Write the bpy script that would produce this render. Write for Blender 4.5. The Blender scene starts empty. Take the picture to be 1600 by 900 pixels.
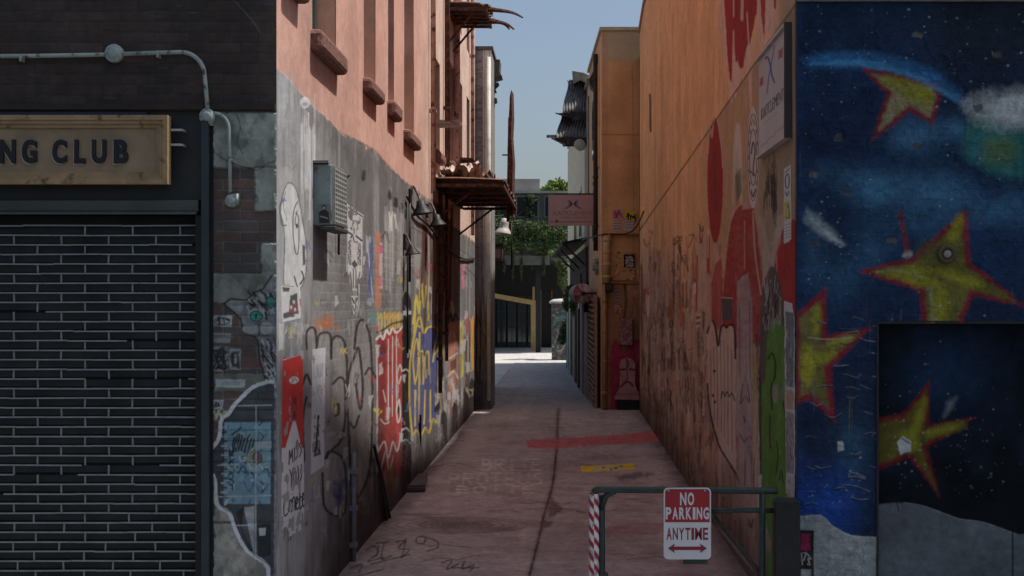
import bpy, math, random
import numpy as np
from mathutils import Vector, Matrix

random.seed(7)
RNG = np.random.RandomState(11)
SC = bpy.context.scene
COL = SC.collection

# ---- survey of the place: distances in metres, camera at the origin of X and Y, eye height H
F, CX, CY, H = 2125.0, 885.0, 468.0, 2.2
XL, XR, YF = -1.812, 1.44, 8.5          # left wall, right wall, line of the two street fronts

def at(px, py, Y):
    return Vector(((px - CX) * Y / F, Y, H - (py - CY) * Y / F))
def lw(px, py):                          # point of the left alley wall
    Y = F * -XL / (CX - px); return Y, H - (py - CY) * Y / F
def rw(px, py):                          # point of the right alley wall
    Y = F * XR / (px - CX); return Y, H - (py - CY) * Y / F
def fw(px, py):
    return (px - CX) * YF / F, H - (py - CY) * YF / F
def gr(px, py):
    Y = F * H / (py - CY); return (px - CX) * Y / F, Y

def lin(v):
    v = np.asarray(v, float) / 255.0
    return np.where(v <= 0.04045, v / 12.92, ((v + 0.055) / 1.055) ** 2.4)
def C(r, g, b):
    return lin((r, g, b))

# ---------------------------------------------------------------- noise
_T = np.random.RandomState(3).rand(256, 256)
def vnoise(x, y, s=0):
    x = np.asarray(x, float) + s * 37.31; y = np.asarray(y, float) + s * 17.77
    xi = np.floor(x).astype(int); yi = np.floor(y).astype(int)
    fx = x - xi; fy = y - yi
    fx = fx * fx * (3 - 2 * fx); fy = fy * fy * (3 - 2 * fy)
    a = _T[yi & 255, xi & 255]; b = _T[yi & 255, (xi + 1) & 255]
    c = _T[(yi + 1) & 255, xi & 255]; d = _T[(yi + 1) & 255, (xi + 1) & 255]
    return (a * (1 - fx) + b * fx) * (1 - fy) + (c * (1 - fx) + d * fx) * fy
def fbm(x, y, o=4, s=0):
    t = 0; amp = 0.5; n = 0
    for k in range(o):
        t = t + amp * vnoise(x * 2 ** k, y * 2 ** k, s + k * 5); n += amp; amp *= 0.5
    return t / n
def smooth(a, b, x):
    t = np.clip((x - a) / (b - a), 0, 1); return t * t * (3 - 2 * t)

def curve(pts, n=6, closed=False):
    p = [np.array(q, float) for q in pts]
    if len(p) < 3: return [tuple(q) for q in p]
    out = []
    m = len(p)
    rng = range(m) if closed else range(m - 1)
    for i in rng:
        if closed:
            p0, p1, p2, p3 = p[(i - 1) % m], p[i], p[(i + 1) % m], p[(i + 2) % m]
        else:
            p0, p1, p2, p3 = p[max(i - 1, 0)], p[i], p[i + 1], p[min(i + 2, m - 1)]
        for k in range(n):
            t = k / n
            out.append(tuple(0.5 * ((2 * p1) + (p2 - p0) * t + (2 * p0 - 5 * p1 + 4 * p2 - p3) * t * t + (3 * p1 - p0 - 3 * p2 + p3) * t ** 3)))
    if not closed: out.append(tuple(p[-1]))
    return out

# ---------------------------------------------------------------- paint on a wall
class Paint:
    """Colour and relief of one real surface, one value per mesh vertex."""
    def __init__(s, A, B, U, V, base):
        s.A, s.B, s.U, s.V = A, B, U, V
        s.col = np.empty(A.shape + (3,)); s.col[:] = base
        s.disp = np.zeros(A.shape)
    def sub(s, u0, u1, v0, v1):
        m = (s.U >= u0) & (s.U <= u1) & (s.V >= v0) & (s.V <= v1)
        r = np.where(m.any(1))[0]; c = np.where(m.any(0))[0]
        if not len(r): return None
        return slice(r[0], r[-1] + 1), slice(c[0], c[-1] + 1)
    def mix(s, sl, al, c):
        c = np.asarray(c, float)
        if c.ndim == 1: c = c[None, None, :]
        s.col[sl] = s.col[sl] * (1 - al[..., None]) + c * al[..., None]
    def all(s, al, c):
        s.mix((slice(None), slice(None)), al, c)
    def poly(s, pts, c, a=1.0, soft=0.7, jag=0.0, js=5.0, sm=False, d=0.0, tex=0.0):
        if sm: pts = curve(pts, 6, True)
        p = np.array(pts, float); g = soft + jag + 1
        sl = s.sub(p[:, 0].min() - g, p[:, 0].max() + g, p[:, 1].min() - g, p[:, 1].max() + g)
        if sl is None: return
        U, V = s.U[sl], s.V[sl]
        ins = np.zeros(U.shape, bool); dist = np.full(U.shape, 1e9)
        for i in range(len(p)):
            x0, y0 = p[i - 1]; x1, y1 = p[i]
            if y0 != y1:
                cr = ((y0 > V) != (y1 > V)) & (U < (x1 - x0) * (V - y0) / (y1 - y0) + x0)
                ins ^= cr
            dx, dy = x1 - x0, y1 - y0; L = dx * dx + dy * dy + 1e-9
            t = np.clip(((U - x0) * dx + (V - y0) * dy) / L, 0, 1)
            dist = np.minimum(dist, (U - x0 - t * dx) ** 2 + (V - y0 - t * dy) ** 2)
        sd = np.sqrt(dist); sd[ins] *= -1
        if jag: sd = sd + jag * (fbm(U / js, V / js, 3, 9) - 0.5) * 2
        al = a * np.clip((soft - sd) / (2 * soft), 0, 1)
        if tex: al = al * np.clip(1 - tex * (fbm(U / 7, V / 7, 4, 21) * 2.2 - 0.6), 0, 1)
        s.mix(sl, al, c)
        if d: s.disp[sl] += d * (al > 0.5)
    def line(s, pts, w, c, a=1.0, soft=0.6, jag=0.0, js=4.0, sm=True, closed=False):
        if sm and len(pts) > 2: pts = curve(pts, 6, closed)
        p = np.array(pts, float)
        if closed: p = np.vstack([p, p[:1]])
        g = w + soft + jag + 1
        sl = s.sub(p[:, 0].min() - g, p[:, 0].max() + g, p[:, 1].min() - g, p[:, 1].max() + g)
        if sl is None: return
        U, V = s.U[sl], s.V[sl]; dist = np.full(U.shape, 1e9)
        for i in range(len(p) - 1):
            x0, y0 = p[i]; x1, y1 = p[i + 1]
            dx, dy = x1 - x0, y1 - y0; L = dx * dx + dy * dy + 1e-9
            t = np.clip(((U - x0) * dx + (V - y0) * dy) / L, 0, 1)
            dist = np.minimum(dist, (U - x0 - t * dx) ** 2 + (V - y0 - t * dy) ** 2)
        sd = np.sqrt(dist) - w / 2
        if jag: sd = sd + jag * (fbm(U / js, V / js, 3, 4) - 0.5) * 2
        s.mix(sl, a * np.clip((soft - sd) / (2 * soft), 0, 1), c)
    def ell(s, x, y, rx, ry, c, a=1.0, soft=0.7, jag=0, rot=0.0):
        k = [(x + rx * math.cos(t) * math.cos(rot) - ry * math.sin(t) * math.sin(rot),
              y + rx * math.cos(t) * math.sin(rot) + ry * math.sin(t) * math.cos(rot)) for t in np.linspace(0, 2 * math.pi, 28)[:-1]]
        s.poly(k, c, a, soft, jag)
    def ring(s, x, y, rx, ry, w, c, a=1.0, soft=0.6):
        k = [(x + rx * math.cos(t), y + ry * math.sin(t)) for t in np.linspace(0, 2 * math.pi, 28)]
        s.line(k, w, c, a, soft, sm=False)
    def tag(s, x, y, w, h, c, lw=1.5, seed=0, n=4, a=1.0, slant=0.0):
        r = random.Random(seed)
        cw = w / n
        for i in range(n):
            x0 = x + i * cw
            pts = []
            for k in range(r.randint(4, 6)):
                fx, fy = r.random() * 1.1, r.choice([0.02, 0.3, 0.55, 0.98]) + r.uniform(-.08, .08)
                pts.append((x0 + fx * cw, y + fy * h + slant * (x0 + fx * cw - x)))
            s.line(pts, lw, c, a, 0.5, jag=0.3, sm=r.random() < 0.7)
    def drips(s, x0, x1, y0, l0, l1, n, w, c, seed=0, a=1.0):
        r = random.Random(seed)
        for i in range(n):
            x = r.uniform(x0, x1); L = r.uniform(l0, l1)
            s.line([(x, y0), (x + r.uniform(-.5, .5), y0 + L * .6), (x, y0 + L)], w * r.uniform(.5, 1.2), c, a * r.uniform(.5, 1), 0.5)
    def bricks(s, al, cols, mortar, ch=0.0655, L=0.215, gap=0.010, depth=0.005, seed=0, mix=1.0):
        j = (fbm(s.A * 9, s.B * 9, 2, 40) - .5) * 0.008
        B = s.B + j; row = np.floor(B / ch); fr = B / ch - row
        A = s.A + (row % 2) * L / 2 + j; br = np.floor(A / L); fa = A / L - br
        rnd = _T[(row.astype(int) * 7 + seed) & 255, (br.astype(int) * 13 + seed) & 255]
        rnd2 = _T[(row.astype(int) * 3 + seed + 50) & 255, (br.astype(int) * 5 + seed) & 255]
        m = (fr * ch < gap) | (fa * L < gap)
        c = np.asarray(cols)
        k = (rnd * (len(c) - 1e-6)).astype(int)
        bc = c[k] * (0.82 + 0.36 * rnd2)[..., None]
        bc = np.where(m[..., None], np.asarray(mortar)[None, None, :], bc)
        s.mix((slice(None), slice(None)), al * mix, bc)
        s.disp -= depth * m * al
    def grit(s, amt=0.12, f=6.0, seed=0):
        n = fbm(s.A * f, s.B * f, 5, seed)
        s.col *= (1 + amt * 2 * (n - 0.5))[..., None]

# ---------------------------------------------------------------- materials
MATS = {}
def _nodes(m):
    m.use_nodes = True
    nt = m.node_tree; b = nt.nodes['Principled BSDF']
    return nt, b
def mat(name, rgb, rough=0.75, var=0.25, scale=6.0, bump=0.15, metal=0.0, bscale=40.0, rust=None, rust_amt=0.5, spec=0.3):
    if name in MATS: return MATS[name]
    m = bpy.data.materials.new(name); nt, b = _nodes(m); N = nt.nodes; L = nt.links
    tc = N.new('ShaderNodeTexCoord')
    n = N.new('ShaderNodeTexNoise'); n.inputs['Scale'].default_value = scale; n.inputs['Detail'].default_value = 8
    n.inputs['Roughness'].default_value = 0.65
    L.new(tc.outputs['Object'], n.inputs['Vector'])
    mr = N.new('ShaderNodeMapRange'); mr.inputs['From Min'].default_value = .25; mr.inputs['From Max'].default_value = .75
    mr.inputs['To Min'].default_value = 1 - var; mr.inputs['To Max'].default_value = 1 + var
    L.new(n.outputs['Fac'], mr.inputs['Value'])
    mx = N.new('ShaderNodeVectorMath'); mx.operation = 'SCALE'; mx.inputs[0].default_value = tuple(float(v) for v in rgb)
    L.new(mr.outputs['Result'], mx.inputs['Scale'])
    out = mx.outputs[0]
    if rust is not None:
        n2 = N.new('ShaderNodeTexNoise'); n2.inputs['Scale'].default_value = scale * 1.7; n2.inputs['Detail'].default_value = 9
        L.new(tc.outputs['Object'], n2.inputs['Vector'])
        r2 = N.new('ShaderNodeMapRange'); r2.inputs['From Min'].default_value = .62 - .3 * rust_amt; r2.inputs['From Max'].default_value = .74 - .3 * rust_amt
        L.new(n2.outputs['Fac'], r2.inputs['Value'])
        mm = N.new('ShaderNodeMix'); mm.data_type = 'RGBA'
        L.new(r2.outputs['Result'], mm.inputs['Factor']); L.new(out, mm.inputs['A']); mm.inputs['B'].default_value = (*[float(v) for v in rust], 1)
        out = mm.outputs['Result']
    L.new(out, b.inputs['Base Color'])
    b.inputs['Roughness'].default_value = rough; b.inputs['Metallic'].default_value = metal
    b.inputs['Specular IOR Level'].default_value = spec
    if bump:
        nb = N.new('ShaderNodeTexNoise'); nb.inputs['Scale'].default_value = bscale; nb.inputs['Detail'].default_value = 6
        L.new(tc.outputs['Object'], nb.inputs['Vector'])
        bp = N.new('ShaderNodeBump'); bp.inputs['Strength'].default_value = bump; bp.inputs['Distance'].default_value = 0.02
        L.new(nb.outputs['Fac'], bp.inputs['Height']); L.new(bp.outputs['Normal'], b.inputs['Normal'])
    MATS[name] = m
    return m
def vmat(name, rough=0.85, bump=0.3, bscale=60.0, var=0.12, scale=14.0, spec=0.25):
    """colour from the vertices (paint, paper, bricks) with fine procedural grain on top"""
    if name in MATS: return MATS[name]
    m = bpy.data.materials.new(name); nt, b = _nodes(m); N = nt.nodes; L = nt.links
    at_ = N.new('ShaderNodeVertexColor'); at_.layer_name = 'Col'
    tc = N.new('ShaderNodeTexCoord')
    n = N.new('ShaderNodeTexNoise'); n.inputs['Scale'].default_value = scale; n.inputs['Detail'].default_value = 10
    n.inputs['Roughness'].default_value = 0.7
    L.new(tc.outputs['Object'], n.inputs['Vector'])
    mr = N.new('ShaderNodeMapRange'); mr.inputs['From Min'].default_value = .25; mr.inputs['From Max'].default_value = .75
    mr.inputs['To Min'].default_value = 1 - var; mr.inputs['To Max'].default_value = 1 + var
    L.new(n.outputs['Fac'], mr.inputs['Value'])
    mx = N.new('ShaderNodeVectorMath'); mx.operation = 'SCALE'
    L.new(at_.outputs['Color'], mx.inputs[0]); L.new(mr.outputs['Result'], mx.inputs['Scale'])
    L.new(mx.outputs[0], b.inputs['Base Color'])
    b.inputs['Roughness'].default_value = rough; b.inputs['Specular IOR Level'].default_value = spec
    if bump:
        nb = N.new('ShaderNodeTexNoise'); nb.inputs['Scale'].default_value = bscale; nb.inputs['Detail'].default_value = 8
        nb.inputs['Roughness'].default_value = .7
        L.new(tc.outputs['Object'], nb.inputs['Vector'])
        bp = N.new('ShaderNodeBump'); bp.inputs['Strength'].default_value = bump; bp.inputs['Distance'].default_value = 0.02
        L.new(nb.outputs['Fac'], bp.inputs['Height']); L.new(bp.outputs['Normal'], b.inputs['Normal'])
    MATS[name] = m
    return m
def glass_mat(name, rgb):
    if name in MATS: return MATS[name]
    m = bpy.data.materials.new(name); nt, b = _nodes(m)
    b.inputs['Base Color'].default_value = (*rgb, 1); b.inputs['Roughness'].default_value = 0.08
    b.inputs['Specular IOR Level'].default_value = 0.6
    MATS[name] = m
    return m

# ---------------------------------------------------------------- objects
def tag(o, label=None, cat=None, group=None, kind=None):
    if label: o['label'] = label
    if cat: o['category'] = cat
    if group: o['group'] = group
    if kind: o['kind'] = kind
    return o
def empty(name, loc, label=None, cat=None, group=None):
    o = bpy.data.objects.new(name, None); COL.objects.link(o); o.location = loc
    o.empty_display_size = 0.1
    return tag(o, label, cat, group)
def link(o, parent=None):
    COL.objects.link(o)
    if parent is not None:
        o.parent = parent
        w = Vector((0, 0, 0)); p = parent
        while p is not None: w += p.location; p = p.parent
        o.location = o.location - w
    return o
def set_origin(me, o):
    """move the mesh so that the object's origin sits at its base centre (world coordinates in)"""
    n = len(me.vertices); co = np.empty(n * 3); me.vertices.foreach_get('co', co); co = co.reshape(-1, 3)
    c = (co.min(0) + co.max(0)) / 2; c[2] = co[:, 2].min()
    co -= c; me.vertices.foreach_set('co', co.ravel()); o.location = Vector(c)
def grid_mesh(name, P, col, material, parent=None, cull=None, skirt=None, smooth_=True):
    nr, nc = P.shape[:2]; idx = np.arange(nr * nc).reshape(nr, nc)
    q = np.stack([idx[:-1, :-1], idx[:-1, 1:], idx[1:, 1:], idx[1:, :-1]], -1)
    if cull is not None: q = q[~cull]
    q = q.reshape(-1, 4)
    co = P.reshape(-1, 3); cc = col.reshape(-1, 3)
    if skirt is not None:                 # give a sheet (paper, board) its thickness: rim and back
        back = co + np.asarray(skirt)[None, :]; n0 = len(co)
        e = {}
        for a, b, c_, d in q.tolist():
            for u, v in ((a, b), (b, c_), (c_, d), (d, a)):
                if (v, u) in e: del e[(v, u)]
                else: e[(u, v)] = 1
        rim = np.array([(v, u, u + n0, v + n0) for u, v in e], int)
        q = np.vstack([q, q[:, ::-1] + n0, rim])
        co = np.vstack([co, back]); cc = np.vstack([cc, cc * 0.0 + cc.mean(0)])
    me = bpy.data.meshes.new(name)
    used = np.zeros(len(co), bool); used[q.ravel()] = True
    mp = np.cumsum(used) - 1; co = co[used]; cc = cc[used]; q = mp[q]
    me.vertices.add(len(co)); me.vertices.foreach_set('co', co.ravel())
    me.loops.add(q.size); me.loops.foreach_set('vertex_index', q.ravel().astype(np.int32))
    me.polygons.add(len(q)); me.polygons.foreach_set('loop_start', (np.arange(len(q)) * 4).astype(np.int32))
    me.polygons.foreach_set('use_smooth', np.full(len(q), smooth_ and skirt is None))
    me.update(calc_edges=True)
    ca = me.color_attributes.new('Col', 'FLOAT_COLOR', 'POINT')
    ca.data.foreach_set('color', np.hstack([np.clip(cc, 0.002, 0.9), np.ones((len(cc), 1))]).ravel())
    me.materials.append(material)
    o = bpy.data.objects.new(name, me); set_origin(me, o)
    return link(o, parent)

class MB:
    """collects boxes, tubes and prisms, links them as one mesh"""
    def __init__(s): s.v = []; s.f = []
    def add(s, v, f):
        n = len(s.v); s.v += [tuple(x) for x in v]; s.f += [tuple(i + n for i in q) for q in f]; return s
    def box(s, x0, x1, y0, y1, z0, z1, bev=0.0):
        if bev <= 0:
            v = [(x, y, z) for z in (z0, z1) for y in (y0, y1) for x in (x0, x1)]
            return s.add(v, [(0, 2, 3, 1), (4, 5, 7, 6), (0, 1, 5, 4), (2, 6, 7, 3), (0, 4, 6, 2), (1, 3, 7, 5)])
        import bmesh
        bm = bmesh.new(); bmesh.ops.create_cube(bm, size=1)
        for w in bm.verts:
            w.co = ((x0 + x1) / 2 + w.co.x * (x1 - x0), (y0 + y1) / 2 + w.co.y * (y1 - y0), (z0 + z1) / 2 + w.co.z * (z1 - z0))
        bmesh.ops.bevel(bm, geom=bm.edges[:], offset=bev, segments=2, affect='EDGES', profile=0.5)
        bm.verts.index_update()
        s.add([w.co[:] for w in bm.verts], [[w.index for w in f.verts] for f in bm.faces]); bm.free(); return s
    def obox(s, c, ax, ay, az):           # oriented box: centre and three half-axes
        c, ax, ay, az = Vector(c), Vector(ax), Vector(ay), Vector(az)
        v = [c + ax * i + ay * j + az * k for k in (-1, 1) for j in (-1, 1) for i in (-1, 1)]
        return s.add(v, [(0, 2, 3, 1), (4, 5, 7, 6), (0, 1, 5, 4), (2, 6, 7, 3), (0, 4, 6, 2), (1, 3, 7, 5)])
    def bar(s, a, b, w, h=None):
        a, b = Vector(a), Vector(b); d = (b - a); L = d.length; d.normalize()
        up = Vector((0, 0, 1)) if abs(d.z) < 0.9 else Vector((0, 1, 0))
        x = d.cross(up).normalized(); y = x.cross(d)
        return s.obox((a + b) / 2, x * w / 2, d * L / 2, y * (h or w) / 2)
    def tube(s, pts, r, n=10, cap=True, r1=None):
        pts = [Vector(p) for p in pts]; m = len(pts); base = len(s.v)
        prev = None
        for i, p in enumerate(pts):
            t = (pts[min(i + 1, m - 1)] - pts[max(i - 1, 0)]).normalized()
            if prev is None:
                u = t.cross(Vector((0, 0, 1)) if abs(t.z) < 0.9 else Vector((1, 0, 0))).normalized()
            else:
                u = (prev - t * prev.dot(t)).normalized()
            prev = u; w = t.cross(u)
            rr = r if r1 is None else r + (r1 - r) * i / (m - 1)
            for k in range(n):
                a = 2 * math.pi * k / n
                s.v.append(tuple(p + u * math.cos(a) * rr + w * math.sin(a) * rr))
        for i in range(m - 1):
            for k in range(n):
                s.f.append((base + i * n + k, base + i * n + (k + 1) % n, base + (i + 1) * n + (k + 1) % n, base + (i + 1) * n + k))
        if cap:
            s.f.append(tuple(base + k for k in range(n))[::-1]); s.f.append(tuple(base + (m - 1) * n + k for k in range(n)))
        return s
    def lathe(s, c, axis, prof, n=18):    # prof: (distance along axis, radius)
        c, axis = Vector(c), Vector(axis).normalized()
        u = axis.cross(Vector((0, 0, 1)) if abs(axis.z) < 0.9 else Vector((1, 0, 0))).normalized(); w = axis.cross(u)
        base = len(s.v); m = len(prof)
        for d, r in prof:
            for k in range(n):
                a = 2 * math.pi * k / n
                s.v.append(tuple(c + axis * d + u * math.cos(a) * r + w * math.sin(a) * r))
        for i in range(m - 1):
            for k in range(n):
                s.f.append((base + i * n + k, base + i * n + (k + 1) % n, base + (i + 1) * n + (k + 1) % n, base + (i + 1) * n + k))
        s.f.append(tuple(base + k for k in range(n))[::-1]); s.f.append(tuple(base + (m - 1) * n + k for k in range(n)))
        return s
    def prism(s, pts, d):                 # planar polygon pushed along d
        d = Vector(d); n = len(pts)
        v = [Vector(p) for p in pts]; v += [p + d for p in v]
        f = [tuple(range(n))[::-1], tuple(range(n, 2 * n))] + [(i, (i + 1) % n, (i + 1) % n + n, i + n) for i in range(n)]
        return s.add(v, f)
    def build(s, name, material, parent=None, smooth_=False):
        me = bpy.data.meshes.new(name); me.from_pydata(s.v, [], s.f); me.update()
        if smooth_:
            me.polygons.foreach_set('use_smooth', [True] * len(me.polygons))
        me.materials.append(material)
        o = bpy.data.objects.new(name, me); set_origin(me, o)
        return link(o, parent)

def text(name, s, x0, x1, z0, z1, y, depth, material, parent, bold=0.0, frame=None):
    """lettering filling a rectangle, standing proud of a panel; frame maps (x, z, out) to the world"""
    cu = bpy.data.curves.new(name, 'FONT'); cu.body = s; cu.offset = bold; cu.extrude = 0.02; cu.align_x = 'LEFT'
    cu.resolution_u = 6
    t = bpy.data.objects.new(name + '_tmp', cu); COL.objects.link(t)
    bpy.context.view_layer.update()
    dg = bpy.context.evaluated_depsgraph_get()
    me = bpy.data.meshes.new_from_object(t.evaluated_get(dg)); bpy.data.objects.remove(t)
    n = len(me.vertices); co = np.empty(n * 3); me.vertices.foreach_get('co', co); co = co.reshape(-1, 3)
    lo, hi = co.min(0), co.max(0); u = (co - lo) / (hi - lo)
    X = x0 + u[:, 0] * (x1 - x0); Z = z0 + u[:, 1] * (z1 - z0); D = u[:, 2] * depth
    if frame is None: out = np.stack([X, y - D, Z], 1)
    else:
        o_, ex, ez, en = [np.array(v, float) for v in frame]
        out = o_[None] + X[:, None] * ex + Z[:, None] * ez + D[:, None] * en
    me.vertices.foreach_set('co', out.ravel()); me.update()
    me.materials.clear(); me.materials.append(material)
    ob = bpy.data.objects.new(name, me); set_origin(me, ob)
    return link(ob, parent)

def sheet(name, wall, u0, u1, v0, v1, paint, material, parent=None, off=0.004, thick=0.003, step=1.0, outline=None, curl=0.004, base=(.6, .6, .6), seed=0, Y=YF):
    """paper, sticker or board lying on a wall. Corners are given on the wall; paint(p) colours it."""
    nc = max(6, int((u1 - u0) / step)); nr = max(6, int((v1 - v0) / step))
    U, V = np.meshgrid(np.linspace(u0, u1, nc), np.linspace(v0, v1, nr))
    if wall == 'L': A = F * -XL / (CX - U); n = np.array([1, 0, 0]); x = np.full(U.shape, XL)
    elif wall == 'R': A = F * XR / (U - CX); n = np.array([-1, 0, 0]); x = np.full(U.shape, XR)
    else: A = np.full(U.shape, Y); n = np.array([0, -1, 0]); x = (U - CX) * A / F
    B = H - (V - CY) * A / F
    p = Paint(x if wall == 'F' else A, B, U, V, base)
    paint(p)
    cu = off + curl * fbm(U / 9 + seed, V / 14, 3, seed)
    P = np.stack([x, A, B], -1) + n * cu[..., None]
    cull = None
    if outline is not None:
        q = np.array(outline, float); Um = (U[:-1, :-1] + U[1:, 1:]) / 2; Vm = (V[:-1, :-1] + V[1:, 1:]) / 2
        ins = np.zeros(Um.shape, bool)
        for i in range(len(q)):
            a0, b0 = q[i - 1]; a1, b1 = q[i]
            if b0 != b1: ins ^= ((b0 > Vm) != (b1 > Vm)) & (Um < (a1 - a0) * (Vm - b0) / (b1 - b0) + a0)
        cull = ~ins
    return grid_mesh(name, P, p.col, material, parent, cull, skirt=-n * thick)
# ================================================================ palettes (surface colours)
WHITE = np.array([.66, .67, .66]); BLACK = np.array([.018, .018, .02]); INK = np.array([.03, .028, .03])
PINK = np.array([.58, .355, .295]); GREY = np.array([.165, .164, .166]); RED = np.array([.40, .045, .04])
BROWN = np.array([.10, .05, .04])

M_paint = vmat('painted_masonry', .95, .35, 70, .14, 16, spec=.06)
M_brick = vmat('painted_brickwork', .85, .4, 90, .18, 20)
M_paper = vmat('pasted_paper', .9, .15, 120, .06, 30, spec=.08)
M_ground = vmat('worn_asphalt', .95, .45, 45, .2, 9, spec=.1)
M_pink = mat('pink_stucco', PINK, .9, .16, 3, .35, bscale=50)
M_core = mat('dark_core', (.04, .04, .04), .9, .1)
M_teal = mat('dark_teal_frame', (.035, .05, .056), .45, .25, 5, .1)
M_olive = mat('dark_olive_metal', (.075, .085, .075), .5, .25, 4, .1)
M_conduit = mat('grey_green_enamel', (.34, .40, .37), .5, .2, 14, .15, rust=(.12, .08, .05), rust_amt=.18)
M_rod = mat('worn_steel_rod', (.25, .265, .26), .5, .3, 12, .1, metal=.2)
M_dark = mat('black_iron', (.018, .02, .02), .55, .3, 8, .2)
M_glass = glass_mat('window_glass', (.03, .04, .045))

# ================================================================ left corner building
bl = empty('corner_building', (-3.0, 10, 0), 'dark brick corner building on the left with a pink and grey graffiti alley wall', 'building')

# ---- street front
res = .0075
xs = np.concatenate([np.arange(-3.95, -2.235, res), np.arange(-2.235, XL, .004), [XL]])
zs = np.concatenate([np.arange(0, 3.4, .0042), np.arange(3.4, 4.81, res)])
A, B = np.meshgrid(xs, zs); U = CX + A * F / YF; V = CY - (B - H) * F / YF
p = Paint(A, B, U, V, (.06, .045, .038))
up = (V < 170).astype(float); low = 1 - up
p.bricks(up, [(.058, .045, .038), (.062, .047, .04), (.054, .043, .036), (.066, .048, .039)], (.056, .047, .041), seed=3, depth=.003)
p.all(up * smooth(380, 425, U) * fbm(A * 14, B * 14, 3, 2) * .6, (.11, .085, .07))
p.bricks(low, [(.135, .095, .08), (.115, .09, .078), (.155, .095, .078), (.11, .10, .09)], (.21, .195, .175), seed=9, depth=.006)
def stone(v0, v1, u0=333, u1=433, c=(.37, .40, .33)):
    j = (fbm(U / 9, V / 9, 3, 31) - .5) * 9
    al = smooth(v0 - 1.5, v0 + 1.5, V + j * .4) * (1 - smooth(v1 - 1.5, v1 + 1.5, V + j * .4)) * smooth(u0 - 2, u0 + 2, U + j) * (1 - smooth(u1 - 2, u1 + 2, U + j))
    tone = .62 + .75 * fbm(A * 9, B * 9, 5, int(v0))
    p.mix((slice(None), slice(None)), al, np.asarray(c)[None, None, :] * tone[..., None])
    p.disp = p.disp * (1 - al) + al * (.006 + .006 * fbm(A * 25, B * 25, 3, 8) - .006 * (np.abs(al - .5) < .35))
    p.all(.55 * al * smooth(.5, .72, fbm(A * 16, B * 12, 5, int(v0) + 3)), np.array([.12, .13, .11]))
stone(176, 262); stone(428, 474, c=(.31, .335, .28)); stone(262, 330, 398, 433); stone(380, 430, 408, 433)
stone(584, 612, c=(.16, .17, .14)); stone(742, 815, c=(.34, .335, .29)); stone(818, 905, c=(.33, .325, .28)); stone(908, 990, c=(.23, .23, .22))
for a in ([(338, 240), (352, 250), (366, 256), (385, 262), (402, 266), (418, 256), (430, 252)], [(370, 178), (376, 200), (371, 222), (380, 240)]):
    p.line(a, 1.6, (.05, .05, .045), .8, .7, jag=.8)
p.ell(372, 222, 20, 14, (.10, .11, .1), .6, 9, 5); p.ell(350, 195, 14, 10, (.14, .16, .15), .6, 7, 4)
# wire-thin white scratch in the brown paint
p.line([(362, -3), (378, 14), (395, 33), (406, 50)], 1.1, (.3, .28, .26), .5, .5)
for k in range(60):
    r = random.Random(k); x, y = r.uniform(0, 430), r.uniform(5, 165)
    p.line([(x, y), (x + r.uniform(4, 22), y + r.uniform(-.6, .6))], .8, (.15, .125, .11), r.uniform(.15, .6), .5, sm=False)
# stickers and the drawn cat pasted on the pier
def sticker(u0, v0, u1, v1, c, marks=0, mc=INK, seed=0, jag=1.2, lw=1.2):
    p.poly([(u0, v0), (u1, v0 + 1), (u1 - 1, v1), (u0 + 1, v1 - 1)], c, .95, .6, jag)
    for k in range(marks):
        r = random.Random(seed * 31 + k)
        p.line([(r.uniform(u0 + 2, u1 - 2), r.uniform(v0 + 2, v1 - 2)) for _ in range(4)], lw, mc, .9, .5)
sticker(331, 492, 363, 511, (.50, .54, .53)); p.tag(336, 495, 22, 12, INK, 1.8, 5, 3); p.ring(347, 502, 12, 5.5, 1.3, INK)
sticker(332, 520, 361, 536, (.33, .36, .35), 2, (.15, .16, .16), 3); sticker(331, 540, 358, 580, (.26, .30, .31), 9, INK, 4, 2, 2.6)
sticker(358, 544, 377, 578, (.42, .47, .46), 3, INK, 5, 1, 2); p.poly([(364, 550), (372, 550), (374, 574), (362, 574)], INK, .8, .7, 1.5)
p.ell(368, 561, 2.2, 8, (.5, .53, .52), .9); sticker(337, 592, 384, 606, (.40, .47, .45)); p.poly([(347, 596), (376, 596), (376, 602), (347, 602)], (.25, .3, .29), .8)
sticker(325, 625, 349, 640, (.48, .50, .49), 7, INK, 8, 1, 1.3)
p.tag(331, 642, 34, 13, (.33, .40, .20), 3.4, 3, 6, .9); p.tag(331, 642, 34, 13, (.55, .58, .5), 1.2, 3, 6, .9)
FURL = (.60, .62, .61); FURD = (.08, .085, .085)
cat = [(349, 475), (361, 467), (386, 469), (400, 456), (411, 452), (425, 431), (430, 431), (431, 623), (422, 622), (415, 592), (406, 562), (403, 533), (397, 526), (387, 522), (379, 511), (376, 499), (367, 489)]
p.poly(cat, (.30, .32, .31), 1, .7, .6, tex=.25); p.line(cat[-6:] + cat[:6], 2.4, INK, .95, .6, sm=False); p.line(cat[8:13], 2, INK, .9)
p.line([(403, 533), (406, 562), (415, 592), (422, 622)], 2.2, INK, .9)
p.poly([(353, 475), (362, 470), (382, 473), (378, 488), (368, 485)], (.40, .44, .43), 1, 1, .6); p.poly([(416, 452), (425, 437), (427, 455)], (.38, .4, .39))
for k in range(110):
    r = random.Random(100 + k); x = r.uniform(386, 426); y = r.uniform(452, 490) if k < 45 else r.uniform(526, 612)
    if k >= 45: x = r.uniform(405 + (y - 528) * .16, 428)
    p.line([(x, y), (x + r.uniform(2, 6), y + r.uniform(4, 13))], r.uniform(1.6, 3.4), INK if r.random() < .6 else FURL, .92, .5)
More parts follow.
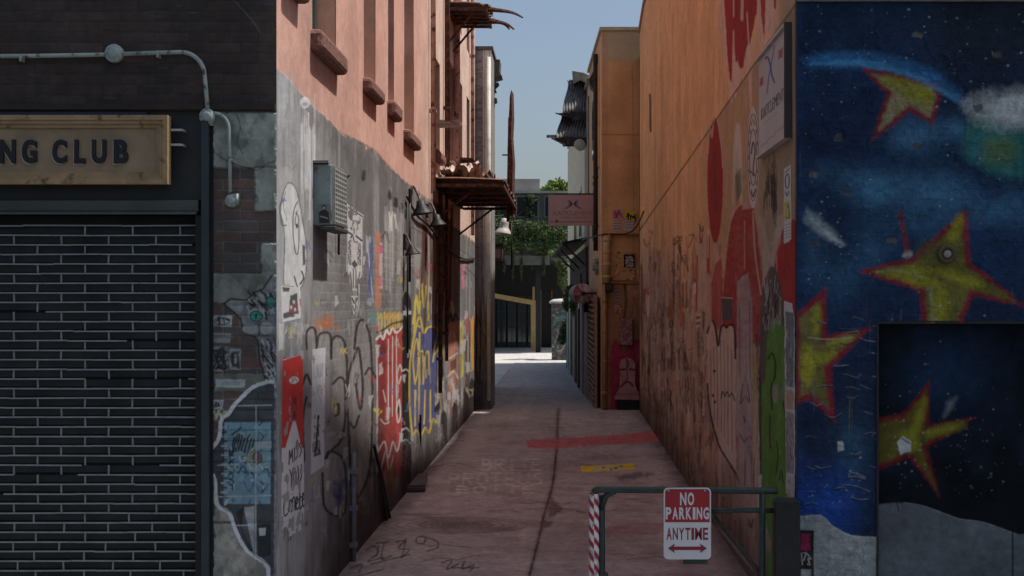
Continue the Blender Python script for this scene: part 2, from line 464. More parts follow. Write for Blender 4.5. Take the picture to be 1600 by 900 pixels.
p.ell(392, 514, 13, 8, (.50, .53, .52), 1, 1.2); p.ell(416, 513, 10, 10, (.53, .55, .54), 1, 1.2); p.line([(404, 502), (405, 522), (398, 526)], 1.4, INK); p.line([(405, 520), (413, 525), (420, 522)], 1.2, INK)
p.ell(399, 492, 12, 10.5, (.5, .53, .52)); p.ell(400, 494, 9.6, 7.8, (.07, .50, .42), rot=-.25); p.ring(400, 494, 9.6, 7.8, 1.6, INK); p.ell(400, 494, 1.6, 5, INK)
p.ell(423, 472, 6.5, 8, (.08, .50, .43)); p.ring(423, 472, 7, 8.5, 1.6, INK); p.ell(404, 504, 5, 3, (.2, .17, .19))
# the big pasted picture low on the pier
out = [(428, 596), (414, 598), (393, 607), (367, 632), (357, 647), (346, 656), (342, 685), (327, 707), (325, 730), (336, 749), (340, 787), (359, 802), (367, 824), (385, 858), (416, 881), (420, 899), (431, 899), (431, 640)]
p.poly(out, (.075, .085, .088), 1, .8, .8)
p.poly([(350, 660), (423, 660), (423, 787), (350, 787)], (.22, .38, .43), 1, .7, .6, tex=.3)
p.poly([(352, 664), (421, 664), (421, 672), (352, 672)], (.22, .36, .42), .9, .8, .6)
for k in range(16): p.line([(347, 668 + k * 7.2), (354, 668 + k * 7.2)], 3, (.06, .07, .075) if k % 2 else (.4, .44, .43), .9, .5)
for k in range(9): p.line([(359 + k * 4.5, 712 - 9 * math.sin(k * .5)), (366 + k * 4.4, 684 - 4 * math.sin(k * .6))], 3.2, INK, .9, .6)
for k in range(6): p.ring(361 + (k % 2), 706 + k * 9.5, 3.6, 4.2, 2, INK, .85)
p.ell(398, 716, 15, 13, (.30, .33, .20), .75, 3, 2); p.ell(402, 716, 6, 8, (.20, .10, .12), .9, 1.5, 1); p.ring(402, 716, 7, 9, 1.6, INK)
for a in ([(372, 740), (380, 728), (388, 742)], [(405, 742), (416, 732), (421, 744)], [(384, 724), (374, 716)], [(382, 752), (390, 768), (398, 754), (408, 770), (420, 756)]):
    p.line(a, 3, (.06, .10, .20), .9)
p.poly([(382, 748), (422, 748), (422, 782), (376, 784)], (.20, .31, .40), .55, 1.2, 1)
for k in range(80):
    r = random.Random(300 + k); x, y = r.uniform(354, 420), r.uniform(664, 784)
    p.line([(x, y), (x + r.uniform(-6, 6), y + r.uniform(-8, 8))], r.uniform(1.6, 3.2), r.choice([INK, INK, (.5, .58, .58), (.1, .2, .3), (.3, .4, .38)]), .8, .6)
p.poly([(382, 792), (398, 790), (398, 862), (386, 842), (378, 822)], (.45, .47, .47), .9, 1, 1, tex=.4); p.poly([(368, 800), (381, 792), (398, 868), (388, 856)], INK, .8, 1)
p.poly([(402, 820), (424, 818), (424, 868), (404, 870)], (.03, .034, .036), .9); p.poly([(405, 825), (416, 824), (415, 836), (406, 837)], (.48, .5, .5), .9)
p.poly([(398, 690), (424, 688), (424, 700), (398, 702)], (.34, .40, .42), .9)
for a in ([(400, 634), (400, 873)], [(341, 776), (424, 774)], [(366, 821), (398, 820)], [(340, 727), (372, 726)], [(362, 634), (424, 633)]): p.line(a, 2.0, (.45, .49, .49), .8, .6, jag=.5, sm=False)
p.line(out[:16], 6.0, (.66, .70, .70), .96, .8, jag=.9); p.line([(x + 5, y + 1) for x, y in out[2:15]], 1.5, INK, .7)
p.line([(430, 470), (430, 930)], 2.2, (.32, .34, .35), .7, .8, jag=1, sm=False)
# dirt and grain
p.grit(.32, 4, 1); p.grit(.22, 22, 2)
p.all(.40 * smooth(.56, .72, fbm(A * 3, B * 1.6, 5, 77)) * low, (.05, .05, .045))
P = np.stack([A, YF - p.disp, B], -1)
xsf = fw(333, 0)[0]; zsf = fw(0, 172)[1]
cull = ((A[:-1, 1:] < xsf) & (B[1:, :-1] < zsf))
grid_mesh('front_wall', P, p.col, M_brick, bl, cull)
M_brown = mat('dark_brown_brick_paint', (.055, .042, .036), .85, .3, 8, .3)
MB().box(-12, XL, YF, 8.75, 4.8, 10.2).build('upper_front_wall', M_brown, bl)
MB().box(-12, -3.95, YF, 8.75, 0, 4.8).build('side_front_wall', M_brown, bl)
MB().box(-12, XL - .32, 8.9, 26.85, 0, 10.15).build('inner_core', M_core, bl)
MB().box(-12, XL + .10, 8.45, 27.0, 10.2, 10.45).build('roof', M_brown, bl)
b = MB(); x1 = fw(433, 0)[0]
b.box(-12, XL - .004, YF - .03, YF + .02, fw(0, 172)[1], fw(0, 163)[1])
b.build('ledge', mat('dark_ledge', (.04, .034, .03), .8), bl)

# ---- shop front: fascia board, side post, shutter
g = lambda x: fw(x, 0)[0]; z = lambda y: fw(0, y)[1]
MB().box(-3.95, g(333) , YF + .02, YF + .06, z(312), z(172)).build('fascia', mat('black_fascia', (.032, .036, .038), .5, .3, 4, .15), bl)
MB().box(-3.95, g(231), YF - .012, YF + .02, z(184), z(175)).build('blue_trim', mat('navy_trim', (.025, .035, .065), .5, .3, 8), bl)
MB().box(g(317), g(329), YF - .05, YF + .3, 0, z(189), .006).build('door_post', M_teal, bl)
MB().box(g(329.6), g(333.5), YF - .012, YF + .25, 0, z(176)).build('post_edge', mat('black_edge', (.014, .015, .016), .6), bl)
b = MB(); b.box(-3.95, g(312), YF - .03, YF + .3, z(331), z(313), .008); b.box(-3.95, g(310), YF - .055, YF - .031, z(336), z(331.5), .004)
sh = b.build('shutter_housing', M_olive, bl)
b = MB(); b.box(g(306), g(317), YF - .01, YF + .3, 0, z(336)); b.build('guide_rail', M_dark, bl)
MB().box(-3.95, g(306), YF + .10, YF + .14, 0, z(336)).build('shutter_backing', mat('shutter_backing', (.020, .024, .024), .75, .5, 3, .2, spec=.15), bl)
b = MB(); pitch = 15.05
for k in range(46): b.box(-3.95, g(306), YF + .085, YF + .099, z(352 + 15.05 * k + 12.5), z(352 + 15.05 * k + 1.5), .003)
b.build('shutter_slats', mat('grimy_slat', (.027, .033, .033), .6, .6, 2.5, .25, spec=.25), bl)
b = MB(); y = 352.0; row = 0; r = random.Random(5)
yrow = []
while y < 985:
    yrow.append(y); y += pitch
for i, y in enumerate(yrow):
    x = -110
    while x < 305:                            # each course in lengths that sag a little and are scuffed away here and there
        L = r.uniform(60, 190); x2 = min(x + L, 305.0)
        if not (i == 0 and 232 < x < 275) and r.random() > .045:
            w = r.uniform(-.5, .5)
            b.bar((g(x), YF + .045, z(y + w)), (g(x2 + 1), YF + .045, z(y + r.uniform(-.5, .5))), .0085, .009)
        x = x2
    off = 16.5 if i % 2 else 54.0
    k = -2
    while True:
        xv = off + k * 74.6; k += 1
        if xv < -110: continue
        if xv > 303: break
        if y > 790: xv += r.uniform(-7, 7) * (1 if y > 800 else .3)
        if r.random() < .03: continue
        b.bar((g(xv), YF + .052, z(y)), (g(xv + r.uniform(-.8, .8)), YF + .052, z(y + pitch)), .0095, .008)
b.build('shutter_grille', M_rod, bl)
# ---- alley wall of the corner building: pink stucco above, painted over and tagged below
WIN = []     # openings: (px near edge, px far edge, z sill, z head)
for u0, u1, z0, z1 in ((487, 524, 4.12, 6.1), (568, 586, 4.18, 6.1), (606, 615, 4.22, 6.1), (631, 646, 4.10, 6.1), (677, 687, 4.25, 5.55), (702, 709, 4.35, 5.9),
                       (717, 722, 4.5, 5.9), (729, 733, 4.2, 5.9), (677, 686, 6.75, 8.6), (699, 705, 6.75, 8.6), (716, 721, 6.75, 8.6), (729, 733, 6.75, 8.6),
                       (442, 462, 4.33, 6.1)):
    WIN.append((lw(u0, 0)[0], lw(u1, 0)[0], z0, z1))
us = np.arange(432, 742.6, .78); ys = F * -XL / (CX - us); ys[0] = YF; ys[-1] = 26.9
zs = np.concatenate([np.arange(0, 4.2, .006), np.arange(4.2, 10.21, .03)])
for y0, y1, z0, z1 in WIN:
    for v in (y0, y1): ys[np.abs(ys - v).argmin()] = v
    for v in (z0, z1): zs[np.abs(zs - v).argmin()] = v
A, B = np.meshgrid(ys, zs); U = CX + F * XL / A; V = CY - (B - H) * F / A
p = Paint(A, B, U, V, PINK)
n = fbm(A * 1.3, B * 1.3, 5, 3)
p.all(.35 * n, PINK * 1.2); p.all(.5 * smooth(.5, .75, fbm(A * .9, B * .5, 5, 60)), PINK * .78)
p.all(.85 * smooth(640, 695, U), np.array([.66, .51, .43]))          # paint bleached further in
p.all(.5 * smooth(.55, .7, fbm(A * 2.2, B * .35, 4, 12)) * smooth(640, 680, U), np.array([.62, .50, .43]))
# grey coat
bu = [430, 436, 452, 470, 500, 530, 560, 585, 612, 640, 668, 681, 705, 722, 745]
bv = [104, 112, 128, 146, 176, 206, 222, 236, 266, 292, 312, 318, 352, 366, 384]
edge = np.interp(U, bu, bv) + (fbm(A * 5, B * 5, 4, 15) - .5) * 14
g_ = smooth(-2.5, 2.5, V - edge)
p.all(g_, GREY)
gl = g_ * (1 - smooth(452, 520, U)); p.all(gl, np.array([.335, .345, .36]))
p.all(g_ * .75 * smooth(.42, .62, fbm(A * 3, B * 1.2, 5, 18)), np.array([.15, .148, .15]))
p.all(g_ * .5 * smooth(.5, .68, fbm(A * 4, B * .5, 5, 19)), np.array([.34, .335, .335]))
p.all(g_ * .8 * smooth(-1, 26, V - edge) * (1 - smooth(10, 60, V - edge)) * smooth(475, 505, U) * (1 - smooth(690, 720, U)) * smooth(.35, .6, fbm(A * 6, B * 6, 3, 7)), np.array([.13, .125, .125]))
bm_ = g_ * smooth(488, 510, U) * smooth(345, 375, V) * (1 - smooth(560, 610, V)) * (1 - smooth(625, 640, U))
q = Paint(A, B, U, V, GREY); q.bricks(np.ones(A.shape), [(.165, .162, .162), (.19, .188, .188), (.15, .147, .147)], (.27, .265, .26), ch=.075, L=.22, gap=.014)
p.all(bm_ * .38, q.col); p.disp += q.disp * bm_ * .12
# boundary moulding, dark drip marks along it
p.line(list(zip(bu[5:], bv[5:])), 3.2, (.10, .07, .065), .55, 1.6, jag=2.5)
for u, v in ((567, 292), (608, 322), (618, 334), (627, 344), (634, 352)): p.ell(u, v - 18, 3.4, 8, (.03, .028, .028), .9, 1.4, 2)
# pale washes and drips
for k in range(26):
    r = random.Random(k); x = r.uniform(466, 492); y = r.uniform(148, 215)
    p.line([(x, y), (x + r.uniform(-.8, .8), y + 50), (x, y + r.uniform(70, 150))], r.uniform(.9, 2.6), (.56, .57, .58), r.uniform(.35, .9), .7)
p.ell(476, 160, 8, 9, (.58, .59, .6), .9, 1, 1); p.ell(475.5, 163, 4, 3.4, (.3, .3, .31), .9)
for k in range(16):
    r = random.Random(40 + k); x = r.uniform(434, 456); y = r.uniform(112, 150)
    p.line([(x, y), (x + r.uniform(-.8, .8), y + 30), (x, y + r.uniform(40, 80))], r.uniform(1.2, 4), (.45, .46, .48), r.uniform(.2, .6), 1)
p.line([(440, 262), (448, 258), (455, 265), (460, 258)], 2, (.12, .12, .12), .6, jag=1.5); p.ell(447, 275, 10, 18, (.44, .43, .41), .6, 4, 3)
for k in range(24):
    r = random.Random(70 + k); x = r.uniform(598, 632); y = r.uniform(318, 350)
    p.line([(x, y), (x + r.uniform(-1, 1), y + 40), (x, y + r.uniform(60, 120))], r.uniform(1, 3), (.42, .41, .40), r.uniform(.2, .6), .9)
for k in range(8):
    r = random.Random(90 + k); x = r.uniform(606, 618); p.line([(x, 330 + r.uniform(0, 10)), (x + r.uniform(-6, 6), 352 + r.uniform(0, 14))], 1.6, (.60, .59, .57), .85)
p.poly([(644, 385), (668, 392), (668, 455), (650, 440)], (.35, .345, .34), .7, 3, 3)
for y0, u0, u1 in ((352, 636, 672), (384, 640, 668), (388, 716, 744), (412, 720, 744)):
    p.line([(u0, y0), ((u0 + u1) / 2, y0 + 10), (u1, y0 + 22)], 1.5, (.06, .055, .055), .7, .7, jag=1)
# white pasted drawing at the corner
wf = [(447, 288), (455, 287), (463, 300), (469, 330), (474, 360), (478, 395), (476, 430), (470, 448), (464, 458), (458, 448), (443, 444), (444, 380), (440, 345), (437, 330), (440, 308)]
p.poly(wf, (.56, .57, .58), 1, .8, .7); p.line(wf, 1.5, (.09, .09, .1), .8, .6, jag=.5, closed=True)
p.line([(464, 315), (458, 330), (457, 360), (460, 392), (464, 396), (466, 375), (465, 340), (461, 333)], 1.6, INK, .9); p.line([(463, 330), (460, 345), (461, 352)], 1.4, INK, .9); p.ell(463, 353, 1.5, 4, INK)
p.line([(440, 312), (436, 325), (439, 350), (446, 352)], 2.2, (.12, .12, .13), .9); p.line([(445, 300), (442, 320), (447, 344)], 1.6, (.2, .2, .2), .8)
p.poly([(471, 382), (475, 384), (476, 415), (472, 412)], (.09, .09, .095), .95, .7, .5); p.line([(459, 432), (463, 446), (466, 452)], 1.8, INK); p.line([(470, 424), (473, 434), (468, 444)], 2.2, INK)
p.poly([(439, 447), (467, 450), (468, 496), (440, 503)], (.52, .53, .54), 1, .7, 1)
for a in ([(452, 462), (463, 458), (465, 490), (450, 492)], [(440, 448), (452, 450), (450, 456), (441, 456)], [(440, 490), (452, 486), (460, 494), (442, 498)]): p.poly(a, (.07, .07, .075), .95, .7, .8)
for x, y in ((458, 472), (460, 484), (454, 480)): p.ell(x, y, 2, 3, (.5, .5, .5))
p.line([(439, 447), (467, 450), (468, 496), (440, 503)], 1.2, (.6, .61, .62), .9, sm=False, closed=True)
p.poly([(434, 505), (442, 505), (441, 545), (434, 548)], (.5, .51, .52), .9, .7, 1)
p.poly([(456, 503), (490, 508), (489, 524), (456, 522)], (.42, .42, .42), .6, 1, 1.5)
for k in range(7): p.tag(457 + k * 4.4, 505, 4, 15, (.12, .12, .12), 1, k, 1, .7)
# orange cloud, big ghost letters
for k in range(26):
    r = random.Random(200 + k); p.ell(r.gauss(508, 9), r.gauss(505, 8), r.uniform(1.5, 5), r.uniform(2, 7), (.42, .15, .055), .55, 2, 2)
for u, v, ru, rv in ((500, 580, 3, 5), (532, 590, 4, 5), (492, 600, 5, 4), (505, 665, 3, 9), (522, 615, 3, 6)): p.ell(u, v, ru, rv, (.42, .16, .06), .6, 2, 2)
LET = [[(478, 545), (478, 520), (484, 512), (490, 514), (493, 530), (494, 600)], [(494, 540), (497, 524), (506, 520), (515, 524), (517, 560)],
       [(516, 560), (517, 535), (525, 525), (536, 532), (541, 560), (541, 610)], [(541, 620), (545, 580), (553, 558), (560, 545), (566, 600), (562, 640), (555, 600)],
       [(553, 545), (557, 510), (566, 500), (576, 520), (580, 560), (581, 640), (577, 730), (560, 775), (549, 760), (545, 700), (542, 640)],
       [(519, 600), (530, 590), (538, 600), (538, 660), (531, 690), (520, 700), (508, 716)], [(521, 634), (528, 632), (528, 646), (523, 650)],
       [(570, 585), (577, 575), (586, 590)], [(496, 640), (494, 690), (488, 716)], [(560, 650), (553, 668), (545, 660)], [(472, 600), (478, 585), (484, 600)],
       [(508, 716), (514, 705), (534, 716), (540, 752), (538, 800), (522, 805), (506, 790), (503, 740)], [(478, 620), (472, 660), (474, 720)]]
for k, L in enumerate(LET): p.poly(L, (.30, .285, .28) if k % 2 else (.28, .265, .262), .5, 3, 2, sm=True)
for L in LET: p.line(L, 3.8, (.03, .027, .027), .92, .9, jag=.7)
p.tag(484, 520, 50, 20, (.1, .1, .1), 1.1, 55, 4, .6); p.tag(505, 470, 55, 40, (.12, .12, .12), 1.0, 56, 4, .35); p.tag(545, 500, 12, 90, (.30, .30, .29), 1.2, 57, 1, .6)
for k in range(24):
    r = random.Random(400 + k); p.ell(r.gauss(531, 9), r.gauss(768, 12), r.uniform(1.5, 5), r.uniform(2, 8), (.035, .05, .16), .5, 2, 2)
p.tag(548, 760, 44, 60, (.17, .155, .15), 1.6, 61, 4, .7); p.tag(545, 790, 34, 50, (.18, .14, .06), 2.2, 62, 3, .6)
# narrow colour strips
p.poly([(572, 372), (580, 366), (582, 412), (581, 478), (573, 476)], (.14, .17, .30), .8, 1, 1, tex=.5); p.tag(572, 372, 10, 100, (.42, .45, .50), 1.4, 7, 1); p.tag(573, 380, 9, 80, (.10, .12, .28), 1.4, 8, 1)
p.poly([(586, 362), (594, 366), (594, 482), (586, 482)], (.48, .20, .12), .92, .8, 1, tex=.3); p.poly([(592, 378), (597, 380), (597, 452), (592, 450)], (.46, .40, .41), .9, .7, .8)
p.poly([(592, 382), (597, 384), (597, 396), (592, 396)], (.50, .10, .22), .9); p.poly([(592, 430), (596, 432), (596, 448), (592, 448)], (.50, .12, .22), .8)
p.poly([(573, 486), (600, 492), (600, 512), (574, 504)], (.14, .32, .32), .45, 3, 3)
# yellow letters over the red piece
for k, x in enumerate((590, 600, 608, 616, 623)):
    r = random.Random(k); p.line([(x, 488), (x + 1, 510), (x + 3.5, 520), (x + 5.5, 505), (x + 4.5, 490), (x + 2, 498)], 2.4, (.58, .40, .08), .9, .7)
p.poly([(588, 528), (606, 516), (629, 512), (629, 742), (606, 752), (590, 740)], (.38, .05, .045), .97, 1, 1.5, tex=.15)
p.poly([(588, 530), (602, 520), (601, 748), (589, 738)], (.22, .028, .03), .75, 1.5, 1.5)
p.line([(588, 530), (594, 524), (598, 530), (603, 516), (608, 522), (613, 513), (619, 520), (629, 510)], 3.4, WHITE * .9, .95, .6, jag=.8); p.line([(588, 520), (600, 514), (612, 506), (629, 502)], 3, INK, .8, .8)
for a, w in (([(606, 530), (606, 660)], 1.6), ([(613, 526), (612, 650)], 1.6), ([(619, 524), (619, 640)], 1.6), ([(626, 588), (622, 600), (620, 585), (624, 570), (627, 578)], 2), ([(623, 624), (619, 640), (621, 660), (625, 648), (623, 624)], 2.2),
             ([(594, 655), (600, 662), (607, 660)], 2.2), ([(598, 610), (602, 628)], 2), ([(590, 705), (600, 690), (606, 715), (613, 690), (620, 705), (628, 670)], 2.4), ([(592, 745), (602, 705), (607, 735), (614, 712)], 2), ([(588, 540), (589, 740)], 2)):
    p.line(a, w, WHITE * .85, .9, .6)
p.ell(622, 640, 1.6, 6, INK); p.poly([(600, 735), (616, 725), (616, 765), (601, 785)], (.28, .17, .06), .8, 2, 2)
# narrow doorway recess, its shade painted flat black, with a pale lintel
p.poly([(628, 470), (632, 456), (637, 455), (642, 470), (642, 800), (627, 810)], (.014, .014, .015), .97, .9, 1.0); p.poly([(629, 486), (642, 485), (642, 491), (629, 492)], WHITE * .7, .9, .8, 1)
for v in (580, 672, 690): p.line([(627, v), (634, v - 3), (640, v + 3)], 2.2, WHITE * .75, .8, .7, jag=1)
p.line([(627, 760), (636, 700), (641, 660)], 1.4, (.2, .19, .19), .6)
# blue bubble with yellow outline
blu = [(648, 520), (655, 495), (661, 520), (668, 512), (680, 512), (689, 530), (690, 570), (684, 600), (688, 640), (683, 660), (676, 655), (670, 676), (664, 668), (657, 680), (650, 672), (644, 678), (640, 640), (640, 570)]
p.poly(blu, (.085, .10, .24), .97, .8, 1, sm=True, tex=.12); p.line(blu, 3.0, (.55, .42, .07), .97, .6, closed=True)
for a in ([(648, 600), (645, 560), (650, 530), (653, 545), (652, 580), (649, 595)], [(656, 600), (655, 560), (660, 550), (661, 600)], [(665, 590), (663, 560), (669, 550), (670, 585)], [(676, 565), (680, 535), (685, 520), (684, 545), (677, 555)],
          [(655, 520), (654, 660)], [(664, 610), (662, 662)], [(672, 610), (672, 660)], [(648, 610), (648, 665)]): p.line(a, 2.4, (.58, .45, .09), .95, .6)
for a in ([(645, 505), (650, 462), (654, 490), (657, 436), (662, 480), (668, 430), (669, 500)], [(648, 470), (647, 520)]): p.line(a, 3.2, (.55, .46, .10), .95, .7, sm=False)
p.poly([(684, 560), (691, 555), (693, 590), (686, 590)], (.016, .016, .018), .9, 1, 1.2)
# rust streaks below the canopy, with its shade painted in dark red-brown
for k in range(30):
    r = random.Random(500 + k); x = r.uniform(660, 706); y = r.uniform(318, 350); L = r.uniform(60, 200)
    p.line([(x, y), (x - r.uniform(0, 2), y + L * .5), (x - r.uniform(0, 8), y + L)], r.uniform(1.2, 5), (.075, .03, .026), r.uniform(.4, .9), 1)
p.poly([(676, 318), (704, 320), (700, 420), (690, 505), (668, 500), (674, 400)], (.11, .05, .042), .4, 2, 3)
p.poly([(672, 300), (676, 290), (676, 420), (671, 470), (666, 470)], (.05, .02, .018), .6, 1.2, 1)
for k in range(8):
    r = random.Random(540 + k); x = r.uniform(668, 700); p.line([(x, 360), (x + 1, 430), (x - 2, 490)], 1.4, (.42, .36, .34), .7, .7)
# pieces deeper in
p.line([(700, 502), (704, 490), (707, 502), (711, 490), (715, 500)], 2, INK); p.poly([(700, 506), (714, 502), (716, 600), (712, 655), (701, 650)], (.50, .20, .13), .9, 1, 1.5, tex=.3)
p.line([(702, 560), (714, 552)], 3, WHITE * .8, .9); p.line([(700, 588), (708, 580), (715, 590)], 3, WHITE * .75, .9); p.poly([(703, 565), (712, 560), (712, 575), (704, 580)], INK, .7)
p.poly([(717, 505), (724, 500), (724, 588), (718, 592)], (.52, .44, .10), .9, .8, 1, tex=.3); p.line([(720, 510), (720, 580)], 1, INK, .6)
p.poly([(721, 408), (726, 412), (725, 455), (721, 448)], (.55, .19, .27), .9, .7, .8)
p.poly([(726, 510), (734, 500), (734, 640), (727, 650)], (.09, .045, .04), .85, 1, 1.5); p.line([(731, 505), (731, 585)], 1.4, WHITE * .7, .9); p.poly([(728, 496), (732, 490), (732, 520), (729, 522)], (.45, .08, .07), .9)
p.poly([(735, 500), (741, 490), (741, 575), (736, 580)], (.55, .30, .07), .92, .8, .8); p.line([(742, 480), (741, 600)], 1.4, WHITE * .8, .9)
for k in range(26):
    r = random.Random(600 + k); x = r.uniform(690, 722); y = r.uniform(590, 660)
    p.line([(x, y), (x, y + r.uniform(10, 40))], r.uniform(1, 2.6), r.choice([(.40, .38, .38), (.12, .12, .2), (.07, .05, .05), (.45, .44, .43)]), .6, .8)
for u, v0, v1 in ((693, 640, 692), (710, 628, 672), (683, 620, 640), (728, 600, 660), (737, 590, 650)): p.poly([(u - 4, v0 + 8), (u, v0), (u + 4, v0 + 6), (u + 5, v1), (u - 5, v1 + 4)], (.015, .014, .015), .92, 1, .8)
for u in (687, 701, 717): p.line([(u, 640), (u, 700)], 2.2, (.45, .44, .43), .7, .8)
# soot and splash along the foot of the wall
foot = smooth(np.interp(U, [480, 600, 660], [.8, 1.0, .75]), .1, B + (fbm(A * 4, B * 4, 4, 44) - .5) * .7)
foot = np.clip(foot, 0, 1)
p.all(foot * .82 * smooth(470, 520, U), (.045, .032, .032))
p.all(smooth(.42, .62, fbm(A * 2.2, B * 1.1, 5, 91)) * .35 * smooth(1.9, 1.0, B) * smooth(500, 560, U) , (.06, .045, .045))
for k in range(60):
    r = random.Random(700 + k); x = r.uniform(500, 735); Yp = F * -XL / (CX - x); v = CY + (H - r.uniform(.3, 1.6)) * F / Yp
    p.tag(x, v, r.uniform(6, 18), r.uniform(8, 26), r.choice([(.06, .05, .05), (.3, .29, .29), (.2, .12, .11)]), r.uniform(.8, 1.6), 700 + k, 2, r.uniform(.25, .6))
for k in range(150):      # later small tags, scuffs and torn paper
    r = random.Random(4000 + k); x = 436 + 300 * r.random() ** 1.2; Yp = F * -XL / (CX - x); v = CY + (H - r.uniform(.5, 2.9)) * F / Yp
    c = r.choice([(.04, .035, .035), (.5, .49, .48), (.04, .035, .035), (.42, .41, .40), (.40, .06, .05), (.09, .12, .28), (.5, .4, .08)])
    if r.random() < .25: p.poly([(x, v), (x + r.uniform(3, 8), v + r.uniform(-3, 1)), (x + r.uniform(3, 8), v + r.uniform(8, 22)), (x, v + r.uniform(8, 22))], (.46, .455, .45), r.uniform(.4, .9), .8, 1.4)
    else: p.tag(x, v, r.uniform(5, 16), r.uniform(7, 22), c, r.uniform(1, 1.9), 4000 + k, r.choice([1, 2, 3]), r.uniform(.35, .9))
p.grit(.20, 2.5, 5); p.grit(.16, 14, 6)
p.disp += .006 * fbm(A * 2, B * 2, 4, 71) + .004 * g_ * fbm(A * 12, B * 12, 3, 72)
P = np.stack([XL + p.disp, A, B], -1)
P[:, 0, 0] = XL
cull = np.zeros((len(zs) - 1, len(ys) - 1), bool)
zc = (zs[:-1] + zs[1:]) / 2; yc = (ys[:-1] + ys[1:]) / 2
for y0, y1, z0, z1 in WIN: cull |= ((zc > z0) & (zc < z1))[:, None] & ((yc > y0) & (yc < y1))[None, :]
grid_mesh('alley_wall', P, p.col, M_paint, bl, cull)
M_reveal = mat('pink_reveal', PINK * .9, .9, .2, 5, .3)
M_sill = mat('dusty_brown_sill', (.20, .105, .085), .85, .3, 12, .4, rust=(.09, .05, .04), rust_amt=.25)
M_wframe = [mat('pale_sash', (.42, .42, .38), .6, .2), mat('teal_sash', (.05, .13, .13), .5, .3)]
M_blind = mat('yellowed_blind', (.36, .35, .26), .7, .2, 20)
for i, (y0, y1, z0, z1) in enumerate(WIN):
    d = .20; x0, x1 = XL - d, XL + .003; t = .012
    b = MB(); b.box(x0, XL - .001, y0 - t, y0, z0, z1); b.box(x0, XL - .001, y1, y1 + t, z0, z1); b.box(x0, XL - .001, y0 - t, y1 + t, z1, z1 + t); b.box(x0, XL - .001, y0 - t, y1 + t, z0 - t, z0)
    w = b.build('window', M_reveal, bl)
    fr = .05; zm = (z0 + z1) / 2
    b = MB(); b.box(x0, x0 + .05, y0, y0 + fr, z0, z1); b.box(x0, x0 + .05, y1 - fr, y1, z0, z1); b.box(x0, x0 + .05, y0 + fr, y1 - fr, z0, z0 + fr); b.box(x0, x0 + .05, y0 + fr, y1 - fr, z1 - fr, z1); b.box(x0 + .003, x0 + .055, y0 + fr, y1 - fr, zm - .03, zm + .03)
    b.build('frame', M_wframe[1 if i in (0, 4) else 0], w)
    MB().box(x0 + .005, x0 + .02, y0 + fr, y1 - fr, z0 + fr, z1 - fr).build('pane', M_blind if i in (0, 1, 3) else M_glass, w)
    if z0 < 6 :
        r = random.Random(i)
        b = MB(); b.box(XL - .05, XL + .09, y0 - .07, y1 + .07, z0 - .13 - .03 * r.random(), z0 - .004, .035)
        b.build('sill', M_sill, w)
# ================================================================ right building
br = empty('mural_building', (4, 15, 0), 'building on the right with a blue star mural front and a tall orange alley wall', 'building')
res = .0046
xs = np.arange(XR, 3.25, res); zs = np.arange(0, 4.06, res)
A, B = np.meshgrid(xs, zs); U = CX + A * F / YF; V = CY - (B - H) * F / YF
DX = 1370
def mural(p, dim=1.0):
    A, B, U, V = p.A, p.B, p.U, p.V
    p.all(np.ones(A.shape) * .9 * smooth(.38, .62, fbm(A * 1.6, B * 1.6, 5, 5)), np.array([.016, .034, .085]) * dim)
    p.all(smooth(150, 0, V) * .75, np.array([.016, .035, .065])); p.all(smooth(1400, 1500, U) * smooth(200, 60, V) * .7, np.array([.022, .03, .04]))
    p.all(smooth(420, 700, V) * .7, np.array([.014, .024, .05]))
    for x, y, rx, ry, a in ((1430, 215, 46, 28, .8), (1400, 295, 60, 26, .85), (1470, 300, 50, 34, .8), (1495, 200, 30, 20, .8), (1540, 330, 60, 26, .5), (1350, 290, 40, 30, .5), (1310, 430, 40, 40, .35), (1330, 700, 30, 60, .3), (1365, 380, 30, 44, .4), (1440, 345, 50, 36, .45), (1370, 310, 24, 20, .4), (1590, 320, 40, 30, .45), (1300, 270, 40, 22, .25), (1270, 380, 20, 60, .3)):
        d = ((U - x) / rx) ** 2 + ((V - y) / ry) ** 2
        p.all(a * np.exp(-d * 1.3) * (.4 + 1.2 * fbm(A * 7, B * 7, 4, 14)).clip(0, 1), np.array([.085, .26, .42]))
    p.all(smooth(1262, 1240, U) * .5, np.array([.02, .06, .18]))
BLUE = (.02, .050, .125)
p = Paint(A, B, U, V, BLUE); mural(p)
arc = [(1262, 100), (1300, 95), (1350, 92), (1400, 104), (1450, 124), (1490, 148), (1514, 166), (1480, 150), (1440, 132), (1400, 118), (1350, 104), (1300, 102)]
p.poly([(1255, 92), (1290, 82), (1350, 80), (1410, 92), (1460, 112), (1500, 145), (1514, 168), (1460, 136), (1400, 120), (1340, 106), (1270, 104)], (.05, .21, .46), .75, 7, 3)
p.poly(arc, (.10, .35, .62), .75, 3, 2)
YEL, OLV, TAN, RD = (.40, .375, .03), (.19, .18, .04), (.36, .315, .16), (.30, .03, .035)
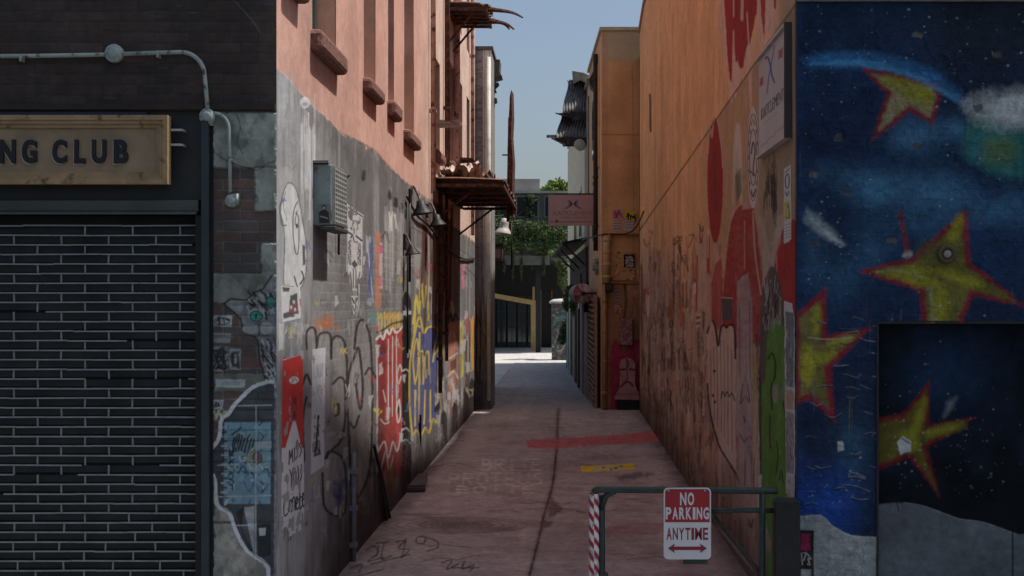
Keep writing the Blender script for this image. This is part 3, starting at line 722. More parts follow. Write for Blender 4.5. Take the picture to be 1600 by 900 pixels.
def star(p, o, fill, rim=9, a=.97, off=0):
    p.poly(o, RD, a * .93, 3.0, 2.6, js=9)
    q = np.array(o, float); c = q.mean(0)
    n = len(q); ins = []
    for i in range(n):
        e0 = q[i] - q[i - 1]; e1 = q[(i + 1) % n] - q[i]
        n0 = np.array([-e0[1], e0[0]]) / (np.hypot(*e0) + 1e-6); n1 = np.array([-e1[1], e1[0]]) / (np.hypot(*e1) + 1e-6)
        m = n0 + n1; m /= max(np.hypot(*m), .55)
        area = sum(q[k - 1][0] * q[k][1] - q[k][0] * q[k - 1][1] for k in range(n))
        L = rim / max(.34, abs(float(np.dot(m, n0)))) if True else rim
        ins.append(tuple(q[i] + m * min(L, rim * 2.3) * (1 if area > 0 else -1)))
    p.poly(ins, fill, a, 3.2, 2.4, js=9); return ins
s1 = star(p, [(1345, 107), (1385, 146), (1361, 221), (1422, 174), (1457, 195), (1472, 146), (1462, 132), (1420, 119), (1380, 111)], TAN, 8)
for x, y, rx, ry in ((1400, 130, 26, 10), (1435, 140, 22, 12), (1450, 155, 9, 16), (1425, 150, 20, 8)): p.ell(x, y, rx, ry, YEL, .7, 5, 3, .2)
p.line([(1350, 100), (1400, 112), (1450, 132), (1500, 160)], 6, (.09, .32, .58), .8, 3)
S2 = [(1340, 424), (1424, 402), (1458, 372), (1510, 326), (1516, 410), (1604, 480), (1520, 462), (1500, 512), (1440, 512), (1436, 455)]
p.poly([(1403, 328), (1410, 330), (1422, 398), (1414, 398)], RD, .85, 2, 2)
star(p, S2, OLV, 9)
for x, y, rx, ry, ro in ((1492, 360, 8, 26, .35), (1420, 425, 40, 8, -.05), (1500, 435, 40, 8, .35), (1470, 475, 14, 30, 0), (1440, 440, 30, 9, .2)): p.ell(x, y, rx, ry, YEL, .75, 5, 3, ro)
p.line([(1370, 425), (1400, 423), (1440, 432)], 3, (.5, .47, .28), .6, 2); p.line([(1455, 450), (1456, 500)], 6, (.42, .38, .2), .6, 3); p.ell(1465, 395, 32, 18, (.12, .12, .045), .7, 10, 4)
p.ell(1417, 398, 8, 5, (.6, .6, .58), .7, 2, 3)
S3 = [(1240, 492), (1264, 472), (1290, 450), (1292, 524), (1362, 512), (1298, 575), (1305, 660), (1264, 624), (1240, 634)]
star(p, S3, (.19, .175, .055), 10)
for x, y, rx, ry, ro in ((1262, 570, 10, 34, 0), (1280, 560, 26, 9, -.3), (1315, 532, 22, 6, -.35), (1275, 500, 7, 24, .1)): p.ell(x, y, rx, ry, YEL, .75, 5, 3, ro)
p.line([(1262, 527), (1290, 530), (1330, 528)], 2.4, (.45, .43, .25), .8)
# pale planet at the right, comet
p.ell(1600, 215, 96, 64, (.045, .20, .185), .95, 10, 6); p.ell(1560, 235, 30, 20, (.16, .22, .05), .6, 12, 6); p.ell(1520, 232, 18, 20, (.04, .22, .25), .6, 8, 4)
p.poly([(1508, 160), (1540, 148), (1580, 142), (1620, 140), (1660, 150), (1660, 196), (1600, 200), (1550, 196), (1520, 186)], (.50, .54, .52), .8, 14, 8); p.ell(1596, 172, 50, 22, (.60, .63, .62), .85, 7, 4); p.ell(1530, 165, 24, 14, (.45, .5, .5), .55, 12, 6)
p.poly([(1260, 328), (1276, 338), (1300, 360), (1319, 383), (1296, 376), (1270, 358), (1258, 344)], (.42, .50, .50), .75, 6, 3); p.poly([(1282, 356), (1300, 364), (1318, 382), (1298, 375)], (.55, .6, .6), .7, 3, 1)
# torn pale foot
p.all(smooth(690, 800, V) * smooth(860, 800, V) * .8 * smooth(1370, 1300, U), np.array([.02, .085, .40]))
p.poly([(1246, 806), (1282, 805), (1300, 822), (1330, 836), (1370, 839), (1380, 839), (1380, 1010), (1240, 1010)], (.33, .37, .37), .97, 1.2, 2)
p.line([(1248, 808), (1282, 806), (1302, 823), (1330, 837), (1371, 840)], 2.2, (.45, .49, .48), .8)
for k in range(7):
    r = random.Random(k); x = r.uniform(1280, 1360); p.line([(x, r.uniform(845, 860)), (x + r.uniform(-8, 14), 875), (x + r.uniform(-12, 18), 905)], 1.6, r.choice([(.42, .46, .45), (.2, .22, .22)]), .6, 1)
p.poly([(1249, 828), (1271, 828), (1271, 990), (1249, 990)], (.018, .018, .02), .96, .7, .8); p.poly([(1251, 834), (1266, 834), (1266, 860), (1251, 860)], (.34, .03, .10), .95); p.tag(1251, 864, 17, 18, (.5, .5, .48), 2, 4, 2); p.poly([(1251, 889), (1267, 889), (1267, 905), (1251, 905)], (.4, .44, .45), .95)
p.poly([(1308, 690), (1317, 689), (1319, 703), (1309, 706)], (.55, .56, .54), .95, 1, 1)
for k in range(46):          # runs of thin paint under the shapes
    r = random.Random(1500 + k); x, y = r.choice([(r.uniform(1365, 1470), r.uniform(160, 200)), (r.uniform(1350, 1590), r.uniform(440, 500)), (r.uniform(1250, 1340), r.uniform(560, 640)), (r.uniform(1250, 1600), r.uniform(120, 400))])
    p.line([(x, y), (x + r.uniform(-1, 1), y + r.uniform(15, 60))], r.uniform(.9, 1.8), r.choice([(.16, .02, .025), (.02, .05, .12), (.06, .17, .28), (.2, .19, .04)]), r.uniform(.25, .6), .7)
for k in range(9):
    r = random.Random(1600 + k); x, y = r.uniform(1265, 1590), r.uniform(30, 480); p.poly([(x + r.uniform(4, 11) * math.cos(t), y + r.uniform(3, 9) * math.sin(t)) for t in np.linspace(0, 6.28, 9)[:-1]], r.choice([(.13, .13, .12), (.20, .19, .17)]), .8, .9, 2, d=-.006)
# spatter; blistered paint, relief shading drawn as pale edge and dark underline
for k in range(620):
    r = random.Random(k); x = r.uniform(1250, 1690); y = r.uniform(10, 800); s_ = r.random() ** 3
    if fbm(np.array([x / 70]), np.array([y / 70]), 3, 8)[0] < .42: continue
    p.ell(x, y, .7 + 1.8 * s_, .6 + 1.4 * s_, (.45, .48, .48), r.uniform(.25, .9), .7)
for k in range(34):
    r = random.Random(900 + k); x = r.uniform(1255, 1365); y = r.uniform(480, 790)
    a_ = [(x, y), (x + r.uniform(4, 14), y + r.uniform(-4, 6)), (x + r.uniform(12, 26), y + r.uniform(-4, 8))]
    p.line(a_, r.uniform(1, 2.2), (.22, .25, .28), r.uniform(.4, .9), .7, jag=.6); p.line([(u, v + 2.2) for u, v in a_], 1.6, (.01, .015, .025), .7, .8)
q = Paint(A, B, U, V, BLUE); q.bricks(np.ones(A.shape), [BLUE], BLUE, ch=.067, L=.215, gap=.011, depth=.004)
p.disp += q.disp * .35 + .008 * fbm(A * 9, B * 9, 5, 50) + .006 * smooth(.55, .7, fbm(A * 20, B * 20, 3, 51))
p.grit(.3, 5, 31); p.grit(.3, 30, 32)
P = np.stack([A, YF - p.disp, B], -1); P[:, 0, 1] = YF
M_mural = vmat('mural_paint', .75, .9, 90, .32, 36, spec=.15)
xd = fw(DX, 0)[0]; zd = fw(0, 505)[1]
cull = (A[:-1, 1:] > xd) & (B[1:, :-1] < zd)
grid_mesh('front_wall', P, p.col, M_mural, br, cull)
# painted door, set a little back
A, B = np.meshgrid(np.arange(xd - .002, 3.25, res), np.arange(0, zd + .004, res)); U = CX + A * F / YF; V = CY - (B - H) * F / YF
p = Paint(A, B, U, V, (.0055, .008, .011))
p.all(.8 * np.exp(-((U - 1480) / 60.) ** 2 - ((V - 590) / 50.) ** 2), np.array([.014, .05, .11])); p.all(.4 * smooth(.5, .7, fbm(A * 3, B * 3, 4, 3)), np.array([.012, .02, .045]))
RD = (.13, .016, .016)
star(p, [(1360, 655), (1412, 648), (1456, 594), (1454, 664), (1530, 652), (1452, 702), (1472, 780), (1424, 716), (1360, 742)], (.085, .08, .016), 8)
for x, y, rx, ry, ro in ((1440, 650, 7, 30, .3), (1480, 672, 34, 7, -.25), (1425, 690, 16, 18, 0)): p.ell(x, y, rx, ry, (.21, .20, .02), .75, 5, 3, ro)
p.poly([(1404, 692), (1414, 683), (1427, 690), (1426, 706), (1410, 711)], (.42, .46, .47), .9, 1, 1.4); p.line([(1412, 686), (1424, 694)], 2.4, (.05, .06, .05), .8)
p.poly([(1478, 652), (1484, 628), (1498, 622), (1490, 640)], (.22, .25, .26), .6, 5, 2)
hill = [(1360, 790), (1415, 787), (1448, 793), (1500, 812), (1540, 818), (1590, 836), (1700, 846), (1700, 1010), (1360, 1010)]
p.poly(hill, (.105, .122, .135), .97, 1.4, 1.4); p.line(hill[1:6], 1.4, (.28, .31, .33), .5)
p.line([(1586, 832), (1586, 1000)], 2.5, (.01, .012, .012), .9, sm=False); p.line([(1404, 787), (1407, 800)], 2, INK)
for k in range(160):
    r = random.Random(k); x = r.gauss(1480, 60); y = r.gauss(700, 70); s_ = r.random() ** 3
    if y < 780: p.ell(x, y, .7 + 1.3 * s_, .7 + 1.3 * s_, (.3, .3, .28), r.uniform(.1, .55), .7)
p.grit(.35, 4, 61); p.grit(.2, 30, 62)
P = np.stack([A, YF + .045 + 0 * A, B], -1)
grid_mesh('door', P, p.col, vmat('door_paint', .8, .25, 60, .3, 14, spec=.08), br)
MB().box(xd - .004, xd + .010, YF - .012, YF + .04, 0, zd + .012).build('door_jamb', M_dark, br)
MB().box(xd + .010, 3.25, YF - .010, YF + .04, zd - .004, zd + .014).build('door_head', M_dark, br)
M_coping = mat('grey_coping', (.30, .32, .31), .8, .35, 9, .4)
MB().box(XR - .002, 8, YF - .035, YF + .2, 4.062, 4.13, .012).build('coping', M_coping, br)
MB().box(XR + .012, 8, YF + .02, YF + .4, 4.131, 9.28).build('upper_front_wall', mat('orange_upper_front', (.42, .2, .09), .9, .2), br)
MB().box(3.25, 8, YF, YF + .2, 0, 4.06).build('side_front_wall', mat('blue_side_front', BLUE, .7, .3), br)

# ---- alley wall
us = np.concatenate([np.arange(1000, 1244.9, .78), [1245]]); ys = (F * XR / (us - CX))[::-1]; ys[0] = YF
zs = np.concatenate([np.arange(0, 4.3, .0065), np.arange(4.3, 9.31, .022)])
TOPY, TOPZ = [8.5, 10, 12, 14, 16.5, 19.5, 22, 23.5, 25, 26.7], [9.3, 9.15, 8.6, 8.1, 7.78, 7.42, 7.38, 7.55, 7.62, 7.40]
A, B = np.meshgrid(ys, zs); B = np.where(B > 6, 6 + (B - 6) * (np.interp(A, TOPY, TOPZ) - 6) / 3.3, B); U = CX + F * XR / A; V = CY - (B - H) * F / A
OR = np.array([.68, .40, .225]); OR2 = np.array([.46, .27, .145])
p = Paint(A, B, U, V, OR)
p.all(.6 * fbm(A * 6, B * .35, 5, 4) , OR * .8); p.all(.4 * smooth(.5, .7, fbm(A * 1.2, B * .6, 5, 5)), OR * 1.15)
for k in range(60):
    r = random.Random(k); x = r.uniform(1003, 1130); p.line([(x, r.uniform(-30, 200)), (x, r.uniform(220, 480))], r.uniform(.6, 2.5), r.choice([OR * .62, OR * 1.2, OR * .8]), r.uniform(.15, .5), 1, sm=False)
crack = CY - (np.interp(A, [8.5, 11.77, 26.7], [4.05, 3.96, 3.55]) - H) * F / A
low = smooth(-1, 1, V - crack) * smooth(1075, 1130, U); p.all(low * .85, np.array([.40, .26, .165])); p.all(smooth(1175, 1200, U) * .8 * smooth(-1.5, 1.5, V - crack + 6), np.array([.27, .215, .15]))
p.all(smooth(1205, 1225, U) * smooth(1.5, -1.5, V - crack) * .6, np.array([.33, .28, .19]))
# worn foot, layers of old paint in upright streaks
wear = smooth(-40, 60, V - np.interp(U, [1000, 1060, 1110, 1150, 1245], [365, 420, 470, 480, 480]) + (fbm(A * 3, B * .5, 5, 9) - .5) * 120)
p.all(wear * .9, np.array([.44, .32, .275]))
for k in range(900):
    r = random.Random(2000 + k); x = 1001 + 240 * r.random() ** 1.25; y = r.uniform(380, 760)
    base = CY + H * F / (F * XR / (x - CX))
    if y > base - 8: continue
    c = r.choice([(.13, .07, .055), (.10, .06, .05), (.52, .37, .32), (.46, .31, .27), (.22, .09, .06), (.50, .27, .16), (.42, .34, .30), (.16, .12, .11), (.34, .09, .07), (.50, .40, .36)])
    L = r.uniform(10, 110); p.line([(x, y), (x + r.uniform(-1, 1), y + L * .5), (x + r.uniform(-1, 1), min(y + L, base))], r.uniform(.7, 4.2), c, r.uniform(.2, .7) * (1 if wear[0, 0] >= 0 else 1), 1.0)
for k in range(70):
    r = random.Random(2600 + k); x = r.uniform(1003, 1100); y = r.uniform(350, 560)
    p.tag(x, y, r.uniform(4, 14), r.uniform(15, 60), r.choice([(.09, .05, .045), (.42, .28, .23), (.12, .06, .05), (.34, .19, .16)]), r.uniform(.9, 2.0), 2600 + k, r.choice([1, 2]), r.uniform(.4, .85))
for k in range(240):
    r = random.Random(5000 + k); x = 1002 + 225 * r.random() ** 1.3; Yp = F * XR / (x - CX); v = CY + (H - r.uniform(.15, 2.5)) * F / Yp
    c = r.choice([(.045, .03, .03), (.06, .035, .035), (.56, .44, .40), (.30, .05, .05), (.5, .36, .30), (.045, .03, .03), (.36, .30, .32)])
    p.tag(x, v, r.uniform(3, 12), r.uniform(10, 46), c, r.uniform(1, 2.2), 5000 + k, r.choice([1, 1, 2]), r.uniform(.35, .85))
for k in range(40):
    r = random.Random(5300 + k); x = r.uniform(1004, 1200); Yp = F * XR / (x - CX); v = CY + (H - r.uniform(1.0, 2.8)) * F / Yp; w_ = r.uniform(2, 6); h_ = r.uniform(12, 44)
    p.poly([(x, v), (x + w_, v + r.uniform(-2, 2)), (x + w_, v + h_), (x, v + h_ + r.uniform(-2, 2))], r.choice([(.55, .45, .41), (.50, .38, .33), (.28, .22, .21), (.56, .5, .47), (.44, .2, .12)]), r.uniform(.4, .9), .8, 1.2)
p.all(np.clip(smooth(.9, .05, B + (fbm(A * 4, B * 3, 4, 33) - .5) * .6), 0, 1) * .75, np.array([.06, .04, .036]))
p.poly([(1062, 478), (1067, 474), (1067, 510), (1063, 512)], (.5, .10, .03), .9, .8, 1); p.poly([(1046, 470), (1052, 466), (1052, 498), (1047, 500)], (.45, .15, .06), .6, 2, 2)
# red pour high up with its pale edge
PK = (.60, .40, .34)
for a in ([(1121, -30), (1125, 40), (1130, 60), (1134, 85), (1140, 130), (1143, 162), (1147, 150), (1150, 152), (1152, 140), (1160, 125), (1168, 90), (1171, 76), (1172, 150), (1176, 160), (1176, 60), (1180, 22), (1184, 28), (1187, 60), (1191, 92), (1196, 60), (1199, 40), (1205, 62), (1210, 55), (1211, 20), (1216, -30)],): p.poly(a, PK, .92, .8, 1.2)
p.line([(1173, 70), (1172, 110), (1174, 170)], 3, PK, .9); p.line([(1124, 20), (1125, 78)], 2.4, PK, .9)
red = [(1131, -30), (1133, 20), (1136, 60), (1138, 95), (1141, 125), (1144, 128), (1147, 50), (1150, 95), (1158, 108), (1162, 104), (1166, 80), (1169, 70), (1172, 72), (1178, 40), (1183, 20), (1185, -30)]
p.poly(red, (.31, .03, .038), .96, .7, 1); p.poly([(1188, -30), (1190, 20), (1195, 62), (1196, 20), (1198, -30)], (.36, .04, .045), .95, .7, .8); p.poly([(1208, -30), (1210, 12), (1213, 16), (1214, -30)], (.36, .04, .045), .95, .6)
for a, w in (([(1147, -20), (1147, 26)], 2), ([(1147, 48), (1146, 100)], 2), ([(1161, -20), (1160, 30)], 4.5), ([(1168, 20), (1170, 60), (1171, 76)], 2), ([(1153, 96), (1154, 104)], 2)): p.line(a, w, PK, .9)
# round shapes under the seam
p.ell(1118, 282, 12.5, 98, (.28, .03, .034), .95, .8, .8); p.line([(1107, 240), (1108, 205), (1111, 200), (1113, 215), (1116, 190), (1120, 184), (1124, 200), (1129, 240), (1130, 262)], 1.8, (.52, .36, .3), .9)
p.poly([(1114, 240), (1120, 228), (1121, 330), (1116, 330)], (.12, .05, .05), .6, 2, 2)
p.poly([(1145, 320), (1146, 250), (1149, 205), (1153, 192), (1157, 200), (1160, 240), (1161, 310), (1158, 320), (1153, 262), (1148, 290)], (.52, .44, .38), .95, .8, .8, sm=True)
p.poly([(1149, 275), (1159, 262), (1160, 300), (1152, 318)], (.07, .11, .07), .7, 1.5, 1); p.line([(1153, 314), (1152, 326)], 2, (.4, .17, .04), .8); p.line([(1134, 312), (1135, 324)], 1.6, (.5, .42, .34), .8)
# the large red figure and its ghosts
rd = [(1128, 520), (1131, 440), (1136, 385), (1142, 345), (1150, 328), (1158, 320), (1168, 320), (1178, 324), (1184, 360), (1190, 420), (1195, 470), (1200, 520), (1170, 545), (1140, 545)]
p.poly(rd, (.30, .035, .038), .95, 1, 2, tex=.2); p.line(rd[:8], 2, (.5, .36, .3), .7, .8)
p.poly([(1161, 318), (1184, 310), (1184, 324), (1160, 328)], (.46, .28, .27), .9, 1, 1); p.line([(1164, 345), (1164, 420)], 2, (.48, .25, .2), .8); p.line([(1177, 330), (1181, 400), (1190, 460)], 2.6, (.5, .38, .33), .7)
p.poly([(1110, 430), (1118, 410), (1128, 405), (1132, 470), (1126, 520), (1110, 500)], (.33, .05, .05), .8, 2, 2); p.line([(1112, 440), (1118, 412), (1126, 402)], 2, (.5, .33, .28), .8)
p.poly([(1206, 480), (1208, 420), (1216, 380), (1226, 352), (1240, 342), (1247, 345), (1247, 500), (1220, 500)], (.32, .032, .032), .95, 1, 2); p.line([(1214, 400), (1216, 470)], 1.5, (.5, .3, .25), .7); p.line([(1226, 360), (1227, 440)], 1.3, (.22, .03, .03), .8)
p.poly([(1184, 330), (1194, 345), (1204, 400), (1212, 345), (1220, 335), (1236, 330), (1238, 345), (1222, 360), (1210, 420), (1206, 470), (1198, 470), (1192, 400)], (.42, .35, .32), .75, 2.5, 3, tex=.3)
for k in range(18):
    r = random.Random(3000 + k); x = r.uniform(1190, 1216); y = r.uniform(240, 300); p.tag(x, y, 6, r.uniform(30, 80), (.06, .05, .045), 1.3, 3000 + k, 1, .55)
p.tag(1194, 270, 20, 60, (.04, .035, .035), 1.8, 77, 2, .8)
# pale bone-like letters with black outline
bone = [(1106, 520), (1108, 512), (1112, 500), (1118, 510), (1123, 540), (1127, 515), (1131, 508), (1136, 512), (1140, 508), (1148, 512), (1150, 560), (1151, 740), (1144, 730), (1136, 716), (1126, 700), (1117, 672), (1110, 640), (1106, 600)]
p.poly(bone, (.56, .42, .37), .95, .8, 1, tex=.12); p.line(bone[:11], 3, INK, .95); p.line(bone[11:] , 2.8, INK, .9, jag=.6)
for x in (1111, 1116, 1121, 1127, 1132, 1138, 1144): p.line([(x, 530 + abs(x - 1128)), (x + .6, 600), (x + 1, 640 + (x - 1106) * 1.7)], 1.2, (.10, .07, .07), .75)
for u, v in ((1115, 618), (1118, 628), (1117, 580)): p.ell(u, v, 1.8, 2.4, INK)
p.line([(1128, 622), (1130, 612), (1134, 620), (1137, 612), (1141, 620), (1145, 614), (1149, 626)], 1.8, INK, .9)
p.line([(1144, 728), (1152, 744), (1160, 760)], 4, (.07, .05, .05), .7, 1.5, jag=1.5)
# violet grey face
p.poly([(1152, 440), (1160, 432), (1170, 425), (1176, 470), (1178, 560), (1177, 640), (1174, 770), (1156, 770), (1152, 640)], (.38, .31, .32), .9, 1.2, 1.5, tex=.35)
for a, w in (([(1162, 600), (1158, 630), (1164, 622)], 2), ([(1170, 600), (1173, 628), (1168, 620)], 2), ([(1158, 680), (1164, 690), (1172, 682)], 1.8), ([(1163, 650), (1165, 660)], 2.4), ([(1166, 720), (1165, 760)], 2), ([(1156, 480), (1157, 590)], 1.2), ([(1172, 470), (1174, 590)], 1.2)): p.line(a, w, (.07, .05, .06), .8)
p.poly([(1128, 465), (1145, 466), (1145, 500), (1129, 500)], (.09, .085, .09), .9, .8, .8); p.line([(1128, 465), (1145, 466)], 1.8, (.42, .4, .4), .9)
p.poly([(1098, 362), (1105, 366), (1104, 488), (1098, 486)], (.48, .34, .28), .9, .8, .8); p.poly([(1088, 382), (1098, 380), (1097, 480), (1090, 490)], (.50, .36, .28), .85, 1, 1); p.line([(1090, 400), (1089, 485)], 2.2, (.42, .05, .035), .95); p.poly([(1104, 425), (1112, 428), (1113, 510), (1104, 508)], (.46, .29, .25), .85, 1, 1)
p.poly([(1105, 366), (1110, 370), (1110, 430), (1105, 425)], (.36, .05, .05), .9); p.line([(1107, 360), (1107, 402)], 2.6, (.5, .40, .32), .8)
for k in range(5): p.line([(1089, 492 + k * 4.5), (1094, 491 + k * 4.5)], 2, INK if k % 2 else WHITE * .8, .9, .5, sm=False)
for k in range(30):
    r = random.Random(3100 + k); x = r.uniform(1088, 1098); y = r.uniform(515, 720); p.line([(x, y), (x + r.uniform(-3, 3), y + 12), (x + r.uniform(-2, 2), y + 24)], r.uniform(1, 2.4), r.choice([INK, (.36, .3, .22), (.4, .3, .27), (.15, .12, .1)]), .7)
# yellow wisps, green figure with scribbled dark hair
for k in range(12):
    r = random.Random(3200 + k); x = r.uniform(1178, 1189); y = r.uniform(520, 720); p.line([(x, y), (x + r.uniform(-4, 4), y + 30), (x + r.uniform(-3, 3), y + 70)], 1.8, r.choice([(.36, .32, .07), (.40, .36, .30), (.3, .25, .1)]), .85)
gf = [(1192, 790), (1190, 700), (1189, 600), (1191, 545), (1194, 515), (1200, 500), (1212, 492), (1226, 500), (1231, 520), (1231, 600), (1229, 660), (1232, 740), (1231, 900), (1200, 900), (1200, 880), (1206, 850), (1199, 820)]
p.poly(gf, (.085, .20, .035), .97, 1, 1.5, tex=.1); p.line(gf[:12], 3.2, (.035, .03, .03), .9, 1, jag=.8)
hair = [(1188, 560), (1189, 500), (1192, 455), (1198, 430), (1204, 418), (1212, 420), (1220, 440), (1226, 480), (1228, 512), (1216, 496), (1206, 506), (1200, 530), (1198, 580), (1192, 600)]
p.poly(hair, (.10, .085, .08), .95, 1, 1.5, sm=True)
for k in range(46):
    r = random.Random(3300 + k); x = r.uniform(1192, 1224); y = r.uniform(430, 500); p.line([(x, y), (x + r.uniform(-3, 3), y + r.uniform(4, 12)), (x + r.uniform(-4, 4), y + r.uniform(12, 26))], r.uniform(.9, 1.8), r.choice([(.34, .3, .28), (.3, .27, .25), INK]), .85, .5)
for a, w in (([(1202, 560), (1208, 552), (1213, 566), (1212, 590), (1206, 606), (1208, 640)], 3), ([(1224, 600), (1226, 630), (1229, 650)], 3), ([(1205, 650), (1204, 690), (1206, 700)], 2), ([(1214, 740), (1217, 710), (1215, 690)], 2), ([(1219, 750), (1222, 735), (1225, 755)], 2)): p.line(a, w, (.03, .028, .026), .85, .8)
p.ell(1213, 615, 5, 14, (.26, .24, .20), .85, 2, 1.5); p.ell(1227, 612, 4, 16, (.25, .24, .2), .7, 2, 1)
p.poly([(1186, 745), (1192, 740), (1190, 790), (1185, 800)], (.5, .48, .46), .9, .8, 1)
# seam
p.line(list(zip(U[0], crack[0])), 2.2, (.10, .075, .06), .85, .7, jag=.5, sm=False)
p.line(list(zip(U[0] + 0, crack[0] - 2.5)), 1.2, (.5, .33, .2), .5, .6, sm=False)
p.line([(1016, 148), (1017, 205)], 3.4, (.10, .05, .04), .9, .6, sm=False)
p.all(smooth(1242, 1245, U) * .9, np.array([.03, .035, .04]))
p.grit(.18, 3, 8); p.grit(.16, 16, 9)
p.disp += .008 * fbm(A * 1.5, B * 1.5, 4, 81) + .005 * wear * fbm(A * 14, B * 10, 4, 82)
P = np.stack([XR - p.disp, A, B], -1); P[:, 0, 0] = XR
grid_mesh('alley_wall', P, p.col, M_paint, br)
b = MB()
for k in range(len(TOPY) - 1):
    y0_, y1_, z0_, z1_ = max(TOPY[k], 8.9), min(TOPY[k + 1], 26.6), np.interp(max(TOPY[k], 8.9), TOPY, TOPZ), np.interp(min(TOPY[k + 1], 26.6), TOPY, TOPZ)
    b.prism([(XR - .04, y0_, z0_), (XR - .04, y1_ - .004, z1_), (XR - .04, y1_ - .004, z1_ + .07), (XR - .04, y0_, z0_ + .07)], (.5, 0, 0))
b.build('parapet_coping', mat('weathered_coping', (.36, .24, .16), .9, .3, 6, .4), br)
MB().box(XR + .004, XR + .3, 26.601, 27.01, 0, 7.0).build('wall_end', M_core, br)
MB().prism([(XR + .06, YF + .45, 0), (XR + .06, 26.6, 0), (XR + .06, 26.6, 6.98)] + [(XR + .06, y_, z_ - .03) for y_, z_ in list(zip(TOPY, TOPZ))[-2:0:-1]] + [(XR + .06, YF + .45, 9.2)], (6, 0, 0)).build('inner_core', M_core, br)
# ================================================================ things on the left front
g = lambda x, Y=YF: (x - CX) * Y / F
z = lambda y, Y=YF: H - (y - CY) * Y / F
# shop sign
s = empty('shop_sign', (-3.2, YF - .12, z(290)), 'long ochre framed sign board reading NG CLUB above the roll-down shutter', 'sign')
M_ochre = mat('ochre_sign_wood', (.36, .245, .125), .55, .3, 7, .2, rust=(.10, .05, .03), rust_amt=.12)
M_panel = mat('tan_sign_panel', (.33, .235, .14), .6, .3, 5, .12)
xl, xr, zt, zb = -4.2, g(271), z(184), z(290); y0 = YF - .13
b = MB(); b.box(xl, xr - .02, y0 + .045, YF - .004, zb + .02, zt - .02); b.build('panel', M_panel, s)
b = MB()
def mould(b, t, d, o):
    b.box(xl, xr - o, y0 + d, y0 + .08, zt - o - t, zt - o); b.box(xl, xr - o, y0 + d, y0 + .08, zb + o, zb + o + t); b.box(xr - o - t, xr - o, y0 + d + .001, y0 + .079, zb + o + t, zt - o - t)
mould(b, .030, 0, 0); mould(b, .022, .012, .0305); mould(b, .022, .028, .053)
b.build('frame', M_ochre, s)
M_letter = mat('black_raised_letter', (.014, .015, .02), .4, .2, 8, .05); M_ledge = mat('pale_letter_edge', (.55, .50, .33), .6)
for n_, (m_, o_, d_) in (('letter_edge', (M_ledge, -2.2, .008)), ('lettering', (M_letter, 0, .02))):
    for ch_, xa_, xb_ in (('N', 10, 34), ('G', 44, 67), ('C', 91, 113), ('L', 125, 142), ('U', 152, 174), ('B', 186, 208)):
        text(n_, ch_, g(xa_ + o_), g(xb_ + o_), z(258 - o_ * .8), z(221 - o_ * .8), y0 + .046, d_, m_, s, bold=.04)
for y in (205, 228):
    b = MB(); b.box(g(271.5), g(289), YF - .07, YF - .055, z(y + 1.6), z(y - 1.6)); b.box(g(287), g(289.5), YF - .055, YF + .02, z(y + 1.6), z(y - 1.6)); b.build('bracket', mat('pale_bracket', (.42, .42, .38), .5), s)

# conduit with round boxes
c = empty('electrical_conduit', (g(300), YF - .05, z(180)), 'pale grey-green conduit pipe with round boxes bending over the dark brick wall', 'conduit')
def fpts(l, yo): return [(g(x), YF - yo, z(y)) for x, y in l]
b = MB(); b.tube(fpts([(-110, 90), (60, 89), (170, 87)], .035), .0135, 12); b.build('pipe', M_conduit, c, True)
b = MB(); b.tube(fpts([(194, 86), (285, 83)] + [(285 + 37 * math.sin(t), 120 - 37 * math.cos(t)) for t in np.linspace(.15, 1.5, 9)] + [(324, 140), (327, 174)], .035), .0135, 12); b.build('pipe', M_conduit, c, True)
b = MB(); b.tube(fpts([(331, 180)] + [(336 + 24 * math.sin(t), 202 - 24 * math.cos(t)) for t in np.linspace(0, 1.5, 9)] + [(361, 240), (362, 306)], .035), .0115, 12); b.build('pipe', M_conduit, c, True)
for x, y, r in ((181, 85, .058), (326, 183, .050), (364, 314, .042)):
    b = MB(); b.lathe((g(x), YF - .002, z(y)), (0, -1, 0), [(0, r * 1.0), (.035, r), (.042, r * .96), (.046, r * .8), (.046, r * .62), (.058, r * .56), (.062, r * .4), (.062, 0.004)], 24)
    if x == 364: b.obox((g(372), YF - .03, z(312)), (.012, 0, 0), (0, .02, 0), (0, 0, .035))
    if x == 326: b.obox((g(333), YF - .03, z(186)), (.01, 0, 0), (0, .02, 0), (0, 0, .045))
    b.build('junction_box', M_conduit, c, True)
for x, y in ((37, 94), (250, 88), (366, 252)):
    b = MB(); b.box(g(x - 2), g(x + 2), YF - .052, YF - .002, z(y + 4), z(y - 7), .002) if x != 366 else b.box(g(x - 5), g(x + 1), YF - .052, YF - .002, z(y + 2), z(y - 2), .002)
    b.build('pipe_clip', M_conduit, c)

# ================================================================ things on the left alley wall
AC = empty('air_conditioner', (XL + .08, 10.0, 2.74), 'grey-green window air conditioner box sticking out of the grey graffiti wall', 'air conditioner')
x0, x1, ya, yb, za, zb_ = XL - .02, XL + .155, 9.72, 10.28, 2.73, 3.17
M_ac = mat('grey_green_case', (.21, .27, .27), .45, .25, 6, .1, rust=(.1, .07, .05), rust_amt=.12)
b = MB(); b.box(x0, x1 - .02, ya, yb, za, zb_, .012); b.build('case', M_ac, AC)
b = MB()
b.box(x1 - .021, x1 - .012, ya + .01, yb - .01, za + .01, zb_ - .01)
for k in range(12): zz = za + .03 + k * .034; b.box(x1 - .012, x1, ya + .015, yb - .015, zz, zz + .012)
for k in range(7): yy = ya + .02 + k * .083; b.box(x1 - .013, x1 + .003, yy, yy + .014, za + .012, zb_ - .012)
b.build('grille', mat('pale_plastic_grille', (.36, .36, .33), .6, .25, 10, .1), AC)
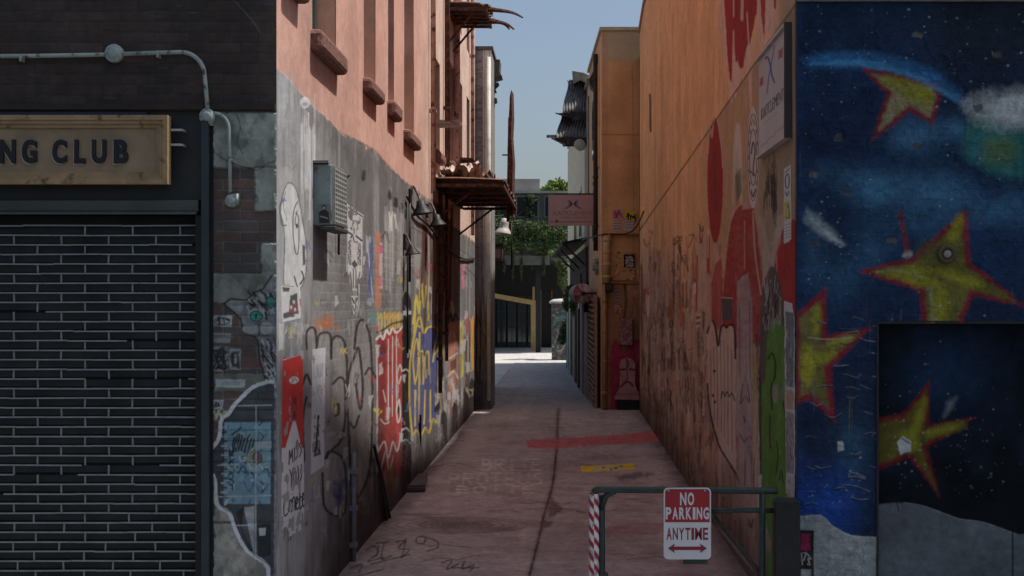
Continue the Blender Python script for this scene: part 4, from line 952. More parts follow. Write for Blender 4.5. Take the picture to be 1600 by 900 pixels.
b = MB(); b.box(x1 - .10, x1 + .006, ya - .008, yb + .01, za - .035, za - .004, .006); b.build('drip_tray', mat('dark_tray', (.05, .05, .05), .6), AC)
b = MB(); b.box(x0, x1 - .04, ya - .03, yb + .03, zb_ + .004, zb_ + .022); b.build('rain_cover', mat('dirty_flashing', (.20, .19, .185), .7, .4, 10, .3), AC)
b = MB(); b.tube([(x1 - .05, yb, zb_ - .05), (x1 - .01, yb + .14, zb_ - .02), (XL + .06, yb + .33, zb_ - .05), (XL + .035, yb + .36, zb_ - .14), (XL + .03, yb + .36, zb_ - .62)], .009, 8); b.build('power_cord', M_dark, AC, True)
def fp(p):
    p.poly([(498, 332), (507, 326), (514, 332), (515, 349), (499, 349)], INK, .9, .6, .6); p.ell(506, 324, 3.2, 4.2, INK); p.ell(506, 325, 1.8, 2.6, (.4, .4, .38)); p.line([(501, 338), (512, 341)], 1.6, (.4, .41, .4), .9)
o = sheet('figure_sticker', 'F', 496.5, 516.5, 319, 350, fp, M_paper, None, .003, .001, .5, curl=.001, base=(.17, .215, .215), Y=9.712)
tag(o, 'small stencilled figure sticker on the end of the air conditioner', 'sticker')

def miss(p):
    p.poly([(430, 548), (480, 548), (480, 700), (430, 700)], (.46, .05, .045)); p.grit(.1, 9, 3)
    p.poly([(457.5, 655), (459.5, 655), (473, 712), (474, 735), (480, 860), (430, 860), (437, 735), (440, 715)], (.56, .565, .57), 1, .7)
    p.poly([(432, 735), (480, 730), (480, 860), (432, 860)], (.56, .565, .57))
    p.line([(430, 564), (480, 548)], 5, (.5, .5, .5), .8); p.ell(458, 594, 8, 6, (.60, .6, .59), rot=-.25); p.ring(458, 594, 8, 6, .8, INK, .6); p.tag(452, 590, 12, 7, (.3, .1, .1), 1, 3, 3)
    p.line([(456, 640), (457, 620), (459, 632), (461, 620), (461, 640)], 1.2, (.06, .03, .03)); p.ell(458.5, 650, 2.4, 9, (.05, .04, .05), .8, 1)
    # MISS
    for a in ([(450, 726), (451, 704), (453, 716), (455, 702), (456, 722)], [(458.5, 700), (459, 720)], [(464, 696), (461, 699), (464, 708), (461, 717)], [(470, 692), (466.5, 695), (469.5, 704), (466, 714)]): p.line(a, 1.7, INK, 1, .45, sm=len(a) == 4)
    # YOU
    for a in ([(451, 734), (454, 744), (454, 760)], [(457, 731), (454, 745)], [(464, 728), (465.5, 744), (464.5, 757), (466.5, 757), (470, 740), (469.5, 726)]): p.line(a, 1.7, INK, 1, .45, sm=len(a) > 4)
    p.ring(459.5, 746, 2.3, 10, 1.6, INK)
    # Canete
    for a in ([(448.5, 782), (444.5, 775), (442, 792), (443, 806), (448, 802)], [(450, 800), (451, 784), (454, 782), (454, 800)], [(456, 798), (456, 780), (459, 778), (459.5, 797)], [(461, 788), (464, 784), (462.5, 776), (461, 786), (462, 796), (465, 793)],
              [(467, 770), (467, 794), (470, 791)], [(465.5, 780), (469.5, 776)], [(471, 782), (474, 778), (472.5, 770), (471, 780), (472, 791), (475, 788)]): p.line(a, 2.0, INK, 1, .5)
    p.line([(450, 792), (454, 790)], 1.4, INK); p.line([(440, 833), (462, 827)], 1.6, (.3, .3, .31), .7); p.line([(440, 816), (474, 806)], .9, (.35, .35, .36), .6)
    p.grit(.08, 6, 12)
o = sheet('poster', 'L', 438, 474, 552, 850, miss, M_paper, None, .004, .002, .42, [(440, 562), (472, 553), (473, 700), (474, 806), (473, 826), (438, 846), (439, 700)], base=(.56, .56, .57), seed=2)
tag(o, 'red and white poster reading MISS YOU Canete on the wall corner', 'poster')
def even(p):
    p.col *= (.92 + .16 * fbm(p.A * 7, p.B * 3, 3, 4))[..., None]
    for k, a in enumerate(([(489, 572), (489, 591), (492, 590)], [(494, 590), (494, 571), (497, 588), (497, 569)], [(500, 568), (500, 588)], [(503, 568), (502, 587)])): p.line(a, 1.2, (.24, .24, .25), .8, .5, sm=False)
    p.tag(494, 602, 9, 14, (.26, .26, .28), 1.1, 4, 2); p.line([(498, 618), (500, 628)], 1.2, (.2, .2, .2), .7)
    p.line([(495.5, 655), (495, 672), (493.5, 690), (496, 702)], 2.8, INK, .9, .7); p.ell(496, 652, 1.8, 4, INK); p.line([(493, 672), (498, 664)], 1.4, INK); p.poly([(488, 714), (491, 705), (499, 702), (500, 710)], INK, .9); p.line([(495, 690), (498, 690), (498, 706)], 1.4, INK)
o = sheet('poster', 'L', 484, 508, 540, 748, even, M_paper, None, .004, .002, .42, [(487, 546), (507.5, 543), (505, 728), (484.5, 742)], base=(.50, .50, .545), seed=5)
tag(o, 'narrow white event poster pasted right of the red poster', 'poster')
def totem(p):
    K = (.07, .07, .075); p.col *= (.85 + .3 * fbm(p.A * 9, p.B * 6, 3, 2))[..., None]
    p.line([(543.5, 324), (565, 338)], 2.4, K, .9); p.tag(547, 345, 15, 14, (.14, .14, .14), 1.4, 9, 4); p.line([(541.5, 362), (549, 367), (547, 371)], 3, K); p.line([(556, 369), (564, 376)], 3, K); p.line([(551, 371), (553, 378), (557, 378)], 1.8, K)
    for s_ in (0, 1):
        x = 545 if s_ == 0 else 560
        p.poly([(x - 2.4, 378), (x + 2.6, 374 if s_ == 0 else 380), (x + 2.6, 415), (x - 2.4, 412)], K, .85, .6, .5)
        for k in range(9):
            r = random.Random(k + 40 * s_); p.ell(x + r.uniform(-2, 2), 380 + k * 3.9, 1, 1.5, (.5, .5, .5), .85)
    p.poly([(550, 385), (556, 385), (556, 405), (553, 410), (549, 405)], (.5, .5, .5)); p.poly([(548, 412), (553, 406), (558, 414), (553, 420)], K, .95); p.line([(546, 425), (548, 440), (549, 462)], 1.6, K); p.line([(561, 425), (558, 445), (557, 462)], 1.6, K)
    p.line([(551, 420), (551, 450)], 1.6, K); p.line([(555, 420), (555, 450)], 1.6, K); p.line([(549, 466), (553, 474), (557, 466)], 2.6, K); p.ell(553, 458, 4, 5, (.1, .1, .1), .6); p.line([(550, 478), (553, 486), (556, 478)], 1.6, K)
    p.line([(541, 322), (541.5, 425), (547, 430), (547.5, 470), (552, 500)], 1.2, (.12, .12, .12)); p.line([(566, 338), (565, 430), (559, 440), (558.5, 475), (553, 500)], 1.2, (.12, .12, .12))
o = sheet('paper_cutout', 'L', 538, 568, 315, 506, totem, M_paper, None, .004, .002, .42, [(541, 318), (567, 336), (566, 430), (561, 436), (560, 478), (553, 505), (547, 476), (546, 432), (539.5, 424)], base=(.50, .50, .50), seed=7)
tag(o, 'black and white cut-out totem face pasted beside the air conditioner', 'paste-up')
def strip(p):
    for k in range(12): p.poly([(429, 560 + k * 16), (438, 558 + k * 16), (438, 566 + k * 16), (429, 570 + k * 16)], [(.42, .42, .43), (.5, .34, .09), (.16, .15, .15), (.45, .38, .16)][(k // 3) % 4], .8, 1.5, 2)
    p.tag(432.5, 570, 4, 170, INK, 1, 8, 1)
    for y in (573, 612, 648, 683): p.ell(436, y, 3.6, 8, (.06, .03, .11), .95, 1, 1.5)
o = sheet('sticker_strip', 'L', 432.6, 437.5, 540, 756, strip, M_paper, None, .003, .001, .3, curl=.002, base=(.42, .42, .43), seed=9)
tag(o, 'thin strip of yellow and white stickers with purple blots beside the wall corner', 'sticker strip')

# lamps on the alley wall
M_lamp = mat('soot_black_shade', (.022, .02, .02), .5, .4, 14, .3); M_arm = mat('weathered_lamp_arm', (.30, .28, .27), .5, .4, 20, .3, rust=(.1, .04, .03), rust_amt=.4)
def wall_lamp(Y, zz, label, out=.3, drop=.18, sc=1.0):
    l = empty('wall_lamp', (XL, Y, zz), label, 'lamp', 'lamps on the left alley wall')
    b = MB(); b.box(XL - .01, XL + .035, Y - .06, Y + .06, zz - .09, zz + .09, .008); b.build('wall_plate', M_lamp, l)
    b = MB(); b.tube(curve([(XL + .03, Y, zz), (XL + out * .5, Y, zz + .12 * sc), (XL + out, Y + .02, zz + .04), (XL + out + .03, Y + .02, zz - drop * .4)], 6), .014 * sc, 8); b.build('arm', M_arm, l, True)
    b = MB(); b.lathe((XL + out + .035, Y + .02, zz - drop * .3), (.15, .05, -1), [(0, .02), (.01, .045 * sc), (.07 * sc, .06 * sc), (.15 * sc, .12 * sc), (.17 * sc, .13 * sc), (.165 * sc, .115 * sc), (.08 * sc, .05 * sc), (.07 * sc, .005)], 18); b.build('lamp_shade', M_lamp, l, True)
    return l
wall_lamp(15.6, 3.38, 'black gooseneck lamp reaching from the grey wall left of the lower canopy', .10, .12, 1.0)
wall_lamp(17.5, 3.34, 'black shaded lamp tucked under the near edge of the lower canopy', .10, .14, .9)
wall_lamp(15.1, 2.84, 'small dark lamp low on the grey wall beneath the gooseneck lamp', .05, .08, .7)
b = MB(); b.tube(curve([(XL + .03, 15.2, 3.35), (XL + .035, 16.2, 3.2), (XL + .03, 17.5, 3.16), (XL + .03, 19.5, 3.02), (XL + .03, 23, 2.9), (XL + .03, 26.5, 3.0)], 5), .014, 7)
b.tube([(XL + .03, 15.25, 3.3), (XL + .028, 15.27, 2.0), (XL + .026, 15.3, 1.6)], .012, 7); b.tube([(XL + .03, 15.45, 3.3), (XL + .03, 15.44, 2.4)], .018, 7)
tag(b.build('cable', M_dark, None, True), 'black cable sagging along the grey alley wall under the canopy', 'cable')

# canopies of corrugated iron
M_rust = mat('rusty_corrugated_iron', (.10, .062, .05), .8, .45, 9, .35, rust=(.20, .085, .045), rust_amt=.5)
M_rustd = mat('dark_rusted_steel', (.055, .030, .025), .75, .4, 10, .35, rust=(.16, .06, .04), rust_amt=.45)
def corrugated(fn, nu, nv, waves, amp, th=.004):
    """fn(u, v) -> (point, normal); waves run along u"""
    top = []; 
    for j in range(nv + 1):
        for i in range(nu + 1):
            u, v = i / nu, j / nv; P_, N_ = fn(u, v)
            top.append(Vector(P_) + Vector(N_) * amp * math.sin(2 * math.pi * waves * u))
    W_ = nu + 1; n0 = len(top); nn = Vector(fn(.5, .5)[1])
    v_ = top + [p_ - nn * th for p_ in top]; f = []
    for j in range(nv):
        for i in range(nu):
            a = j * W_ + i; f.append((a, a + 1, a + W_ + 1, a + W_)); f.append((a + n0, a + W_ + n0, a + W_ + 1 + n0, a + 1 + n0))
    for i in range(nu):
        f.append((i, i + n0, i + 1 + n0, i + 1)); a = nv * W_ + i; f.append((a, a + 1, a + 1 + n0, a + n0))
    for j in range(nv):
        a = j * W_; f.append((a, a + W_, a + W_ + n0, a + n0)); a = j * W_ + nu; f.append((a, a + n0, a + W_ + n0, a + W_))
    return v_, f
def canopy(Y0, Y1, zw, out, label, torn=False):
    cn = empty('corrugated_canopy', (XL, (Y0 + Y1) / 2, zw), label, 'canopy', 'rusty canopies over the alley')
    r = random.Random(int(Y0 * 10)); rag = [r.uniform(-.10, .06) for _ in range(40)]
    def fn(u, v):
        Y = Y0 + (Y1 - Y0) * u; e = out + (rag[int(u * 39)] if v > .8 else 0) * (1 if torn else .25)
        return (XL - .01 + e * v, Y, zw - .015 * v + .008 * math.sin(7 * u + 4 * v)), (0, 0, 1)
    v_, f = corrugated(fn, 140, 5, 26 if not torn else 22, .020)
    m = MB(); m.add(v_, f); m.build('roof_sheet', M_rust, cn, True)
    b = MB(); b.box(XL + out - .05, XL + out - .01, Y0, Y1, zw - .12, zw - .075); b.box(XL, XL + .05, Y0, Y1, zw - .1, zw - .035)
    for k in range(6):
        Y = Y0 + .03 + (Y1 - Y0 - .06) * k / 5; b.box(XL + .05, XL + out - .05, Y - .02, Y + .02, zw - .115, zw - .07)
    b.build('support_frame', M_rustd, cn)
    for Y in (Y0 + .3, Y1 - .3):
        b = MB(); b.bar((XL, Y, zw - .55), (XL + out * .6, Y, zw - .10), .03); b.build('brace', M_rustd, cn)
    return cn
cl = canopy(18.4, 23.2, 3.84, .98, 'lower rusty corrugated canopy jutting out of the pink wall over the alley')
cu_ = canopy(20.6, 22.0, 6.70, .62, 'upper torn rusty corrugated canopy at the top edge of the pink wall', True)
for k, (dz, L, Y) in enumerate(((.02, .62, 21.0), (-.10, .42, 21.3), (.0, .3, 21.8))):
    b = MB(); b.tube(curve([(XL + .6, Y, 6.66 + dz), (XL + .72, Y - .1, 6.63 + dz), (XL + .70 + L * .45, Y - .15, 6.58 + dz), (XL + .68 + L * .75, Y - .1, 6.51 + dz)], 4), .05, 6, r1=.012); b.build('torn_edge', M_rustd, cu_)
# rusty upright sheet hanging off the canopy end
Yb = 22.6
b = MB(); xb = g(797, Yb)
b.prism([(xb - .03, Yb, z(335, Yb)), (xb + .045, Yb, z(338, Yb)), (xb + .035, Yb, z(300, Yb)), (xb + .045, Yb, z(250, Yb)), (xb + .015, Yb, z(210, Yb)), (xb + .03, Yb, z(180, Yb)), (xb + .02, Yb, z(140, Yb)), (xb - .005, Yb, z(150, Yb)), (xb - .03, Yb, z(200, Yb)), (xb - .045, Yb, z(235, Yb)), (xb - .02, Yb, z(280, Yb))], (.02, .55, 0))
b.box(xb - .14, xb - .03, Yb + .2, Yb + .24, z(241, Yb), z(239, Yb))
tb = empty('rusty_sheet', (xb, Yb, z(338, Yb)), 'tall narrow rusty metal blade standing up at the outer end of the lower canopy', 'rusty metal')
b.build('upright_sheet', M_rustd, tb)
MB().tube([(xb - .05, Yb + .3, z(345, Yb)), (xb - .02, Yb + .28, z(180, Yb))], .025, 8).build('mast', M_rust, tb, True)
MB().tube([(xb + .01, Yb + .3, z(345, Yb)), (xb + .015, Yb + .3, z(420, Yb))], .014, 8).build('hanging_rod', M_dark, tb, True)
# little ledges, downpipes and clutter deeper on the pink wall
M_scrap = mat('pale_scrap_metal', (.34, .29, .26), .6, .5, 7, .4, rust=(.14, .06, .04), rust_amt=.4)
for Y, zz, w_, nm in ((18.25, 4.62, .38, 'pale metal shelf sticking out of the pink wall above the lower canopy'), (22.7, 4.58, .26, 'short dark shelf sticking out far along the pink wall above the lower canopy')):
    b = MB(); b.prism([(XL, Y, zz), (XL + w_, Y, zz - .02), (XL + w_, Y, zz - .04), (XL, Y, zz - .06)], (0, .5, 0))
    o = b.build('wall_shelf', M_scrap if w_ > .3 else M_rustd, None); tag(o, nm, 'shelf')
def pipe(Y, z0, z1, rad, m, label, off=.06):
    o = empty('downpipe', (XL + off, Y, z0), label, 'pipe', 'pipes on the left alley wall')
    MB().tube([(XL + off, Y, z0), (XL + off, Y, (z0 + z1) / 2), (XL + off, Y, z1)], rad, 10).build('pipe_run', m, o, True)
    for k in range(3):
        zz = z0 + (z1 - z0) * (k + .5) / 3
        MB().box(XL - .005, XL + off + rad + .008, Y - rad - .01, Y + rad + .01, zz - .02, zz + .02).build('pipe_clip', m, o)
M_pinkpipe = mat('pink_painted_pipe', PINK * .8, .6, .3, 8, .2, rust=(.12, .05, .04), rust_amt=.3)
pipe(17.9, 3.6, 10.1, .035, M_pinkpipe, 'pink painted downpipe just left of the lower canopy')
pipe(20.0, 4.0, 10.1, .04, M_rustd, 'dark rusty downpipe rising from the lower canopy')
pipe(21.8, 4.0, 10.1, .05, M_pinkpipe, 'pink pipe running up behind the upper torn canopy')
pipe(25.4, 3.4, 10.1, .035, M_pinkpipe, 'farthest pink downpipe near the end of the pink wall')
pipe(18.9, .9, 3.75, .03, M_rustd, 'rusty pipe descending the grey wall beneath the lower canopy')
pipe(19.9, 1.3, 3.75, .024, M_rustd, 'thin rusty pipe descending beneath the middle of the lower canopy')
pipe(11.35 , 0, .92, .022, mat('grey_steel_conduit', (.16, .17, .18), .45, .3, 10), 'short grey conduit at the foot of the wall below the white poster', .035)
# crumpled sheet on the canopy
def crumple(name, c, sx, sy, sz, m, label, cat, seed=0, n=16):
    r = random.Random(seed); v_, f = [], []
    for j in range(n + 1):
        for i in range(n + 1):
            u, w = i / n - .5, j / n - .5
            hh = float(fbm(np.array([u * 5 + seed]), np.array([w * 5]), 4, seed)[0])
            v_.append((c[0] + u * sx, c[1] + w * sy, c[2] + sz * hh))
    n1 = len(v_); v_ += [(a, b_, c_ - .006) for a, b_, c_ in v_]
    for j in range(n):
        for i in range(n):
            a = j * (n + 1) + i; f.append((a, a + 1, a + n + 2, a + n + 1)); f.append((a + n1, a + n + 1 + n1, a + n + 2 + n1, a + 1 + n1))
    o = MB().add(v_, f).build(name, m); tag(o, label, cat); return o
crumple('crumpled_sheet', (XL + .30, 20.4, 3.86), .55, 2.4, .42, mat('crumpled_grey_pink_sheet', (.42, .33, .30), .7, .5, 5, .4), 'crumpled pale sheet lying on top of the lower canopy', 'sheet', 3, 40)
crumple('scrap_heap', (XL + .42, 22.4, 3.86), .4, 1.0, .6, M_rustd, 'dark tangled scrap on the far end of the lower canopy', 'scrap', 5, 30)

# on the ground by the left wall
b = MB(); b.obox((g(640, 16.0), 16.0, .055), (.20, .02, 0), (-.05, .62, .0), (0, .0, .018)); b.obox((g(640, 16) + .17, 16.05, .05), (.02, 0, .0), (-.05, .60, 0), (0, 0, .045)); b.obox((g(640, 16.0), 15.42, .05), (.2, .02, 0), (0, .02, 0), (0, 0, .045))
tag(b.build('shallow_tray', mat('dirty_brown_board', (.11, .075, .07), .8, .4, 8, .3)), 'shallow brown tray lying on the ground against the left wall', 'tray')
def stick(a, b_, rad, label, m=None):
    tag(MB().tube([a, tuple((Vector(a) + Vector(b_)) / 2 + Vector((.01, 0, 0))), b_], rad, 8, r1=rad * .7).build('leaning_stick', m or M_dark), label, 'stick', 'sticks leaning on the left wall')
stick((g(608, 13.6), 13.6, .02), (XL + .03, 12.6, .85), .022, 'black stick leaning on the wall nearest the camera')
stick((g(655, 17.2), 17.1, .02), (XL + .03, 16.6, .80), .020, 'black stick leaning on the wall behind the brown tray')
stick((g(603, 13.4), 13.45, .02), (XL + .03, 12.9, .55), .016, 'short thin black stick beside the nearest leaning stick')

# ================================================================ things on the right alley wall
def logo(p, cx, cy, sx, sy, a=1.0):
    p.line([(cx - 8 * sx, cy - 12 * sy), (cx - 1.5 * sx, cy - 8 * sy), (cx - .6 * sx, cy), (cx + 1 * sx, cy + 8 * sy), (cx + 8 * sx, cy + 12 * sy)], 1.0 + 1.5 * abs(sx), (.06, .10, .30), a, .5)
    p.line([(cx + 8 * sx, cy - 12 * sy), (cx + 1.5 * sx, cy - 8 * sy), (cx + .6 * sx, cy), (cx - 1 * sx, cy + 8 * sy), (cx - 8 * sx, cy + 12 * sy)], 1.0 + 1.5 * abs(sx), (.08, .13, .33), a, .5)
ws = empty('wall_sign', (XR, 9.3, 3.25), 'white clinic sign with a blue crossed logo high on the right alley wall', 'sign')
def wsp(p):
    p.col *= (.9 + .2 * fbm(p.A * 3, p.B * 3, 4, 2))[..., None]
    for k in range(40):
        r = random.Random(k); u = r.uniform(1193, 1237); p.line([(u, r.uniform(60, 100)), (u, r.uniform(120, 220))], 1, (.40, .36, .35), r.uniform(.1, .35), .8)
    for u, v in ((1226.5, 84), (1196.5, 127)): p.poly([(u - 3, v - 4), (u + 3, v - 9), (u + 3, v + 4), (u - 3, v + 9)], (.36, .06, .06), .85, 1.2, 2)
    p.line([(1217, 72), (1212, 100), (1208, 120), (1205, 146)], 1.9, (.09, .14, .36), .9); p.line([(1203, 92), (1206, 89), (1210, 100), (1213, 118), (1217, 129)], 2.6, (.06, .07, .24), .9)
    for k in range(6): p.line([(1196 + k * 6.4, 229 - k * 6 + (k % 2) * 2), (1200 + k * 6.4, 225 - k * 6)], 2, (.36, .12, .12), .55, 1)
    p.line([(1202, 193), (1222, 175)], 1.4, (.34, .22, .21), .6, .8)
o = sheet('board', 'R', 1192, 1238, 30, 250, wsp, M_paper, ws, .030, .028, .42, [(1192, 96), (1238, 39), (1238, 211), (1192, 244)], curl=0, base=(.47, .425, .42))
fr = ((XR - .031, 9.97, 3.25), (0, -1, 0), (0, 0, 1), (-1, 0, 0))
text('lettering', 'KAITCLEMENT', .14, 1.16, .245, .325, 0, .002, mat('faded_dark_ink', (.13, .115, .13), .6), ws, -.02, fr)
M_rim = mat('pale_sign_rim', (.42, .38, .37), .6, .3)
for a, b_ in (((XR - .03, 9.97, 3.955), (XR - .03, 8.66, 3.955)), ((XR - .03, 9.97, 3.238), (XR - .03, 8.66, 3.238))):
    MB().bar(a, b_, .05, .018).build('rim', M_rim, ws)
MB().bar((XR - .03, 8.655, 3.23), (XR - .03, 8.655, 3.965), .05, .016).build('rim', mat('dark_rim', (.07, .06, .06), .6), ws)
def emb(p):
    K = (.05, .045, .05); p.ring(1178, 246, 8.4, 68, 1.1, K, .9); p.ring(1178, 246, 5.6, 44, 1.3, K, .9)
    for k in range(16):
        t = k / 16 * 2 * math.pi; u, v = 1178 + 7.0 * math.cos(t), 246 + 57 * math.sin(t); p.ell(u, v, .8, 3.5, K, .8)
    p.line([(1175, 240), (1178, 222), (1181, 236), (1178, 262), (1180, 275), (1175, 268)], 2.2, K, .9); p.line([(1175, 300), (1178, 308), (1182, 296)], 1.6, K)
o = sheet('round_poster', 'R', 1167, 1189, 160, 330, emb, M_paper, None, .004, .002, .42, [(1178 + 9.6 * math.cos(t), 246 + 80 * math.sin(t)) for t in np.linspace(0, 6.283, 40)[:-1]], base=(.52, .45, .42), seed=3)
tag(o, 'round white poster with black ring lettering left of the clinic sign', 'poster')
def lab(p):
    K = (.06, .055, .06); p.ring(1231.5, 283, 3.2, 11, 1.6, K); p.line([(1229, 300), (1231, 306), (1234, 299)], 1.6, K); p.line([(1228, 270), (1235, 263)], 1.2, K)
    p.poly([(1227, 316), (1236, 312), (1236, 342), (1227, 346)], (.42, .38, .07), .9, .7, 1); p.tag(1228, 318, 7, 22, (.1, .1, .04), 1.2, 3, 1)
    for k in range(5): p.line([(1228, 352 + k * 5), (1236, 349 + k * 5)], 1.2, (.16, .15, .16), .8, .5, sm=False)
o = sheet('sticker', 'R', 1226, 1237.5, 255, 382, lab, M_paper, None, .004, .002, .42, [(1226, 264), (1237.5, 257), (1237.3, 376), (1226, 381)], base=(.50, .47, .46), seed=4)
tag(o, 'tall white and yellow sticker below the clinic sign', 'sticker')
def longp(p):
    for v0, v1, c_ in ((486, 606, (.11, .12, .13)), (608, 640, (.36, .22, .14)), (642, 740, (.22, .20, .21)), (742, 776, (.40, .38, .39))):
        p.poly([(1230.5, v0), (1243.5, v0 + 4), (1243.5, v1), (1230.5, v1 - 2)], c_, .92, 1, 1.5)
    for k in range(60):
        r = random.Random(k); u, v = r.uniform(1231, 1243), r.uniform(486, 770); p.line([(u, v), (u + r.uniform(-4, 4), v + r.uniform(4, 16))], 1.2, r.choice([(.4, .4, .41), (.05, .05, .055), (.3, .29, .3)]), .6, .7)
o = sheet('poster_strip', 'R', 1228, 1244.4, 468, 780, longp, M_paper, None, .005, .002, .42, [(1228, 470), (1240, 474), (1244.4, 500), (1244.4, 778), (1230.5, 770), (1229.5, 640)], base=(.46, .45, .45), seed=6, curl=.012)
tag(o, 'long peeling strip of grey posters on the right wall corner beside the green figure', 'poster')
# round bolt on the star
o = empty('wall_bolt', (g(1479), YF, z(397)), 'round dark metal bolt in the middle of the big yellow star', 'bolt')
MB().lathe((g(1479), YF - .004, z(397)), (0, -1, 0), [(0, .062), (.012, .06), (.016, .05), (.016, .034), (.008, .03), (.008, .002)], 22).build('rim', mat('painted_over_metal', (.07, .065, .03), .45, .4, 20, .3), o, True)
MB().lathe((g(1479), YF - .012, z(397)), (0, -1, 0), [(0, .026), (.012, .024), (.018, .012), (.018, .001)], 14).build('pin', mat('worn_steel_pin', (.28, .27, .22), .4, .4, 30), o, True)

# ================================================================ barrier across the alley mouth
Yg = 8.44; gg = lambda x: g(x, Yg); gz = lambda y: z(y, Yg)
bg = empty('barrier_gate', (gg(1080), Yg, 0), 'dark green steel barrier gate across the alley mouth with a red striped end post', 'gate')
M_gate = mat('dark_green_gate', (.022, .042, .038), .4, .35, 12, .2, rust=(.07, .05, .04), rust_amt=.15)
A, B = np.meshgrid(np.linspace(0, 2 * math.pi, 49), np.arange(.0, gz(770), .006))
pp = Paint(A, B, A, B, WHITE * .95)
ph = ((B + A * .0318 * 1.05) / .082) % 1.0
pp.all(smooth(.47, .53, ph) * (1 - smooth(.95, 1, ph)), np.array([.30, .02, .04])); pp.all((smooth(.58, .72, fbm(A * 2, B * 16, 4, 4)) * .6), np.array([.10, .09, .09]))
xc = gg(928); P = np.stack([xc + .0318 * np.sin(A), Yg - .0318 * np.cos(A), B], -1)
grid_mesh('striped_post', P, pp.col, vmat('post_tape', .45, .1, 60, .1), bg)
MB().tube([(xc + .045, Yg + .03, 0), (xc + .046, Yg + .03, .5), (xc + .044, Yg + .03, gz(775))], .026, 10).build('inner_post', M_gate, bg, True)
b = MB(); b.tube(curve([(xc, Yg, gz(770)), (xc + .012, Yg, gz(765.5)), (xc + .045, Yg, gz(764.8)), (xc + .12, Yg, gz(765)), (gg(1215), Yg, gz(767))], 6), .021, 12); b.tube([(xc + .045, Yg + .02, gz(795)), (xc + .075, Yg + .01, gz(775)), (xc + .13, Yg, gz(767))], .02, 8); b.build('top_rail', M_gate, bg, True)
b = MB(); b.tube([(gg(1108), Yg, gz(799)), (gg(1160), Yg, gz(797)), (gg(1212), Yg, gz(798))], .016, 10); b.build('mid_rail', M_gate, bg, True)
b = MB(); b.tube([(gg(1191), Yg, 0), (gg(1191), Yg, .5), (gg(1191), Yg, gz(770))], .020, 10); b.build('hinge_bar', M_gate, bg, True)
b = MB(); b.tube([(gg(1112), Yg + .03, gz(812)), (gg(1176), Yg + .03, gz(890)), (gg(1194), Yg + .03, gz(912))], .011, 8); b.build('brace_rod', mat('rust_brown_rod', (.10, .06, .055), .6, .4, 14), bg, True)
b = MB(); b.tube([(gg(1117), Yg + .03, gz(807)), (gg(1180), Yg + .03, gz(884)), (gg(1196), Yg + .03, gz(906))], .008, 8); b.build('brace_rod', M_gate, bg, True)
b = MB(); b.box(gg(1208), gg(1246.5), Yg - .10, Yg + .04, 0, gz(778), .012); b.build('hinge_post', mat('black_green_post', (.014, .018, .018), .5, .4, 8, .2), bg)
b = MB(); b.tube([(xc - .01, Yg, .05), (xc + .09, Yg + .02, .12), (xc + .10, Yg + .02, .2)], .02, 8); b.box(xc + .025, xc + .09, Yg + .0, Yg + .06, .43, .5, .01); b.build('latch', M_gate, bg)

# the parking sign
ps = empty('parking_sign', (gg(1074), Yg - .03, gz(875)), 'red and white NO PARKING ANYTIME sign with a double arrow wired to the gate', 'sign')
Ys = Yg - .032
def rrect(x0, x1, z0, z1, r, y, n=6):
    o_ = []
    for cx_, cz_, a0 in ((x1 - r, z1 - r, 0), (x0 + r, z1 - r, 90), (x0 + r, z0 + r, 180), (x1 - r, z0 + r, 270)):
        for k in range(n + 1):
            a = math.radians(a0 + 90 * k / n); o_.append((cx_ + r * math.cos(a), y, cz_ + r * math.sin(a)))
    return o_
sx0, sx1, sz0, sz1 = g(1037, Ys), g(1111, Ys), z(874, Ys), z(762, Ys)
M_sw = mat('sign_white_enamel', (.55, .60, .61), .4, .12, 6, .05, spec=.4); M_sr = mat('sign_red_enamel', (.30, .022, .028), .4, .15, 6, .05, spec=.4)
MB().prism(rrect(sx0, sx1, sz0, sz1, .028, Ys), (0, .003, 0)).build('plate', M_sw, ps)
zz = lambda y: z(y, Ys); xx = lambda x: g(x, Ys)
pts = [p_ for p_ in rrect(xx(1039.2), xx(1108.8), zz(816), zz(764.2), .022, Ys - .0012)]
pts = [(x_, y_, max(z_, zz(816))) for x_, y_, z_ in rrect(xx(1039.2), xx(1108.8), zz(830), zz(764.2), .022, Ys - .0012)]
ded = []
for q_ in pts:
    if not ded or (Vector(q_) - Vector(ded[-1])).length > 1e-5: ded.append(q_)
MB().prism(ded, (0, .0011, 0)).build('red_field', M_sr, ps)
def border():
    b = MB()
    o_ = rrect(xx(1039), xx(1109), zz(872.2), zz(764), .022, Ys - .0014); i_ = rrect(xx(1040.2), xx(1107.8), zz(871), zz(765.2), .020, Ys - .0014); n_ = len(o_)
    b.add(o_ + i_ + [(x_, y_ + .0012, z_) for x_, y_, z_ in o_ + i_], [(k, (k + 1) % n_, (k + 1) % n_ + n_, k + n_) for k in range(n_)] + [(k + 2 * n_, k + 3 * n_, (k + 1) % n_ + 3 * n_, (k + 1) % n_ + 2 * n_) for k in range(n_)])
    return b
def cells(word, x0, x1, z0, z1, y, m, bold):
    wd = {'I': .42, 'M': 1.15}; ws_ = [wd.get(c_, .86) for c_ in word]; gap = .17
    k_ = (x1 - x0) / (sum(ws_) + gap * (len(word) - 1)); x = x0
    for c_, w_ in zip(word, ws_):
        text('letter', c_, x, x + w_ * k_, z0, z1, y, .0012, m, ps, bold); x += (w_ + gap) * k_
M_dr = mat('sign_dark_red', (.22, .025, .04), .4, .15, 6, 0)
cells('NO', xx(1062.5), xx(1084.5), zz(789.5), zz(769.5), Ys - .0012, M_sw, .035)
